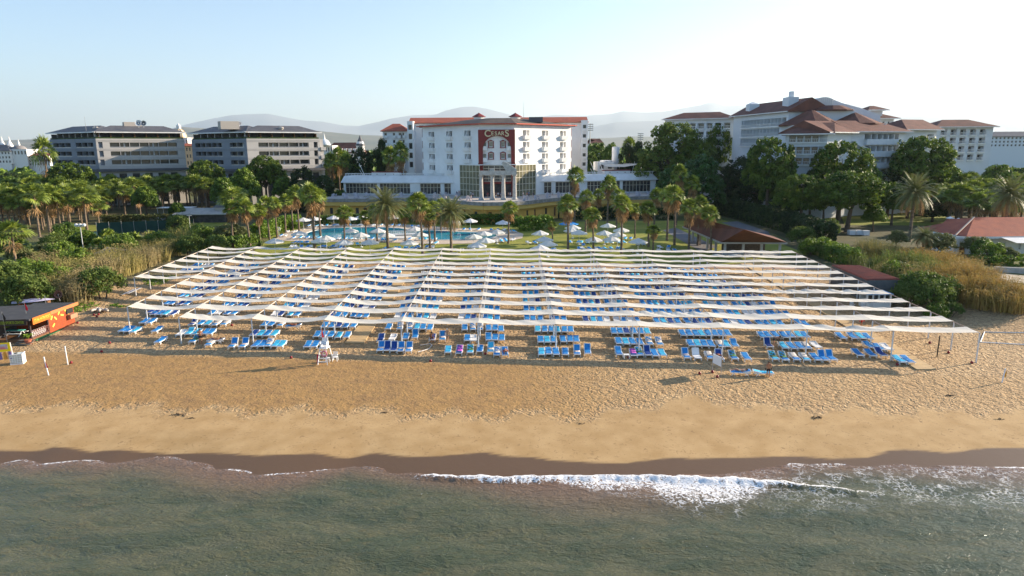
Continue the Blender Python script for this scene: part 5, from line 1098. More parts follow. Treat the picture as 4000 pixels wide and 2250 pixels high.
# sloped screen wall, tower and glazed vault
x0,y0_=pt(3066,226); x1=pt(3105,226)[0]; m=MB(); m.box(x0,x1,226,231,10,zat(3085,378,226)); m.build('chimney_tower',rw,rh); m=MB(); xc=(x0+x1)/2; m.box(xc-.55,xc+.55,227.5,229,zat(3085,378,226),zat(3085,355,226)); m.build('chimney_stack',rw,rh)
m=MB()
def gable(Y,pts,zb,th,mb):
    q=[(P(px,py,Y)[0],zat(px,py,Y)) for px,py in pts]; n=len(q); 
    for (xa,za),(xb,zb2) in zip(q,q[1:]): mb.hexa([(xa,Y,zb),(xb,Y,zb),(xb,Y+th,zb),(xa,Y+th,zb),(xa,Y,za),(xb,Y,zb2),(xb,Y+th,zb2),(xa,Y+th,za)])
gable(228,[(3105,397),(3150,396),(3200,383)],12,9,m); gable(228,[(3253,387),(3290,402),(3330,413),(3370,424),(3440,450)],12,9,m); m.build('curved_screen_wall',rw,rh)
m=MB(); gable(227.5,[(3198,383),(3212,379.5),(3227,378.5),(3242,381),(3256,388)],12,8,m); m.build('glazed_vault',pm('pale_glazing',(.62,.64,.62),None,rough=.3,spec=.6),rh)
m=MB()
for k in range(7): x=P(3203+8*k,400,227.4)[0]; m.box(x-.06,x+.06,227.3,227.47,zat(3200,413,227),zat(3200,382+abs(k-3)*1.2,227))
m.build('vault_ribs',white,rh)
def faceted(cx,Y,ye,ya,w_,d_,tw=.12,col=dtile):
    x,y=pt(cx,Y); z0,z1=zat(cx,ye,Y-d_),zat(cx,ya,Y); a=w_*Y/2667; m=MB(); pts=[(-1,.1),(-.62,-.75),(-.2,-1),(.35,-1),(.72,-.7),(1,.1),(.7,.9),(-.7,.9)]
    B=[(x+p*a,y+q*d_,z0) for p,q in pts]; T=[(x+p*a*tw,y+q*d_*tw,z1) for p,q in pts]; Bl=[(p[0],p[1],z0-.3) for p in B]; n=8
    m.add(Bl+B+T,[(k,(k+1)%n,n+(k+1)%n,n+k) for k in range(n)]+[(n+k,n+(k+1)%n,2*n+(k+1)%n,2*n+k) for k in range(n)]+[tuple(range(2*n,3*n)),tuple(range(n-1,-1,-1))]); return m.build('faceted_roof',col,rh),x,y,z0
faceted(3155,220,484,432,115,9); _,x,y,z0=faceted(3232,224,427,413,90,5,.5)
m=MB(); m.box(x-6,x+6,221,229,z0-6,z0-.35); m.build('clerestory_wall',rw,rh)
_,x,y,z0=faceted(3320,222,480,440,105,8,.1); m=MB(); m.box(x-7.5,x+7.5,216,226,z0-7,z0-.32); m.build('upper_wall',rw,rh)
x,y=pt(3160,222); m=MB(); m.box(x-8.5,x+8.5,214,226,10,zat(3160,486,211)-.1); m.build('upper_wall',rw,rh)
rblock(3072,204,3228,200,524,1.6,15,3.3,[(3078,3226)],[(529,556),(573,601),(616,643)],7,ends=(1,0),ov=1.8,dep=1.8)
rblock(3228,200,3318,206,516,1.6,14,3.4,[],[],7,ends=(0,0),ov=1.5)
fr,zt=rblock(3318,207,3530,214,514,1.6,13,3.4,[(3372,3505)],[(523,553),(570,600),(618,646)],7,ends=(0,1),ov=1.5,rail=False,dep=2.2)
for ya,yb in ((553,566),(600,614),(646,660)):
    m=MB(); fr.box(m,fr.t_at(3372)-.2,fr.t_at(3505)+.2,.01,1.2,zat(3318,yb,207),zat(3318,ya-9,207)); m.build('gallery_parapet',rw,rh)
m=MB(); ta=fr.t_at(3322); m.hexa([fr.p(ta,1.5,zat(3318,560,207)),fr.p(ta,.02,zat(3318,560,207)),fr.p(ta+5,.02,zat(3318,588,207)),fr.p(ta+5,1.5,zat(3318,588,207)),fr.p(ta,1.5,zat(3318,551,207)),fr.p(ta,.02,zat(3318,551,207)),fr.p(ta+5,.02,zat(3318,579,207)),fr.p(ta+5,1.5,zat(3318,579,207))]); m.build('outside_stair',rw,rh)
rblock(3530,216,3650,221,506,1.6,13,3.3,[(3615,3640)],[(524,545),(556,578)],7,ends=(1,0),ov=1.5)
rblock(3650,262,3868,262,496,1.6,13,2.8,[(3666,3690),(3704,3727),(3741,3765),(3779,3803),(3817,3841)],[(505,528),(538,561),(571,594),(604,626)],7,ov=1.4)
m=MB(); 
rblock(3375,245,3478,245,463,1.6,9,2.0,[(3416,3426),(3436,3446),(3456,3466)],[(473,485)],5,rail=False,ov=1.6,dep=.4)
rblock(3385,246,3432,246,430,12,7,1.6,[],[],3,ov=1.6)
rblock(2945,250,3010,250,454,12,6,1.2,[],[],3,ov=.8); x,y=pt(3033,249); m=MB(); m.box(*sorted((pt(2914,249)[0],pt(2951,249)[0])),248,252,12,zat(2930,407,249)); m.build('lift_tower',rw,rh); 
m=MB(); xa,xb=pt(2914,249)[0],pt(2951,249)[0]; z=zat(2930,407,249); m.add([(xa,248,z),(xb,248,z),(xb,252,z),(xa,252,z),((xa+xb)/2,250,z+.9)],[(0,1,4),(1,2,4),(2,3,4),(3,0,4)]); m.build('tower_cap',rw,rh)
# ---------------- lawn, pool, paths ----------------
lawnm=pm('lawn_grass',(.17,.20,.02),(.28,.27,.045),.16,.9,bump=.4,bs=14,detail=6)
def sheet(name,poly,dz,m,z=None,st=True,step=None):
    """flat or draped sheet from an outline on the ground"""
    mb=MB()
    if step:
        x0,x1=min(a for a,_ in poly),max(a for a,_ in poly); y0,y1=min(b for _,b in poly),max(b for _,b in poly)
        def ins(x,y):
            c=False
            for (ax,ay),(bx,by) in zip(poly,poly[1:]+poly[:1]):
                if (ay>y)!=(by>y) and x<(bx-ax)*(y-ay)/(by-ay)+ax: c=not c
            return c
        nx=int((x1-x0)/step)+1; ny=int((y1-y0)/step)+1
        for i in range(nx):
            for j in range(ny):
                x,y=x0+i*step,y0+j*step
                if ins(x+step/2,y+step/2): mb.quad(*[(a,b,zg(a,b)+dz) for a,b in ((x,y),(x+step,y),(x+step,y+step),(x,y+step))])
    else: mb.add([(x,y,(zg(x,y) if z is None else z)+dz) for x,y in poly],[tuple(range(len(poly)))])
    o=mb.build(name,m)
    if st: struct(o)
    return o
YB=125.4
sheet('lawn',[(-52,YB+5.8),(40,YB-3.5),(58,132),(62,198),(-36,198),(-62,182)],.03,lawnm)
shade_soil=pm('shaded_grove_floor',(.055,.06,.02),(.10,.085,.035),.15,.95)  # dark soil for the groves, shade under the palms put into its colour
sheet('shaded_garden_floor',[(-190,175),(-64,183),(-38,199),(-30,201),(-62,262),(-270,300),(-300,200)],.035,shade_soil)
sheet('shaded_garden_floor',[(62.5,140),(90,140),(200,140),(300,260),(60,262),(66,198.5)],.035,shade_soil)
for nm,pl in (('left',[(-32,1080),(430,1075),(420,1000),(300,960),(-40,980)]),('grove',[(250,905),(700,900),(900,880),(880,862),(300,880)]),('park',[(3300,880),(3700,882),(3720,835),(3280,830)]),('park edge',[(3120,860),(3270,862),(3280,845),(3120,845)])):
    sheet('lawn',[W(*q)[:2] for q in pl],.06,lawnm)
sheet('promenade_path',[(-66,128.4+.9),(-66,YB+3.6+.9),(54,112.0+7),(54,112.0+3.6)],.05,pm('pink_paving',(.44,.31,.25),(.36,.25,.20),1.5,.85))
sheet('paved_path',[W(*q)[:2] for q in [(0,1092),(420,1094),(410,1075),(0,1070)]],.08,concrete)
sheet('paved_path',[W(*q)[:2] for q in [(3830,1092),(4200,1130),(4200,1100),(3860,1062)]],.07,pm('pale_gravel',(.45,.38,.28),(.38,.31,.22),.9,.9))
sheet('service_path',[W(*q)[:2] for q in [(2800,965),(2640,890),(2590,900),(2740,985)]],.055,pm('grey_asphalt',(.14,.14,.15),(.18,.17,.17),1,.9))
sheet('service_path',[W(*q)[:2] for q in [(2820,870),(2900,900),(3020,935),(3000,905),(2880,865)]],.055,MATS['grey_asphalt'])
sheet('court_floor',[W(*q)[:2] for q in [(260,925),(660,930),(640,905),(400,900)]],.075,pm('court_green',(.03,.09,.07),None))
zd=zg(0,150)
DK=[(1070,941),(1090,922),(1130,905),(1215,886),(1300,879),(1500,876),(1640,880),(1760,890),(1900,895),(2010,903),(2045,915),(2040,932),(1980,944),(1850,952),(1700,955),(1560,949),(1400,946),(1200,944)]
sheet('pool_deck',[G(a,b,zd)[:2] for a,b in DK],.09,pm('pale_pool_paving',(.56,.47,.37),(.50,.41,.32),.8,.8),z=zd)
PO=[(1177,925),(1190,912),(1217,903),(1255,896.5),(1303,892),(1388,889),(1450,888.5),(1504,889.5),(1563,892.5),(1590,897),(1605,901),(1650,901),(1698,901.5),(1757,905),(1854,909),(1912,911),(1943,917),(1947,925),(1912,934),(1815,939),(1706,940),(1660,934),(1621,931),(1580,935),(1543,936),(1466,934),(1350,937),(1290,937),(1233,936),(1195,932)]
pg_=[G(a,b,zd)[:2] for a,b in PO]
wt=bpy.data.materials.new('pool_water'); wt.use_nodes=True; n=wt.node_tree; L=n.links; b=n.nodes['Principled BSDF']; geo=N('ShaderNodeNewGeometry')
ti=N('ShaderNodeTexNoise'); ti.inputs['Scale'].default_value=.09; L.new(geo.outputs['Position'],ti.inputs['Vector'])
L.new(mixc(mr(ti.outputs[0],.40,.60),(.025,.33,.46),(.008,.17,.31)),b.inputs['Base Color']); b.inputs['Roughness'].default_value=.08; b.inputs['Specular IOR Level'].default_value=.35
nz=N('ShaderNodeTexNoise'); nz.inputs['Scale'].default_value=1.2; L.new(geo.outputs['Position'],nz.inputs['Vector']); bp=N('ShaderNodeBump'); bp.inputs['Strength'].default_value=.12; bp.inputs['Distance'].default_value=.1; L.new(nz.outputs[0],bp.inputs['Height']); L.new(bp.outputs[0],b.inputs['Normal'])
sheet('pool_water',pg_,.10,wt,z=zd)
cx,cy=sum(a for a,_ in pg_)/len(pg_),sum(b for _,b in pg_)/len(pg_)
m=MB()
for a,c in zip(pg_,pg_[1:]+pg_[:1]):
    f=Fr(a,c); f.box(m,-.05,f.L+.05,-.02,.45,zd+.08,zd+.17)
rim=m.build('pool_rim',pm('pool_coping',(.62,.60,.55),None),None); struct(rim)
x,y,_=G(1575,929,zd); m=MB(); m.lathe((x,y,zd),[(3.4,.05),(3.4,.32),(2.9,.34),(2.9,.28)],22); o=m.build('hot_tub',pm('pool_coping',(0,0,0)),None); tag(o,'round raised rim of the small pool basin between the two pool halves','basin'); m=MB(); m.lathe((x,y,zd+.30),[(2.85,0),(2.8,.02)],22); 
t=thing('footbridge','white railed footbridge crossing the narrow waist of the pool','bridge',(x,y+3,zd)); m2=MB(); pa,pb=G(1520,924,zd),G(1625,922,zd); m2.bar((pa[0],pa[1],zd+.5),(pb[0],pb[1],zd+.5),1.6,.15); m2.build('deck',white,t); m2=MB()
for s in (-.8,.8):
    m2.bar((pa[0],pa[1]+s,zd+1.3),(pb[0],pb[1]+s,zd+1.3),.07,.07)
    for k in range(15): u=k/14; x_=pa[0]+(pb[0]-pa[0])*u; y_=pa[1]+(pb[1]-pa[1])*u+s; m2.tube((x_,y_,zd+.5),(x_,y_,zd+1.3),.03,n=4)
m2.build('railing',white,t)
# boardwalks over the sand
def boards(xa,ya,xb,yb,w_,label):
    t=thing('boardwalk',label,'boardwalk',(xa,ya,zg(xa,ya))); n=int((yb-ya)/1.2); m=MB()
    for k in range(n):
        u0,u1=k/n,(k+1)/n; x0,x1=xa+(xb-xa)*u0,xa+(xb-xa)*u1; y0,y1=ya+(yb-ya)*u0,ya+(yb-ya)*u1-.03
        z0,z1=zg(x0,y0)+.02,zg(x1,y1)+.02
        m.hexa([(x0-w_/2,y0,z0),(x0+w_/2,y0,z0),(x1+w_/2,y1,z1),(x1-w_/2,y1,z1),(x0-w_/2,y0,z0+.09),(x0+w_/2,y0,z0+.09),(x1+w_/2,y1,z1+.09),(x1-w_/2,y1,z1+.09)])
    m.build('planks',pm('pale_boards',(.56,.40,.21),(.47,.33,.18),.7,.85),t)
a=G(3620,1442,0); c=G(3215,1200,.6); boards(a[0],a[1],c[0]-.2,122,2.0,'long pale boardwalk running inland under the right end of the sails')
a=G(1385,1343,.02); c=G(1475,1215,.3); boards(a[0],a[1],c[0],122,2.2,'pale boardwalk between the third and fourth front posts')
# lawn umbrellas
um=thing('parasol','x','parasol'); m=MB(); m.tube((0,0,0),(0,0,2.75),.035,n=6); m.lathe((0,0,0),[(.28,0),(.26,.1),(.05,.14)],10); m.build('pole',white,um)
m=MB(); n=8; R1=1.65; vs=[(0,0,2.78)]+[(math.cos(2*math.pi*k/n)*R1,math.sin(2*math.pi*k/n)*R1,2.12) for k in range(n)]+[(math.cos(2*math.pi*k/n)*R1,math.sin(2*math.pi*k/n)*R1,1.94) for k in range(n)]
mids=[(math.cos(2*math.pi*(k+.5)/n)*R1*.90,math.sin(2*math.pi*(k+.5)/n)*R1*.90,2.10) for k in range(n)]; vs+=mids+[(a*1.0,b*1.0,z-.16) for a,b,z in mids]
fs=[]
for k in range(n): j=(k+1)%n; fs+=[(0,1+k,17+k),(0,17+k,1+j),(1+k,9+k,25+k,17+k),(17+k,25+k,9+j,1+j)]
m.add(vs,fs); m.build('canopy',pm('white_canopy',(.80,.80,.80),None,rough=.8,tr=.3),um)
UP=Proto(um)
UL=[(1072,940),(1169,911),(1250,938),(1274,929),(1184,857),(1227,853),(1303,849),(1367,852),(1409,848),(1345,946),(1369,900),(1409,917),(1444,944),(1477,900),(1508,917),(1537,847),(1621,893),(1640,915),(1599,946),(1770,863),(1837,861),(1964,868),(1890,911),(1941,905),(1850,923),(1898,938),(1863,956),
(2110,909),(2126,933),(2140,950),(2110,967),(2238,886),(2234,898),(2262,907),(2375,880),(2427,897),(2361,909),(2413,915),(2320,934),(2390,932),(2493,940)]
UL.sort(key=lambda q:(q[0]))
for i,(px,py) in enumerate(UL):
    x,y,z=G(px,py,zd+2.75); UP.place((x,y,zg(x,y)+.05),f'white parasol {"on the lawn right of the pool" if px>2000 else "by the pool"}, {onum(i+1)} parasol from the left','white parasols round the pool and the lawn',rnd.uniform(0,.7),1.17)
x,y,z=G(2222,868,zd+2.7); bu=copy_of(um,(x,y,zg(x,y)),'blue parasol beside the bar at the back of the lawn','parasols at the lawn bar',0,(1.5,1.5,1.1))
for ch in bu.children:
    if ch.name.startswith('canopy'): ch.data=ch.data.copy(); ch.data.materials[0]=cush['b']
# lawn loungers: (px,py of the foot)
LL=[]
for px,py,n_,d in [(1140,936,4,26),(1190,936,3,24),(1140,955,3,24),(1180,955,3,22),(1135,972,3,22),(1195,972,2,20),(1245,972,3,22),(1290,972,3,20),(1325,976,2,22),(1090,928,2,22),(1120,912,2,20),(1320,940,2,24),(1365,940,3,22),(1450,940,3,24),(1490,946,3,22),(1400,962,2,26),(1420,958,2,24),(1500,978,1,22),(1540,978,3,22),(1580,979,3,20),(1590,942,1,20),(1640,942,3,24),(1650,958,3,22),(1640,974,3,24),(1200,888,3,30),(1250,887,3,26),(1300,886,3,22),(1370,886,3,22),(1450,886,2,28),(1530,886,3,24),(1610,890,3,24),(1810,903,3,26),(1920,905,3,22),(1990,910,2,24),(1940,950,3,22),(1960,944,3,18),(1830,972,2,22),(1790,988,1,22),
 (2070,956,2,26),(2150,985,2,22),(2230,954,2,26),(2270,955,2,26),(2262,980,3,24),(2330,980,5,21),(2410,980,2,24),(2370,955,2,22),(2420,955,2,24),(2390,940,2,24),(2490,962,2,26),(2480,990,2,28),(2585,974,2,24),(2590,988,3,28),(2280,966,1,24),(2440,940,2,22)]:
    for k in range(n_): LL.append((px+k*d,py))
fv2=[];ff2=[];fm2=[];fb2=0
for px,py in LL:
    x,y,z=W(px,py); kind=rnd.choice(['l12','b12','b12','w12']); 
    if kind not in protos_np: kind='b12'
    A,Q,mi=protos_np[kind]; a=rnd.uniform(-.4,.4); Rm=np.array([[math.cos(a),-math.sin(a),0],[math.sin(a),math.cos(a),0],[0,0,1]]); fv2.append((A@Rm.T)+np.array((x,y,z+.08))); ff2.append(Q+fb2); fm2+=mi; fb2+=len(A)
o=npmesh('pool_loungers',np.vstack(fv2),np.vstack(ff2),[plastic,cush['b'],cush['l'],cush['d']],fm2); tag(o,'sun loungers scattered round the pool and over the lawn','loungers',kind='stuff')
# lifebuoys, screens, lamp
for px,py,lb in ((1090,903,'white lifebuoy on a stand left of the pool'),(1792,878,'white lifebuoy on a stand behind the pool')):
    x,y,z=W(px,py+18); t=thing('lifebuoy_stand',lb,'lifebuoy',(x,y,z)); m=MB(); m.tube((x,y,z),(x,y,z+1.9),.05,n=6); m.build('post',white,t); m=MB(); k=16
    vs=[];
    for i in range(k):
        a=2*math.pi*i/k
        for j in range(6): b_=2*math.pi*j/6; r_=.42+.1*math.cos(b_); vs.append((x+math.cos(a)*r_,y-.12+.1*math.sin(b_),z+1.7+math.sin(a)*r_))
    m.add(vs,[(i*6+j,((i+1)%k)*6+j,((i+1)%k)*6+(j+1)%6,i*6+(j+1)%6) for i in range(k) for j in range(6)]); m.build('ring',white,t,smooth=True)
x0,y0_=W(372,922)[:2]; x1,y1_=W(760,905)[:2]; f=Fr((x0,y0_+1),(x1,y1_)); t=thing('court_screen','long dark green windscreen fence of the sports court','fence',(x0,y0_,zg(x0,y0_))); m=MB(); f.box(m,0,f.L,-.04,.04,zg(x0,y0_)+.1,zg(x0,y0_)+3.2); m.build('screen',pm('green_netting',(.012,.045,.035),(.02,.06,.045),.6,.8),t)
for k in range(9):
    m=MB(); p=f.p(f.L*k/8,.1,0); m.tube((p[0],p[1],zg(p[0],p[1])),(p[0],p[1],zg(p[0],p[1])+3.4),.05,n=6); m.build('post',metal,t)
def lamp(px,py,h,lb):
    x,y,z=W(px,py); t=thing('lamp_post',lb,'lamp post',(x,y,z)); m=MB(); m.tube((x,y,z),(x,y,z+h),.09,.06,8); m.build('pole',steelw,t); m=MB(); m.bar((x-.9,y,z+h),(x+.9,y,z+h),.1,.1); m.build('cross_arm',steelw,t)
    for k in (-.8,0,.8): m=MB(); m.lathe((x+k,y,z+h-.02),[(.05,0),(.3,.12),(.38,.35),(.3,.55),(.05,.66)],10); m.build('globe',white,t,smooth=True)
lamp(328,995,5.8,'white three globe lamp post behind the left dune')
def slimlamp(px,py,top,lb):
    x,y,z=W(px,py); zz=P(px,top,y)[2]; t=thing('lamp_post',lb,'lamp post',(x,y,z)); m=MB(); m.tube((x,y,z),(x,y,zz),.07,.05,6); m.build('pole',steelw,t); m=MB(); m.bar((x-.6,y,zz),(x+.6,y,zz),.12,.12); m.build('head',steelw,t)
slimlamp(745,910,842,'slim lamp post beside the court screen'); 
# pavilion with the brown roof
pv=thing('beach_pavilion','open sided pavilion with a long brown hip roof and a veranda rail','pavilion',(*W(2830,985)[:2],zg(43,137)))
za=zg(43,137); A=G(2818,946,za+3.0); B=G(3075,947,za+3.0); ap=G(2908,896,za+6.3); rg0=G(2700,850,za+6.); e0=G(2660,884,za+3.0); e1=G(2830,870,za+3.0)
m=MB(); C4=(B[0]+1,B[1]+9,za+3.0); apb=G(2722,852,za+6.); E0=G(2668,884,za+3.0); E1=(apb[0]+7,apb[1]+2,za+3.0)
m.add([A,B,C4,E1,E0,ap,apb],[(0,1,5),(1,2,5),(2,3,6,5),(3,4,6),(4,0,5,6),(4,3,2,1,0)]); m.build('tiled_roof',dtile,pv)
m=MB(); m.bar((A[0],A[1],za+2.85),(B[0],B[1],za+2.85),.3,.28); m.bar((A[0],A[1],za+2.85),(E0[0],E0[1],za+2.85),.3,.28); m.build('eave_beam',concrete,pv)
for k in range(4):
    x=A[0]+1+(B[0]-A[0]-2)*k/3; y=A[1]+.8+(B[1]-A[1])*k/3; m=MB(); m.box(x-.2,x+.2,y-.2,y+.2,za-.2,za+2.7); m.build('post',stone,pv)
for k in range(1,5): x=A[0]+1+(E0[0]-A[0])*k/5; y=A[1]+.8+(E0[1]-A[1])*k/5; m=MB(); m.box(x-.2,x+.2,y-.2,y+.2,za-.2,za+2.7); m.build('post',stone,pv)
m=MB(); m.box(A[0]+2,B[0]-1.5,A[1]+6,A[1]+6.2,za,za+2.7); m.build('back_wall',pm('reed_panel',(.16,.12,.08),(.10,.08,.06),3),pv)
m=MB(); m.box(A[0]+.5,B[0]-.6,A[1]+.95,A[1]+1.05,za+.85,za+.95)
for k in range(40): x=A[0]+.6+(B[0]-A[0]-1.3)*k/39; m.box(x-.05,x+.05,A[1]+.97,A[1]+1.03,za+.1,za+.85)
m.build('veranda_rail',white,pv); m=MB(); m.box(A[0],B[0],A[1]+.3,A[1]+8,za-.1,za+.12); m.build('floor',concrete,pv)
# tiled house at the right
hs=thing('tiled_house','low white house with a big red tiled hip roof at the right edge','house',(*W(3700,990)[:2],zg(86,133)))
zh=zg(86,133); Yh=131; a0=P(3775,924,Yh-.5); c0=P(4150,924,Yh-.5); zE=a0[2]; r0=P(3806,849,Yh+7); r1=P(4200,846,Yh+7); L0=P(3750,906,Yh+4); Lw=P(3640,888,Yh+10); Lr=P(3660,860,Yh+14)
m=MB(); m.add([a0,c0,(r1[0]+2,r1[1],r1[2]),r0,(a0[0]-1.2,Yh+3.5,zE+.02),(a0[0]-1.2,Yh+14,zE+.02),(c0[0],Yh+14,zE+.02)],[(0,1,2,3),(4,0,3),(5,4,3),(6,5,3,2)]); m.build('tiled_roof',rtile,hs)
lw=P(3652,900,Yh+6); lr=P(3700,862,Yh+10); m=MB(); m.add([(a0[0]-1.1,Yh+3.2,zE+.15),(r0[0],r0[1]-.2,r0[2]-.15),(lr[0],Yh+10,r0[2]-.6),(lw[0],Yh+6,zE+.15),(lr[0],Yh+13,zE+.1),(r0[0],Yh+13,zE+.1)],[(3,0,1,2),(3,2,4),(2,1,5,4)]); m.build('tiled_roof',rtile,hs)
m=MB(); m.bar((a0[0]-1.0,Yh+1.2,zE+.1),(r0[0],r0[1],r0[2]+.05),.25,.2); m.build('ridge_line',pm('ridge_mortar',(.55,.42,.34),None),hs)
wf=Fr((a0[0]-1.2,Yh+.9),(c0[0],Yh+.9)); m=MB(); wf.wall(m,0,wf.L,zh-.2,zE-.05,[(1.0,2.3,zh,zh+2.3)]+[(5+k*3.,7+k*3.,zh+.8,zh+2.2) for k in range(4)],.4); wl_=Fr((lw[0]+.3,Yh+7),(a0[0]-1.2,Yh+.9)); wl_.wall(m,0,wl_.L,zh-.2,zE+.1,[(1,2,zh+1,zh+2)],.3); m.build('wall',offw,hs)
m=MB(); m.box(a0[0]+.0,a0[0]+.9,Yh+1.0,Yh+1.15,zh,zh+2.2); m.build('arched_door',wood,hs); m=MB(); m.box(a0[0]-2.,c0[0],Yh-.45,Yh-.3,zE-.45,zE-.02); m.build('eave_board',white,hs)
for px,py in ((3710,850),(3743,856)):
    x,y,z=P(px,py+14,Yh+10); m=MB(); m.box(x-.4,x+.4,y-.4,y+.4,z-1.6,z+.6); c_=m.build('chimney',white,hs); m=MB(); m.add([(x-.6,y-.6,z+.6),(x+.6,y-.6,z+.6),(x+.6,y+.6,z+.6),(x-.6,y+.6,z+.6),(x,y,z+1)],[(0,1,4),(1,2,4),(2,3,4),(3,0,4),(3,2,1,0)]); m.build('cap',white,c_)
m=MB(); p0,p1=P(3975,940,Yh-5),P(4200,952,Yh-5); m.add([(p0[0],Yh-5,zE-.7),(p1[0],Yh-5,zE-.7),(p1[0],Yh-.5,zE-.2),(p0[0],Yh-.5,zE-.2)],[(0,1,2,3)]); m.build('awning',white,hs)
# stone wall on the right path
a,c=W(3880,1062),W(4100,1075); f=Fr(a[:2],c[:2]); t=thing('garden_wall','low pale stone wall beside the gravel path on the right','wall',a); m=MB(); f.box(m,0,f.L,-.3,.1,zg(a[0],a[1])-.2,zg(a[0],a[1])+.9); m.build('masonry',stone,t)
# boundary shed with the rusty roof, hut and white wall stubs
sh=thing('beach_shed','long grey shed with a rusty red corrugated roof right of the sails','shed',(*W(3420,1130)[:2],zg(52,100)))
q=[G(3250,1035,4.0),G(3360,1038,4.2),G(3515,1090,4.2),G(3385,1092,4.0)]; zs=zg(52,100)
m=MB(); m.add([q[0],q[1],q[2],q[3]]+[(a,b,c-.12) for a,b,c in q],[(0,3,2,1)[::-1],(4,5,6,7),(0,4,7,3),(3,7,6,2),(2,6,5,1),(1,5,4,0)])
ro=m.build('corrugated_roof',pm('rusty_sheet',(.26,.07,.05),(.18,.06,.05),.8,.7),sh)
m=MB()
for k in range(26): u=(k+.5)/26; a_=[q[0][i]+(q[3][i]-q[0][i])*u for i in range(3)]; b_=[q[1][i]+(q[2][i]-q[1][i])*u for i in range(3)]; m.bar((a_[0],a_[1],a_[2]+.05),(b_[0],b_[1],b_[2]+.05),.12,.08)
m.build('corrugation',MATS['rusty_sheet'],ro)
m=MB(); 
for i,j in ((0,3),(3,2)): m.quad((q[i][0],q[i][1],zs-.3),(q[j][0],q[j][1],zs-.3),(q[j][0],q[j][1],q[j][2]-.13),(q[i][0],q[i][1],q[i][2]-.13))
m.build('wall',pm('grey_boarding',(.09,.10,.10),(.13,.13,.13),1.5),sh)
hx,hy,hz=W(3430,1208); hut=thing('beach_hut','small white and blue changing hut under the sails at the right','hut',(hx,hy,hz)); m=MB(); w2=1.55
m.box(hx-w2,hx+w2,hy,hy+2.2,hz,hz+.9); 
for k in range(5): x=hx-w2+2*w2*k/4; m.box(x-.09,x+.09,hy+.02,hy+.2,hz+.9,hz+2.0)
m.box(hx-w2,hx+w2,hy+2.0,hy+2.2,hz+.9,hz+2.0); m.build('wall',white,hut); m=MB(); m.box(hx-w2-.2,hx+w2+.2,hy-.25,hy+2.4,hz+2.0,hz+2.15); m.build('roof',pm('pale_blue_roof',(.30,.45,.60),None),hut); m=MB(); m.box(hx-w2+.15,hx+w2-.15,hy+.3,hy+.35,hz+.9,hz+2.0); m.build('window',glass,hut)
def stub(px,py,wpx,h,lb,notch=False):
    x,y,z=W(px,py); w_=wpx*y/2667; t=thing('white_wall',lb,'wall',(x,y,z)); m=MB(); m.box(x-w_/2,x+w_/2,y,y+.3,z-.2,z+h*.72)
    if notch: m.box(x-w_/2,x-w_/2+.55,y,y+.3,z+h*.72+.001,z+h); m.box(x+w_/2-.55,x+w_/2,y,y+.3,z+h*.72+.001,z+h)
    else: m.box(x-w_/2,x+w_/2,y,y+.3,z+h*.72+.001,z+h)
    m.build('masonry',offw,t)
stub(3490,1158,66,1.9,'white wall stub with a notched top beside the shed',True); stub(3570,1185,13,1.9,'narrow white wall pillar before the green bush')
_T=thing
def thing0(*a,**k): t=_T(*a,**k); return t
def local_thing(name,label,cat,loc,group=None,rz=0):
    t=_T(name,label,cat,loc,group,rz); ORG[t.name]=(0,0,0); return t
# ---------------- things on the beach ----------------
def plastic_chair(loc,lb,rz=0):
    t=local_thing('plastic_chair',lb,'chair',loc,'white plastic chairs',rz); m=MB(); m.box(-.25,.25,-.25,.25,.42,.46); m.build('seat',plastic,t)
    m=MB()
    for k in range(5): m.box(-.22+k*.1,-.17+k*.1,.21,.25,.5,.88)
    m.box(-.26,.26,.2,.26,.88,.94); m.build('backrest',plastic,t)
    for sx in (-.22,.22):
        for sy in (-.22,.22): m=MB(); m.bar((sx,sy,.42),(sx*1.15,sy*1.15,0),.05,.05); m.build('leg',plastic,t)
        m=MB(); m.box(sx*1.15-.03,sx*1.15+.03,-.22,.24,.64,.68); m.build('armrest',plastic,t)
plastic_chair(W(1310,1409),'white plastic armchair beside the lifeguard tower'); plastic_chair(W(3328,1207),'white plastic chair near the hut, left one'); plastic_chair(W(3372,1209),'white plastic chair near the hut, right one')
# lifeguard tower
x,y,z=W(1262,1424); lt=local_thing('lifeguard_tower','tall white lifeguard chair tower with a red flag and a red buoy','lifeguard tower',(x,y,z),None,-.12); lt.scale=(.8,.8,.8)
for sx in (-.55,.55):
    for sy in (0,1.6): m=MB(); m.bar((sx*1.2,sy+(-.15 if sy==0 else .25),0),(sx*.8,sy*.7+.25,2.1),.09,.09); m.build('leg',plastic,lt)
m=MB()
for k in range(4): m.box(-.62+k*.04,.62-k*.04,-.12+k*.1,-.02+k*.1,.35+.45*k,.42+.45*k)
m.build('step',plastic,lt); m=MB(); m.box(-.55,.55,.15,1.45,2.1,2.2); m.build('platform',plastic,lt)
m=MB(); m.box(-.4,.4,.55,1.1,2.55,2.62); m.box(-.4,.4,1.1,1.18,2.6,3.4); m.box(-.46,-.4,.5,1.15,2.2,2.95); m.box(.4,.46,.5,1.15,2.2,2.95); m.build('seat',plastic,lt)
m=MB(); m.tube((-.45,1.25,2.2),(-.45,1.25,5.0),.03,n=6); fl=m.build('flag_pole',plastic,lt); m=MB(); m.add([(-.43,1.25,4.7),(-.2,1.2,3.8),(-.02,1.15,3.15),(-.5,1.3,3.1),(-.55,1.28,3.9)],[(0,1,2,3,4)]); m.build('red_flag',pm('red_cloth',(.55,.02,.03),None,rough=.8,tr=.2),fl)
m=MB(); vs=[];k=14
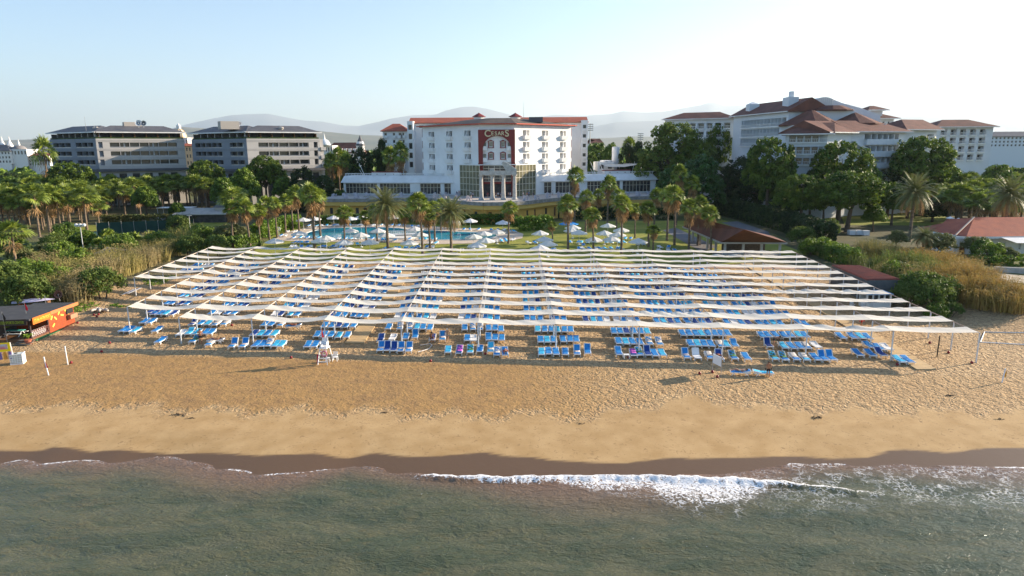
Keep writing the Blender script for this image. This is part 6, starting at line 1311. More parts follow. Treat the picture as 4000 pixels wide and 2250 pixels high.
for i in range(k):
    a=2*math.pi*i/k
    for j in range(6): b_=2*math.pi*j/6; r_=.36+.09*math.cos(b_); vs.append((math.cos(a)*r_+.25,-.05+.09*math.sin(b_),1.5+math.sin(a)*r_))
m.add(vs,[(i*6+j,((i+1)%k)*6+j,((i+1)%k)*6+(j+1)%6,i*6+(j+1)%6) for i in range(k) for j in range(6)]); m.build('buoy_ring',pm('pink_white',(.55,.18,.25),None),lt,smooth=True)
m=MB(); m.tube((-.75,.0,.1),(-.7,.1,1.3),.12,n=8); m.build('rescue_tube',pm('red_plastic',(.5,.02,.04),None,rough=.4),lt)
x,y,z=W(1281,1413); t=local_thing('stool','small white stool between the tower and the armchair','stool',(x,y,z)); m=MB(); m.box(-.2,.2,-.2,.2,.42,.46); m.build('seat',plastic,t)
for sx in (-.17,.17):
    for sy in (-.17,.17): m=MB(); m.bar((sx,sy,.42),(sx*1.2,sy*1.2,0),.05,.05); m.build('leg',plastic,t)
x,y,z=W(2447,1400); t=local_thing('side_table','low white table between two loungers at the seventh front post','table',(x,y,z)); m=MB(); m.box(-.3,.3,-.25,.25,.42,.46); m.build('top',plastic,t)
for sx in (-.25,.25):
    for sy in (-.2,.2): m=MB(); m.bar((sx,sy,.42),(sx*1.1,sy*1.1,0),.05,.05); m.build('leg',plastic,t)
# markers and flags
def marker(px,py,top,lean,lb,flag=None):
    x,y,z=W(px,py); h=P(px,top,y)[2]-z; t=local_thing('marker_pole',lb,'marker pole',(x,y,z)); m=MB(); m.tube((0,0,-.2),(lean*h,0,h),.06,n=8); m.build('pole',plastic,t)
    if flag:
        m=MB(); m.add([(lean*h,0,h*.97),(lean*h-.04,0,h*.45),(lean*h*.5-.2,.02,h*.42),(lean*h*.5+.22,-.03,h*.40),(lean*h+.16,-.02,h*.7)],[(0,4,3,2,1)]); m.build('flag',flag,t)
redyel=pm('red_cloth2',(.60,.05,.02),(.70,.40,.02),1.2,.8)
marker(190,1466,1394,-.12,'leaning white pole with a furled red flag on the open sand at left',MATS['red_cloth'])
marker(265,1424,1352,-.03,'plain white marker pole on the sand at left')
marker(3913,1494,1440,.13,'leaning pole with a furled orange yellow flag at the far right',pm('orange_cloth',(.75,.33,.02),None,rough=.8))
marker(3660,1393,1312,.02,'black post under the right end of the sails'); 
for o in bpy.data.objects:
    if o.get('label','').startswith('black post'):
        for c in o.children: c.data.materials[0]=black
for px,a in ((63,1290),(16,1285)):
    pass
# red ball-shaped ash pots
bp_=local_thing('ash_pot','x','ash pot',(0,0,0)); m=MB(); m.lathe((0,0,-.04),[(.10,0),(.20,.08),(.26,.22),(.22,.36),(.12,.42),(.13,.46),(.09,.47)],12); m.build('pot',pm('maroon_glaze',(.22,.015,.02),None,rough=.35),bp_,smooth=True); BP=Proto(bp_)
for i,(px,py,d) in enumerate([(428,1342,'just left of the long shadows'),(397,1376,'at the left tip of the frontmost shadow'),(278,1420,'beside the plain white marker pole'),(303,1264,'at the right corner of the wooden kiosk'),(367,1233,'below the white sacks, left of the trio'),(385,1231,'below the white sacks, right of the trio'),(378,1239,'below the white sacks, front of the trio'),(1137,1400,'left of the lifeguard tower'),(1682,1413,'in the shadow near the fourth front post'),(1896,1385,'at the foot of the middle front post'),(2733,1462,'left of the notice board, nearest the sea on the left'),(2783,1456,'just left of the notice board foot'),(2802,1475,'right below the notice board'),(3505,1427,'at the foot of the tenth front post'),(3796,1420,'at the foot of the right corner post'),(3705,1380,'by the second post on the right edge'),(3632,1342,'by the third post on the right edge'),(906,1273,'behind the first front row loungers'),(2455,1399,'beside the small white table')]):
    x,y,z=W(px,py); BP.place((x,y,z),f'round dark red ash pot {d}','red ash pots standing on the sand',0,.62)
# notice board
x,y,z=W(2799,1462); t=local_thing('notice_board','white notice board on two thin legs facing the sea','notice board',(x,y,z),None,-1.25); m=MB(); m.box(-.7,.7,-.03,.03,1.0,1.95); m.build('panel',plastic,t)
for s in (-.72,.72): m=MB(); m.tube((s,0,-.2),(s,0,2.1),.035,n=6); m.build('leg',metal,t)
# volleyball court lines
a=[G(3841,1300,.2),G(3829,1342,.1),G(4050,1354,.1)]; t=thing('court_rope','white rope outline of the beach court at the right edge','rope',a[1]); m=MB(); P4=[G(3845,1302,.25),G(4060,1310,.25)]
for p,q_ in ((P4[1],P4[0]),(P4[0],a[1]),(a[1],a[2])):
    for k in range(8):
        u0,u1=k/8,(k+1)/8; A=[p[i]+(q_[i]-p[i])*u0 for i in range(2)]; B=[p[i]+(q_[i]-p[i])*u1 for i in range(2)]; m.tube((A[0],A[1],zg(*A)+.06),(B[0],B[1],zg(*B)+.06),.05,n=5)
m.build('rope',plastic,t)
# hose and driftwood
t=thing('hose','thin white hose curling over the sand behind the front loungers','hose',W(1650,1375)); m=MB(); pts=[W(*q) for q in [(1633,1376),(1650,1372),(1675,1364),(1688,1350),(1680,1344),(1640,1350)]]; pts=[(a,b,c+.05) for a,b,c in pts]; m.path(pts,[.035]*6,5); m.build('tube',plastic,t)
def weed(px,py,s,lb,seed):
    r=random.Random(seed); x,y,z=W(px,py); m=MB()
    for _ in range(26): a=r.uniform(0,6.28); d=r.uniform(0,s); b_=r.uniform(0,6.28); l=r.uniform(.1,.35)*s; m.bar((x+math.cos(a)*d,y+math.sin(a)*d*.5,z+.02),(x+math.cos(a)*d+math.cos(b_)*l,y+math.sin(a)*d*.5+math.sin(b_)*l,z+r.uniform(.02,.12*s)),.06*s,.05*s)
    o=m.build('seaweed_heap',pm('dark_debris',(.07,.045,.025),(.04,.03,.02),4),None); tag(o,lb,'seaweed')
weed(3710,1545,.55,'dark driftwood heap on the sand at the right',1); weed(3905,1638,.4,'dark debris near the smooth sand at the right edge',2); weed(3185,1632,.6,'dark debris streak on the smooth sand right of centre',3); weed(700,1622,.7,'long dark debris streak on the sand at left',4); weed(1500,1612,.4,'small dark debris patch below the third post',5); weed(2270,1655,.35,'small twig heap on the smooth sand',6); weed(745,1634,.45,'dark debris patch beside the long streak at left',7)
# ---- wooden water sports kiosk ----
K0=W(126,1337); K1=W(294,1260); zk_=zg(-56,80); fk=Fr(K0[:2],K1[:2]); tk=fk.t_at(195,20,1290); f2_=Fr((K0[0]-9,K0[1]-1.2),K0[:2])
ki=thing('beach_kiosk','wooden water sports kiosk with orange plank wall and dark flat roof','kiosk',K0); orange=pm('orange_planks',(.36,.065,.018),(.27,.05,.015),1.2,.6)
hk=P(126,1240,K0[1])[2]; hk1=P(299,1189,K1[1])[2]; ht=(hk+hk1)/2; fl_=.75+zk_*.3
m=MB(); fk.box(m,tk,fk.L,-4.6,0,zk_-.2,ht-.25); wk=m.build('plank_wall',orange,ki); m=MB()
for k in range(12): z=zk_+.1+k*.24; fk.box(m,tk,fk.L,.004,.02,z,z+.02)
m.build('board_gaps',wood,wk)
m=MB(); m.prism([f2_.xy(0,.35),(K0[0]+.25,K0[1]-.35),fk.xy(fk.L+.4,.35),fk.xy(fk.L+.4,-5.2),(K0[0]-5,K0[1]+7.5),(K0[0]-9,K0[1]+6.5)],ht-.2,ht+.02); m.build('flat_roof',pm('roofing_felt',(.05,.05,.055),(.07,.07,.07),1),ki)
m=MB(); fk.box(m,tk,fk.L+.45,.354,.42,ht-.32,ht+.1); m.build('roof_trim',pm('pale_orange_trim',(.50,.17,.06),None),ki)
m=MB(); fk.box(m,0,tk,.36,.42,ht-.75,ht+.06); sb=m.build('orange_sign_board',pm('sign_orange',(.55,.14,.02),None),ki)
yl=pm('yellow_letter',(.85,.62,.10),None); gl_=pm('green_letter',(.28,.36,.04),None)
text('ETUNA WATER SPORTS',.46,fk.p(tk/2,.45,ht-.34),(fk.d.x,fk.d.y,0),(0,0,1),yl,'lettering',sb,.02,xs=.8*tk/4.6)
text('with us',.55,fk.p(tk*.55,-3.9,ht-1.3),(fk.d.x,fk.d.y,0),(0,0,1),gl_,'lettering',ki,.02)
pd=(fk.d.x*math.cos(-2.0)-0,0)
# second face, turned to the sea: runs from the corner post to the left
f2=Fr((K0[0]-9,K0[1]-1.2),K0[:2]); m=MB(); f2.box(m,0,9.0,.36,.42,ht-.7,ht+.04); sb2=m.build('dark_sign_board',pm('dark_board',(.045,.035,.03),None),ki)
text('WATER SPORTS CENTER',.48,f2.p(7.25,.45,ht-.33),(f2.d.x,f2.d.y,0),(0,0,1),gl_,'lettering',sb2,.02,xs=.55)
m=MB(); fk.box(m,.1,tk,-4.2,-4.0,zk_+.3,ht-.3); m.build('back_wall',dark,ki)
m=MB(); m.prism([(K0[0]-5.8,K0[1]-.7),K0[:2],fk.xy(tk,0),fk.xy(tk,-4.0),(K0[0]-4.5,K0[1]+5)],zk_-.1,zk_+.35); m.build('deck',wood,ki)
for t_ in (.08,tk-.1): m=MB(); fk.box(m,t_-.09,t_+.09,-.2,0,zk_-.3,ht-.2); m.build('post',pm('dark_post',(.05,.03,.03),None),ki)
m=MB(); f2.box(m,3.0,3.15,-.2,0,zk_-.3,ht-.2); m.build('post',MATS['dark_post'],ki)
m=MB(); fk.box(m,.3,tk-.2,-.35,-.3,zk_+.4,zk_+1.2); m.build('banner',plastic,ki); m=MB(); fk.box(m,.2,tk,-.05,.03,zk_+1.2,zk_+1.28); fk.box(m,.2,tk,-.05,.03,zk_+.4,zk_+.47)
for k in range(8): a_=.3+k*(tk-.4)/8; b_=a_+(tk-.4)/8; m.bar(fk.p(a_,0,zk_+.45),fk.p(b_,0,zk_+1.22),.05,.05); m.bar(fk.p(b_,0,zk_+.45),fk.p(a_,0,zk_+1.22),.05,.05)
m.build('lattice_rail',pm('brown_rail',(.16,.06,.05),None),ki)
for k,(u,v,a_) in enumerate([(.06,.70,.9),(.20,.62,-.8),(.35,.80,.8),(.46,.66,-.3),(.62,.85,.9),(.75,.66,.7),(.10,.35,.7)]):
    c=fk.p(tk+(fk.L-tk)*(u+.05),.03,zk_+(ht-zk_)*v); d=Vector((fk.d.x*math.cos(a_),fk.d.y*math.cos(a_),math.sin(a_)))*.28; m=MB(); m.bar(Vector(c)-d,Vector(c)+d,.05,.2); m.build('yellow_board_mark',yl,wk)
m=MB(); fk.box(m,fk.L-1.6,fk.L-.3,.03,.12,ht-1.1,ht-.45); m.build('menu_board',black,ki); m=MB(); fk.box(m,fk.L-1.5,fk.L-.1,.03,.5,ht-1.75,ht-1.2); m.build('shelf_box',pm('tan_box',(.40,.20,.12),None),ki)
m=MB(); fk.box(m,.4,tk+2.2,.05,.25,zk_-.25,zk_+.22); m.build('green_skirt',pm('green_turf',(.03,.12,.05),None),ki)
x,y,z=P(232,1188,K1[1]+1.2); t=thing('satellite_dish','rusty round satellite dish on the kiosk roof','satellite dish',(x,y,ht)); c=Vector((x,y,ht+.95)); ax=Vector((.1,-.95,.25)).normalized(); u=ax.cross(Vector((0,0,1))).normalized(); v=u.cross(ax); m=MB(); n_=18
vs=[tuple(c-ax*.15)]+[tuple(c+(u*math.cos(2*math.pi*k/n_)+v*math.sin(2*math.pi*k/n_))*.55*q-ax*.15*(1-q*q)) for q in (.5,1) for k in range(n_)]; m.add(vs,[(0,1+k,1+(k+1)%n_) for k in range(n_)]+[(1+k,1+(k+1)%n_,1+n_+(k+1)%n_,1+n_+k) for k in range(n_)]); m.build('bowl',pm('rusty_metal',(.22,.10,.06),(.15,.07,.05),3),t,smooth=True); m=MB(); m.tube((x,y+.2,ht),tuple(c),.05,n=6); m.build('stand',metal,t)
# flags on thin poles by the kiosk
for px,py,top,lb,fc in ((117,1312,1180,'thin pole with a red pennant at the kiosk corner',MATS['red_cloth']),(30,1345,1218,'thin pole with a dark tattered flag left of the kiosk sign',black),(192,1260,1155,'bare thin pole rising behind the kiosk roof',None)):
    x,y,z=W(px,py); h=P(px,top,y)[2]-z; t=local_thing('flag_pole',lb,'flag pole',(x,y,z)); m=MB(); m.tube((0,0,0),(-.1,0,h),.035,n=6); m.build('pole',metal,t)
    if fc: m=MB(); m.add([(-.1,0,h),(.25,0,h-.75),(.15,.05,h-1.1),(-.08,0,h-1.0)],[(0,1,2,3)]); m.build('pennant',fc,t)
# things behind the kiosk: upturned boat, sacks, boards
x,y,z=W(100,1230); t=local_thing('upturned_boat','lilac white boat hull propped behind the kiosk roof','boat',(x,y+2,z),None,.25); m=MB(); n_=9; vs=[]
for i in range(n_):
    u=i/(n_-1); w_=.75*math.sin(math.pi*min(1,.12+u*.95))**.5; 
    for j in range(5): a=math.pi*j/4; vs.append((-2.6+5.2*u,math.cos(a)*w_,1.35+math.sin(a)*.5*w_+.25*u))
m.add(vs,[(i*5+j,(i+1)*5+j,(i+1)*5+j+1,i*5+j+1) for i in range(n_-1) for j in range(4)]); m.build('hull',pm('lilac_hull',(.55,.50,.66),None,rough=.4),t,smooth=True)
m=MB(); m.box(-1.8,-1.6,-.5,.5,0,1.4); m.build('trestle',wood,t); m=MB(); m.box(1.6,1.8,-.5,.5,0,1.55); m.build('trestle',wood,t)
def sacks(px,py,lb,m_,n_=3,s=1.):
    x,y,z=W(px,py); t=local_thing('canvas_sack',lb,'sacks',(x,y,z)); m=MB()
    for k in range(n_):
        a=-.5+k*.45; cx_=k*.55*s; vs=[]
        for i in range(8):
            u=i/7; r_=.28*s*math.sin(math.pi*(.1+.8*u))**.5*(1.1-.4*u); 
            for j in range(8): b_=2*math.pi*j/8; vs.append((cx_+(u-.5)*1.7*s*math.cos(a+2.2)+math.cos(b_)*r_*.6,(u-.5)*1.7*s*math.sin(a+2.2)+math.cos(b_)*r_*.7,.25*s+math.sin(b_)*r_*.8+.1*math.sin(u*9)))
        m.add(vs,[(i*8+j,(i+1)*8+j,(i+1)*8+(j+1)%8,i*8+(j+1)%8) for i in range(7) for j in range(8)]+[tuple(range(8)),tuple(range(56,64))])
    m.build('sacks',m_,t,smooth=True)
sacks(372,1218,'pale canvas sacks dumped on the dune foot above the red pots',pm('sack_cloth',(.50,.43,.36),None),3,1.1)
x,y,z=W(505,1155); t=local_thing('board_stack','leaning stack of white boards beside the left sails','stack of boards',(x,y,z)); 
for k in range(5): m=MB(); m.bar((-1.2+k*.28,0,.12+.06*k),(.1+k*.28,1.3,.75+.05*k),.22,.05); m.build('board',[plastic,plastic,pm('red_brown_board',(.3,.1,.07),None),plastic,plastic][k],t)
# water tank cage and the yellow banner rack
x,y,z=W(72,1419); t=local_thing('water_tank','white caged plastic water container on a pallet','container',(x,y,z),None,.35); m=MB(); m.box(-.55,.55,-.5,.5,.16,1.1); m.build('tank',pm('milky_plastic',(.62,.66,.60),None,rough=.4),t); m=MB()
for k in range(6):
    for a,b_ in (((-.57+k*.228,-.53),(-.57+k*.228,-.53)),((.58,-.5+k*.2),(.58,-.5+k*.2))): m.tube((a[0],a[1],.14),(a[0],a[1],1.14),.018,n=4)
for k in range(5): zz=.2+k*.22; m.bar((-.58,-.54,zz),(.58,-.54,zz),.03,.03); m.bar((.59,-.54,zz),(.59,.52,zz),.03,.03)
m.bar((-.58,-.54,1.14),(.58,-.54,1.14),.04,.04); m.bar((.58,-.54,1.14),(.58,.52,1.14),.04,.04); m.build('cage',plastic,t); m=MB(); m.box(-.6,.6,-.55,.55,0,.12); m.build('pallet',plastic,t); m=MB(); m.lathe((-.1,0,1.1),[(.15,0),(.15,.07)],10); m.build('lid',black,t)
x,y,z=W(20,1428); t=local_thing('banner_rack','white tube rack with a yellow picture banner and hanging life vests','rack',(x,y,z),None,.3); m=MB()
for sx in (-1.2,.9): m.tube((sx,0,0),(sx-.15,0,2.5),.04,n=6)
m.tube((-1.3,0,1.6),(.8,0,1.6),.035,n=6); m.build('frame',plastic,t); m=MB(); m.box(-1.5,.72,-.06,-.02,1.55,2.5); b1=m.build('banner',pm('yellow_banner',(.85,.68,.02),None),t); m=MB(); m.box(-1.4,.5,-.075,-.063,1.8,2.35); m.build('banner_picture',pm('banner_picture',(.45,.55,.62),(.6,.2,.2),2.2,.6),b1)
for k in range(4): m=MB(); m.hexa([(-.9+k*.45,-.1,.7),(-.6+k*.45,-.1,.7),(-.6+k*.45,.1,.7),(-.9+k*.45,.1,.7),(-.86+k*.45,-.06,1.5),(-.64+k*.45,-.06,1.5),(-.64+k*.45,.06,1.5),(-.86+k*.45,.06,1.5)]); m.build('life_vest',pm('orange_vest',(.62,.30,.05),None) if k%2==0 else pm('purple_vest',(.20,.15,.35),None),t)
# potted plant
x,y,z=W(112,1345); t=local_thing('potted_plant','leafy plant in a terracotta pot at the kiosk corner','plant',(x,y,z)); m=MB(); m.lathe((0,0,0),[(.28,0),(.36,.5),(.40,.52),(.40,.6),(.3,.6)],14); m.build('pot',pm('terracotta',(.38,.12,.07),None),t); m=MB(); r=random.Random(3)
for k in range(14):
    a=r.uniform(0,6.28); l=r.uniform(.5,.95); d=Vector((math.cos(a),math.sin(a),0)); s=Vector((-math.sin(a),math.cos(a),0)); p0=Vector((0,0,.6)); p1=p0+d*l*.45+Vector((0,0,l*.8)); p2=p0+d*l+Vector((0,0,l*.55)); m.add([tuple(p0),tuple(p1-s*.16),tuple(p2),tuple(p1+s*.16)],[(0,1,2,3)])
m.build('leaves',leaf5,t)
x,y,z=W(60,1322); t=local_thing('picnic_bench','turquoise and white bench set on the kiosk deck','bench',(x,y,z+.3)); m=MB(); m.box(-1.2,1.2,-.3,.3,.7,.76); m.build('table_top',pm('turquoise_paint',(.08,.42,.38),None),t); m=MB(); m.box(-1.2,1.2,-.75,-.5,.42,.47); m.box(-1.2,1.2,.5,.75,.42,.47); m.build('seat',plastic,t)
for sx in (-.9,.9): m=MB(); m.bar((sx,-.7,0),(sx,0,.7),.08,.06); m.bar((sx,.7,0),(sx,0,.7),.08,.06); m.build('leg',plastic,t)
t=local_thing('kiosk_steps','weathered grey wooden steps up to the kiosk deck','steps',W(95,1352)); m=MB()
for k in range(3): m.box(-1.3,.6,.1+k*.35,.45+k*.35,.12+.14*k,.18+.14*k)
m.build('treads',pm('weathered_wood',(.14,.13,.11),(.2,.18,.16),2),t)
# blue canopy and grey tarp roof behind the dune
x,y,z=W(440,1030); t=local_thing('tarp_shelter','grey brown sheet roof shelter among the dune reeds','shelter',(x,y,z)); m=MB(); m.add([(-3.6,-1.5,1.7),(1.2,-2,2.4),(2.6,1.5,2.5),(-1.8,2,2.9),(-3.6,-1.5,1.62),(1.2,-2,2.32),(2.6,1.5,2.42),(-1.8,2,2.82)],[(0,1,2,3),(7,6,5,4),(0,4,5,1),(1,5,6,2),(2,6,7,3),(3,7,4,0)]); m.build('roof',pm('grey_brown_sheet',(.24,.20,.19),(.19,.16,.15),1),t)
for a,b_ in ((-3.3,-1.2),(1,-1.7),(2.3,1.3),(-1.7,1.7)): m=MB(); m.tube((a,b_,0),(a,b_,1.8),.05,n=6); m.build('post',wood,t)
for i,(px,py,lb) in enumerate([(95,1065,'white lounger on the left lawn, front one'),(60,1055,'white lounger on the left lawn, middle one'),(5,1050,'white lounger at the left edge of the lawn'),(120,1060,'second white lounger on the left lawn beside the leaning palm')]):
    x,y,z=W(px,py); lounger(x,y,'w60' if i in(0,3) else 'w12',lb,.5,'loungers on the left lawn')
# snack roofs and stairs behind the court
def flat_shelter(px,py,wpx,Y,h,lb,m_,d=4):
    x=P(px,py,Y)[0]; w_=wpx*Y/2667; z=zg(x,Y); t=local_thing('shelter_roof',lb,'shelter',(x,Y,z)); m=MB(); m.box(-w_/2,w_/2,0,d,h,h+.2); m.build('roof',m_,t)
    for a in (-w_/2+.2,0,w_/2-.2):
        for b_ in (.2,d-.2): m=MB(); m.tube((a,b_,0),(a,b_,h),.08,n=6); m.build('post',steelw,t)
flat_shelter(675,785,135,216,3.2,'long pale flat shelter roof under the left grove palms',white); 
gx=P(800,815,205)[0]; t=local_thing('garden_bar','garden bar with sloping pale grey roof and small dark cupola','bar building',(gx,205,zg(gx,205))); m=MB(); m.hexa([(-8,-4,2.4),(8,-4,2.4),(8,4,3.6),(-8,4,3.6),(-8,-4,2.65),(8,-4,2.65),(8,4,3.85),(-8,4,3.85)]); m.build('roof',concrete,t); m=MB(); m.box(-7,7,-3,3,0,2.4); m.build('wall',dark,t); m=MB(); m.box(2.8,5.8,.5,3.5,3.3,4.2); cb=m.build('cupola',metal,t); m=MB(); m.add([(2.2,-.1,4.2),(6.4,-.1,4.2),(6.4,4.1,4.2),(2.2,4.1,4.2),(4.3,2,6.)],[(0,1,4),(1,2,4),(2,3,4),(3,0,4),(3,2,1,0)]); m.build('cupola_roof',slate,cb)
gx=P(655,830,204)[0]; t=local_thing('garden_stairs','grey garden stairs with white treads behind the court screen','stairs',(gx,204,zg(gx,204))); m=MB()
for k in range(5): m.box(-2.6,2.6,-1+k*.6,-.4+k*.6,.0,.4+.4*k)
m.build('treads',concrete,t)
for i,(px,py) in enumerate([(455,912),(468,912)]):
    x,y,z=W(px,py); t=local_thing('bar_table',f'tall white hourglass table before the green screen, {["left","right"][i]} one','table',(x,y,z),'hourglass bar tables'); m=MB(); m.lathe((0,0,0),[(.45,0),(.2,.55),(.42,1.1),(.42,1.15)],12); m.build('cloth_cover',plastic,t)
sacks(395,905,'pale blue tarp heap before the green screen',pm('tarp_blue',(.35,.42,.55),None),3,1.6)
# white crates behind the right hedge
for i,(px,py) in enumerate([(3325,918),(3352,918),(3380,920)]):
    x,y,z=W(px,py); t=local_thing('storage_crate',f'large white crate stored behind the hedge, {onum(i+1)} from left','crate',(x,y,z),'white crates behind the hedge'); m=MB(); m.box(-.7,.7,-.6,.6,.1,1.2); m.build('box',plastic,t); m=MB(); m.box(-.75,.75,-.65,.65,0,.09); m.build('pallet',wood,t)
# ---------------- people ----------------
skin=pm('skin',(.50,.27,.18),None,rough=.6); hairm=pm('dark_hair',(.05,.03,.02),None)
def person(loc,label,pose='stand',clothes=(('shorts',(.02,.02,.025)),),rz=0,hgt=1.68,hair=(.05,.03,.02),skinm=None,hat=None,hands=True):
    s=hgt/1.7; J={}
    def sx_(l): return l
    if pose in('stand','bend','walk'):
        b=1.15 if pose=='bend' else 0
        def up(y,z): # bend the upper body forward (towards -y) about the hip
            dz=z-.92; return (y-dz*math.sin(b),.92+dz*math.cos(b)) if z>.92 else (y,z)
        st=.16 if pose=='walk' else .0
        V={'pel':(0,0,.92),'wai':(0,*up(0,1.08)),'che':(0,*up(0,1.30)),'nek':(0,*up(.01,1.46)),'hed':(0,*up(-.02,1.56)),'top':(0,*up(-.02,1.66))}
        for k,q in (('l',-1),('r',1)):
            V['hp'+k]=(q*.10,0,.90); V['kn'+k]=(q*.11,-.02+q*st*.6,.49); V['an'+k]=(q*.12,.02+q*st,.09); V['to'+k]=(q*.13,-.16+q*st,.03); V['sh'+k]=(q*.19,*up(0,1.40))
            if pose=='bend': V['el'+k]=(q*.24,V['sh'+k][1]-.05,V['sh'+k][2]-.27); V['wr'+k]=(q*.20,V['sh'+k][1]-.12,V['sh'+k][2]-.50); dd=(0,-.05,-.09)
            else: V['el'+k]=(q*.27,.04,1.13); V['wr'+k]=(q*.29,-.05 if pose=='stand' else -.1*q,.90); dd=(0,-.02,-.1)
            V['pa'+k]=tuple(V['wr'+k][i]+dd[i]*.8 for i in range(3)); V['dd'+k]=dd
    else: # lying on the back along +y (head at +y) or sitting
        zb=.50
        if pose=='lie':
            V={'pel':(0,.95,zb),'wai':(0,1.10,zb+.01),'che':(0,1.32,zb+.05),'nek':(0,1.48,zb+.09),'hed':(0,1.58,zb+.13),'top':(0,1.68,zb+.16)}
            for k,q in (('l',-1),('r',1)): V['hp'+k]=(q*.10,.93,zb); V['kn'+k]=(q*.12,.50,zb+(.22 if q>0 else .03)); V['an'+k]=(q*.13,.10,zb-.01); V['to'+k]=(q*.15,.02,zb+.12); V['sh'+k]=(q*.19,1.42,zb+.05); V['el'+k]=(q*.30,1.20,zb+.0); V['wr'+k]=(q*.26,.98,zb+.03); V['dd'+k]=(0,-.1,0); V['pa'+k]=(q*.25,.90,zb+.03)
        else:
            V={'pel':(0,.5,zb),'wai':(0,.46,zb+.16),'che':(0,.40,zb+.36),'nek':(0,.36,zb+.50),'hed':(0,.31,zb+.60),'top':(0,.30,zb+.70)}
            for k,q in (('l',-1),('r',1)): V['hp'+k]=(q*.10,.48,zb); V['kn'+k]=(q*.16,.08,zb+.08); V['an'+k]=(q*.16,-.05,.10); V['to'+k]=(q*.17,-.2,.04); V['sh'+k]=(q*.19,.40,zb+.44); V['el'+k]=(q*.26,.26,zb+.22); V['wr'+k]=(q*.20,.08,zb+.14); V['dd'+k]=(0,-.09,-.03); V['pa'+k]=(q*.19,.0,zb+.12)
    Rr={'pel':.145,'wai':.125,'che':.15,'nek':.06,'hed':.092,'top':.075,'hp':.10,'kn':.062,'an':.042,'to':.035,'sh':.065,'el':.042,'wr':.028,'pa':.035}
    names=[k for k in V if not k.startswith('dd')]; vs=[V[k] for k in names]; rr=[Rr.get(k,Rr.get(k[:2],.04)) for k in names]; ix={k:i for i,k in enumerate(names)}
    E_=[('pel','wai'),('wai','che'),('che','nek'),('nek','hed'),('hed','top')]
    for k in 'lr': E_+=[('pel','hp'+k),('hp'+k,'kn'+k),('kn'+k,'an'+k),('an'+k,'to'+k),('che','sh'+k),('sh'+k,'el'+k),('el'+k,'wr'+k),('wr'+k,'pa'+k)]
    es=[(ix[a],ix[b]) for a,b in E_]
    if hands:
        for k,q in (('l',-1),('r',1)):
            p=Vector(V['pa'+k]); d=Vector(V['dd'+k]).normalized()
            for j in range(5):
                sp=Vector((0,(j-1.5)*.02,0)) if abs(d.z)>.5 else Vector(((j-1.5)*.02,0,0)); ln=.04 if j==4 else (.075,.085,.08,.062)[j]; 
                if j==4: sp=sp*1.2; 
                i0=len(vs); vs.append(tuple(p+d*(.02 if j<4 else -.01)+sp)); vs.append(tuple(p+d*(.02+ln)*(.6 if j==4 else 1)+sp*1.3+Vector((-q*.012,0,0)))); rr+= [.010,.008]; es+=[(ix['pa'+k],i0),(i0,i0+1)]
    me=bpy.data.meshes.new('body'); me.from_pydata([tuple(c*s for c in v) for v in vs],es,[]); o=bpy.data.objects.new('tmp',me); COL.objects.link(o); o.modifiers.new('s','SKIN'); sv2=me.skin_vertices[0].data if me.skin_vertices else None
    if sv2 is None:
        import bmesh; bm=bmesh.new(); bm.from_mesh(me); bm.verts.layers.skin.verify(); bm.to_mesh(me); bm.free(); sv2=me.skin_vertices[0].data
    for i,v in enumerate(sv2): nm=names[i] if i<len(names) else ''; v.radius=(rr[i]*s*(1.2 if nm in('che','pel') else 1),rr[i]*s*(.8 if nm in('che','pel','wai') else 1)); v.use_root=(i==0)
    ms=o.modifiers.new('u','SUBSURF'); ms.levels=1; ms.render_levels=1; dg=bpy.context.evaluated_depsgraph_get(); dg.update(); me2=bpy.data.meshes.new_from_object(o.evaluated_get(dg)); bpy.data.objects.remove(o)
    t=local_thing('person',label,'person',loc,None,rz); bo=bpy.data.objects.new('body',me2); COL.objects.link(bo); bo.parent=t; me2.materials.clear(); me2.materials.append(skinm or skin)
    for p_ in me2.polygons: p_.use_smooth=True
    # clothing: shells grown from the body's own faces
    co=[v.co.copy() for v in me2.vertices]; nr=[v.normal.copy() for v in me2.vertices]
    zone={'shorts':lambda c:(.62<c.z/s<1.0) if pose in('stand','bend','walk') else (.60<c.y/s<1.08 if pose=='lie' else c.z/s<zb+.14 and c.z/s>zb-.12 and c.y/s>.2),
          'top':lambda c:(.95<c.z/s<1.46 and abs(c.x)/s<.26) if pose in('stand','walk') else (1.0<c.y/s<1.44 if pose=='lie' else c.z/s>zb+.1 and c.z/s<zb+.46 and abs(c.x)/s<.25),
          'dress':lambda c:(.50<c.z/s<1.46 and abs(c.x)/s<.25),'bikini':lambda c:((.80<c.z/s<.96) or (1.22<c.z/s<1.34)) and abs(c.x)/s<.2 if pose=='stand' else ((.84<c.y/s<1.02) or (1.26<c.y/s<1.38)),'trousers':lambda c:.10<c.z/s<1.0 and abs(c.x)/s<.24}
    for nm,colr in clothes:
        fs=[p_.vertices[:] for p_ in me2.polygons if all(zone[nm](co[i]) for i in p_.vertices)]
        if not fs: continue
        used=sorted({i for f in fs for i in f}); mp_={j:i for i,j in enumerate(used)}; m=MB(); m.add([tuple(co[i]+nr[i]*.014) for i in used],[tuple(mp_[i] for i in f) for f in fs]); m.build({'top':'shirt','bikini':'swimwear'}.get(nm,nm),pm('cloth_%d_%d_%d'%tuple(int(c*100) for c in colr),colr,None,rough=.9),t,smooth=True)
    # hair cap and face
    hd=Vector(V['hed'])*s; tp_=Vector(V['top'])*s; axis=(tp_-Vector(V['nek'])*s).normalized(); fwd=Vector((0,-1,0)) if pose!='lie' else Vector((0,-.1,1)); fwd=(fwd-axis*fwd.dot(axis)).normalized(); side=axis.cross(fwd)
    m=MB(); c0=hd+axis*.035*s-fwd*.012*s; vs=[];nn=12
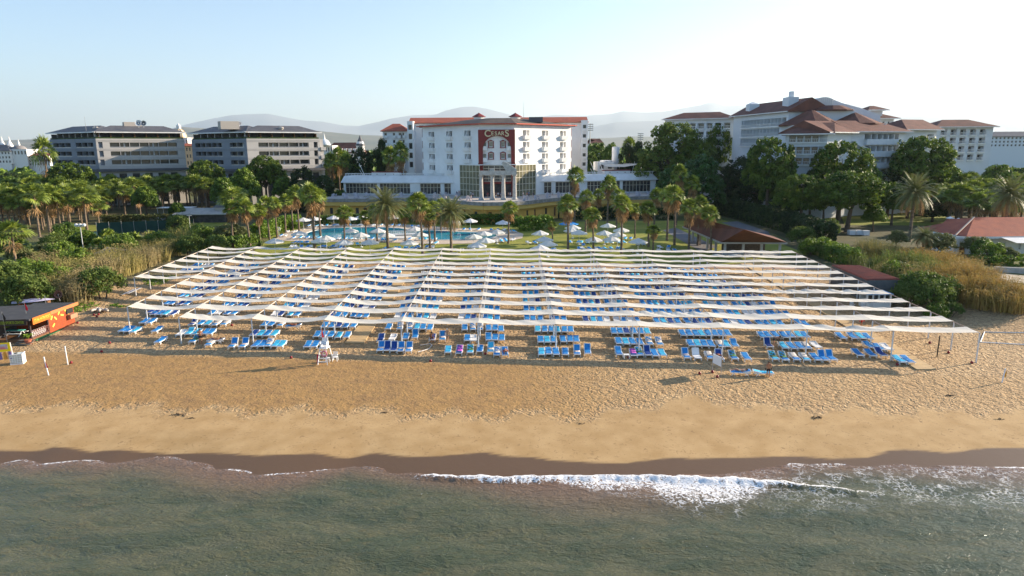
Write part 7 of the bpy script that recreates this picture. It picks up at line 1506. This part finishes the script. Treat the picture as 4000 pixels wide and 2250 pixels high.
    for i in range(6):
        a=math.pi*.58*i/5
        for j in range(nn): b_=2*math.pi*j/nn; vs.append(tuple(c0+axis*math.cos(a)*.125*s+(side*math.cos(b_)*.102+fwd*math.sin(b_)*.112)*math.sin(a)*s+(-fwd*.02*s if math.sin(b_)<0 else -fwd*.018*s)*(i/5)))
    m.add(vs,[(i*nn+j,i*nn+(j+1)%nn,(i+1)*nn+(j+1)%nn,(i+1)*nn+j) for i in range(5) for j in range(nn)]); m.build('hair' if not hat else 'cap',pm('hair_%d'%int(hair[0]*100),hair,None) if not hat else pm('cap_cloth',hat,None),t,smooth=True)
    m=MB(); f0=hd+fwd*.088*s
    m.add([tuple(f0+axis*.012-side*.012),tuple(f0+axis*.012+side*.012),tuple(f0+fwd*.028-axis*.015),tuple(f0+axis*.045)],[(0,1,2),(0,2,3),(2,1,3)])
    for q in (-1,1): e_=hd+side*q*.095*s; m.tube(e_,e_+side*q*.018,.025,.018,6)
    m.build('face_features',skinm or skin,t)
    m=MB()
    for q in (-1,1): e_=hd+fwd*.086*s+side*q*.032+axis*.035; m.box(e_.x-.009,e_.x+.009,e_.y-.006,e_.y+.006,e_.z-.006,e_.z+.006)
    m.build('eyes',black,t); return t
tan=pm('tanned_skin',(.42,.19,.10),None,rough=.55); blk=(.02,.02,.025)
def pw(px,py): x,y,z=W(px,py); return (x,y,z)
person(pw(3000,1474),'person in black swim shorts standing at the sea side lounger, seen from behind','stand',(('shorts',blk),),math.pi,1.66,skinm=tan)
person(pw(3022,1352),'person in a black swimsuit bending over a lounger by the ninth post','bend',(('shorts',blk),),.9,1.7)
person(pw(784,1342),'person in black shorts standing by the first front post','stand',(('shorts',blk),),.4,1.75,skinm=tan)
person(pw(1747.6,1336),'person in a pale swimsuit and white cap standing between loungers','stand',(('bikini',(.6,.6,.62)),),.3,1.62,hat=(.7,.7,.7))
lx,ly,lz=W(1690,1338); person((lx,ly,lz),'tanned person sitting on a lounger right of the fourth post','sit',(('shorts',blk),),math.pi*.15,1.7,skinm=tan)
lx,ly,lz=W(*zp('D',1245,925)); person((lx-.8,ly+.3,lz),'person lying on the sideways lounger in front of the sails','lie',(('bikini',(.2,.45,.5)),),R(82)+math.pi,1.66)
for nm,(zx,qx,qy) in {'person with a straw hat lying on a front lounger by the middle post':('C',560,706),'person reclining on a front lounger by the eighth post':('D',1022,760)}.items():
    lx,ly,lz=W(*zp(zx,qx,qy)); person((lx,ly+.02,lz),nm,'lie',(('bikini',(.5,.08,.05)),),0,1.6,skinm=tan,hat=(.7,.6,.4) if zx=='C' else None)
lx,ly,lz=W(1150,1283); lounger(lx-1.1,ly,'b12','sun lounger turned sideways under a red tanned sunbather by the second post',R(-88)); person((lx-1.1,ly,lz),'red tanned person lying sideways on a lounger by the second post','lie',(('bikini',(.6,.1,.05)),),R(-88),1.66,skinm=tan)
lx,ly,lz=W(840,1343); lounger(lx-1.0,ly+.3,'w12','sun lounger turned sideways under a sunbather behind the first front row',R(-88)); person((lx-1.0,ly+.3,lz),'tanned person lying sideways behind the first front row','lie',(('shorts',(.15,.08,.1)),),R(-88),1.66,skinm=tan)
person(pw(3364,1279),'attendant in a yellow shirt and red shorts on the right boardwalk','walk',(('top',(.75,.55,.02)),('shorts',(.45,.03,.03))),.5,1.74,skinm=tan)
cl=[(.65,.65,.66),(.10,.14,.25),(.55,.35,.30),(.5,.5,.55),(.7,.7,.7),(.3,.05,.05),(.05,.05,.06)]
for i,(px,Y) in enumerate([(1720,222),(1784,222),(1793,224),(1847,214),(1840,219),(1905,214),(1937,213),(1946,215),(1957,214),(1986,215),(1993,216),(2043,213),(2058,212),(2083,214),(2158,222),(2066,216)]):
    x=P(px,745,Y)[0]; c_=cl[i%7]; lo='trousers' if i%3==0 else 'shorts'
    person((x,Y,tz),f'person in a {["white","navy","pinkish","grey","white","red","black"][i%7]} top on the hotel terrace, {onum(i+1)} from left','walk' if i%2 else 'stand',(('top',c_),(lo,(.06,.06,.09) if i%2 else (.55,.53,.5))),rnd.uniform(0,6.28),rnd.uniform(1.62,1.82),hands=True)
# terrace tables and chairs
wick=pm('grey_wicker',(.36,.35,.40),(.48,.46,.50),3,.8); wickp=pm('pale_wicker',(.60,.50,.48),None,rough=.8)
tb=local_thing('terrace_table','x','table',(0,0,0)); m=MB(); m.box(-.5,.5,-.4,.4,.71,.75); m.build('table_top',pm('white_cloth',(.66,.64,.66),None),tb); m=MB(); m.tube((0,0,0),(0,0,.71),.05,n=6); m.build('leg',metal,tb); TB=Proto(tb)
def wchair(m_):
    mb=MB(); mb.box(-.24,.24,-.22,.24,.38,.46); mb.box(-.24,.24,.2,.27,.46,.95); mb.box(-.27,-.22,-.2,.24,.46,.68); mb.box(.22,.27,-.2,.24,.46,.68)
    for a in (-.22,.18):
        for b_ in (-.2,.2): mb.box(a,a+.05,b_-.02,b_+.03,0,.38)
    o=mb.build('terrace_chair',m_); return o
WC=[wchair(wick),wchair(wickp)]; wu=[False,False]; nt_=0;nc_=0
def edgeY(x): 
    for (a,b),(c,d) in zip(EP,EP[1:]):
        if a<=x<=c: return b+(d-b)*(x-a)/(c-a)
    return EP[0][1]
for row in range(6):
    for px in range(1300,2560,44):
        Y=edgeY(P(px,760,195)[0])+2.0+row*4.6+rnd.uniform(-.5,.5); X=P(px,760,Y)[0]+rnd.uniform(-.25,.25)
        if 1845<px<2030: continue
        lim=235 if px<1790 or px>2100 else (214 if px<1870 or px>2015 else 212)
        if px>2100 and px<2560 and Y>228-((2570-px)*0): lim=227
        if Y>lim-3 or (1795<px<2100 and Y>211): continue
        if nt_>=110 or nc_>284: break
        if rnd.random()<.12: continue
        nt_+=1; z0=tz+.003; TB.place((X,Y,z0),f'white topped terrace table, {onum(row+1)} row from the parapet, column {int((px-1300)/44)+1} from left','tables on the hotel terrace',rnd.uniform(-.2,.2))
        for k,(dx,dy,rz) in list(enumerate(((0,.85,0),(0,-.85,math.pi),(.85,0,-math.pi/2),(-.85,0,math.pi/2))))[:3 if nt_%3 else 2]:
            pl=1 if (1690<px<1850 and row<4) else 0; src=WC[pl]
            if wu[pl]: o=src.copy(); COL.objects.link(o)
            else: o=src; wu[pl]=True
            o.location=(X+dx,Y+dy,z0); o.rotation_euler=(0,0,rz+rnd.uniform(-.3,.3)); nc_+=1
            tag(o,f'{"pale" if pl else "grey"} wicker chair on the {["inland","seaward","right","left"][k]} side of table {int((px-1300)/44)+1} in terrace row {row+1}','chair','wicker chairs on the hotel terrace')
    if nt_>=110: break
# ---------------- haze: the air between here and the mountains ----------------
m=MB(); m.box(-45000,45000,-320,46000,-6,2800); hz=m.build('haze',[]) if False else None
me=bpy.data.meshes.new('haze'); me.from_pydata(m.v,[],m.f); hm=bpy.data.materials.new('haze'); hm.use_nodes=True; n=hm.node_tree; n.nodes.remove(n.nodes['Principled BSDF'])
v=n.nodes.new('ShaderNodeVolumePrincipled'); v.inputs['Color'].default_value=(.74,.88,1,1); v.inputs['Density'].default_value=.000034; v.inputs['Anisotropy'].default_value=.3; n.links.new(v.outputs[0],n.nodes['Material Output'].inputs['Volume'])
me.materials.append(hm); ho=bpy.data.objects.new('haze',me); COL.objects.link(ho); tag(ho,'pale haze hanging over the land and the mountains','haze',kind='stuff')
finish(list(LP.values())+PALM_PROTOS+TREEP+RD+RG+RO+RR)
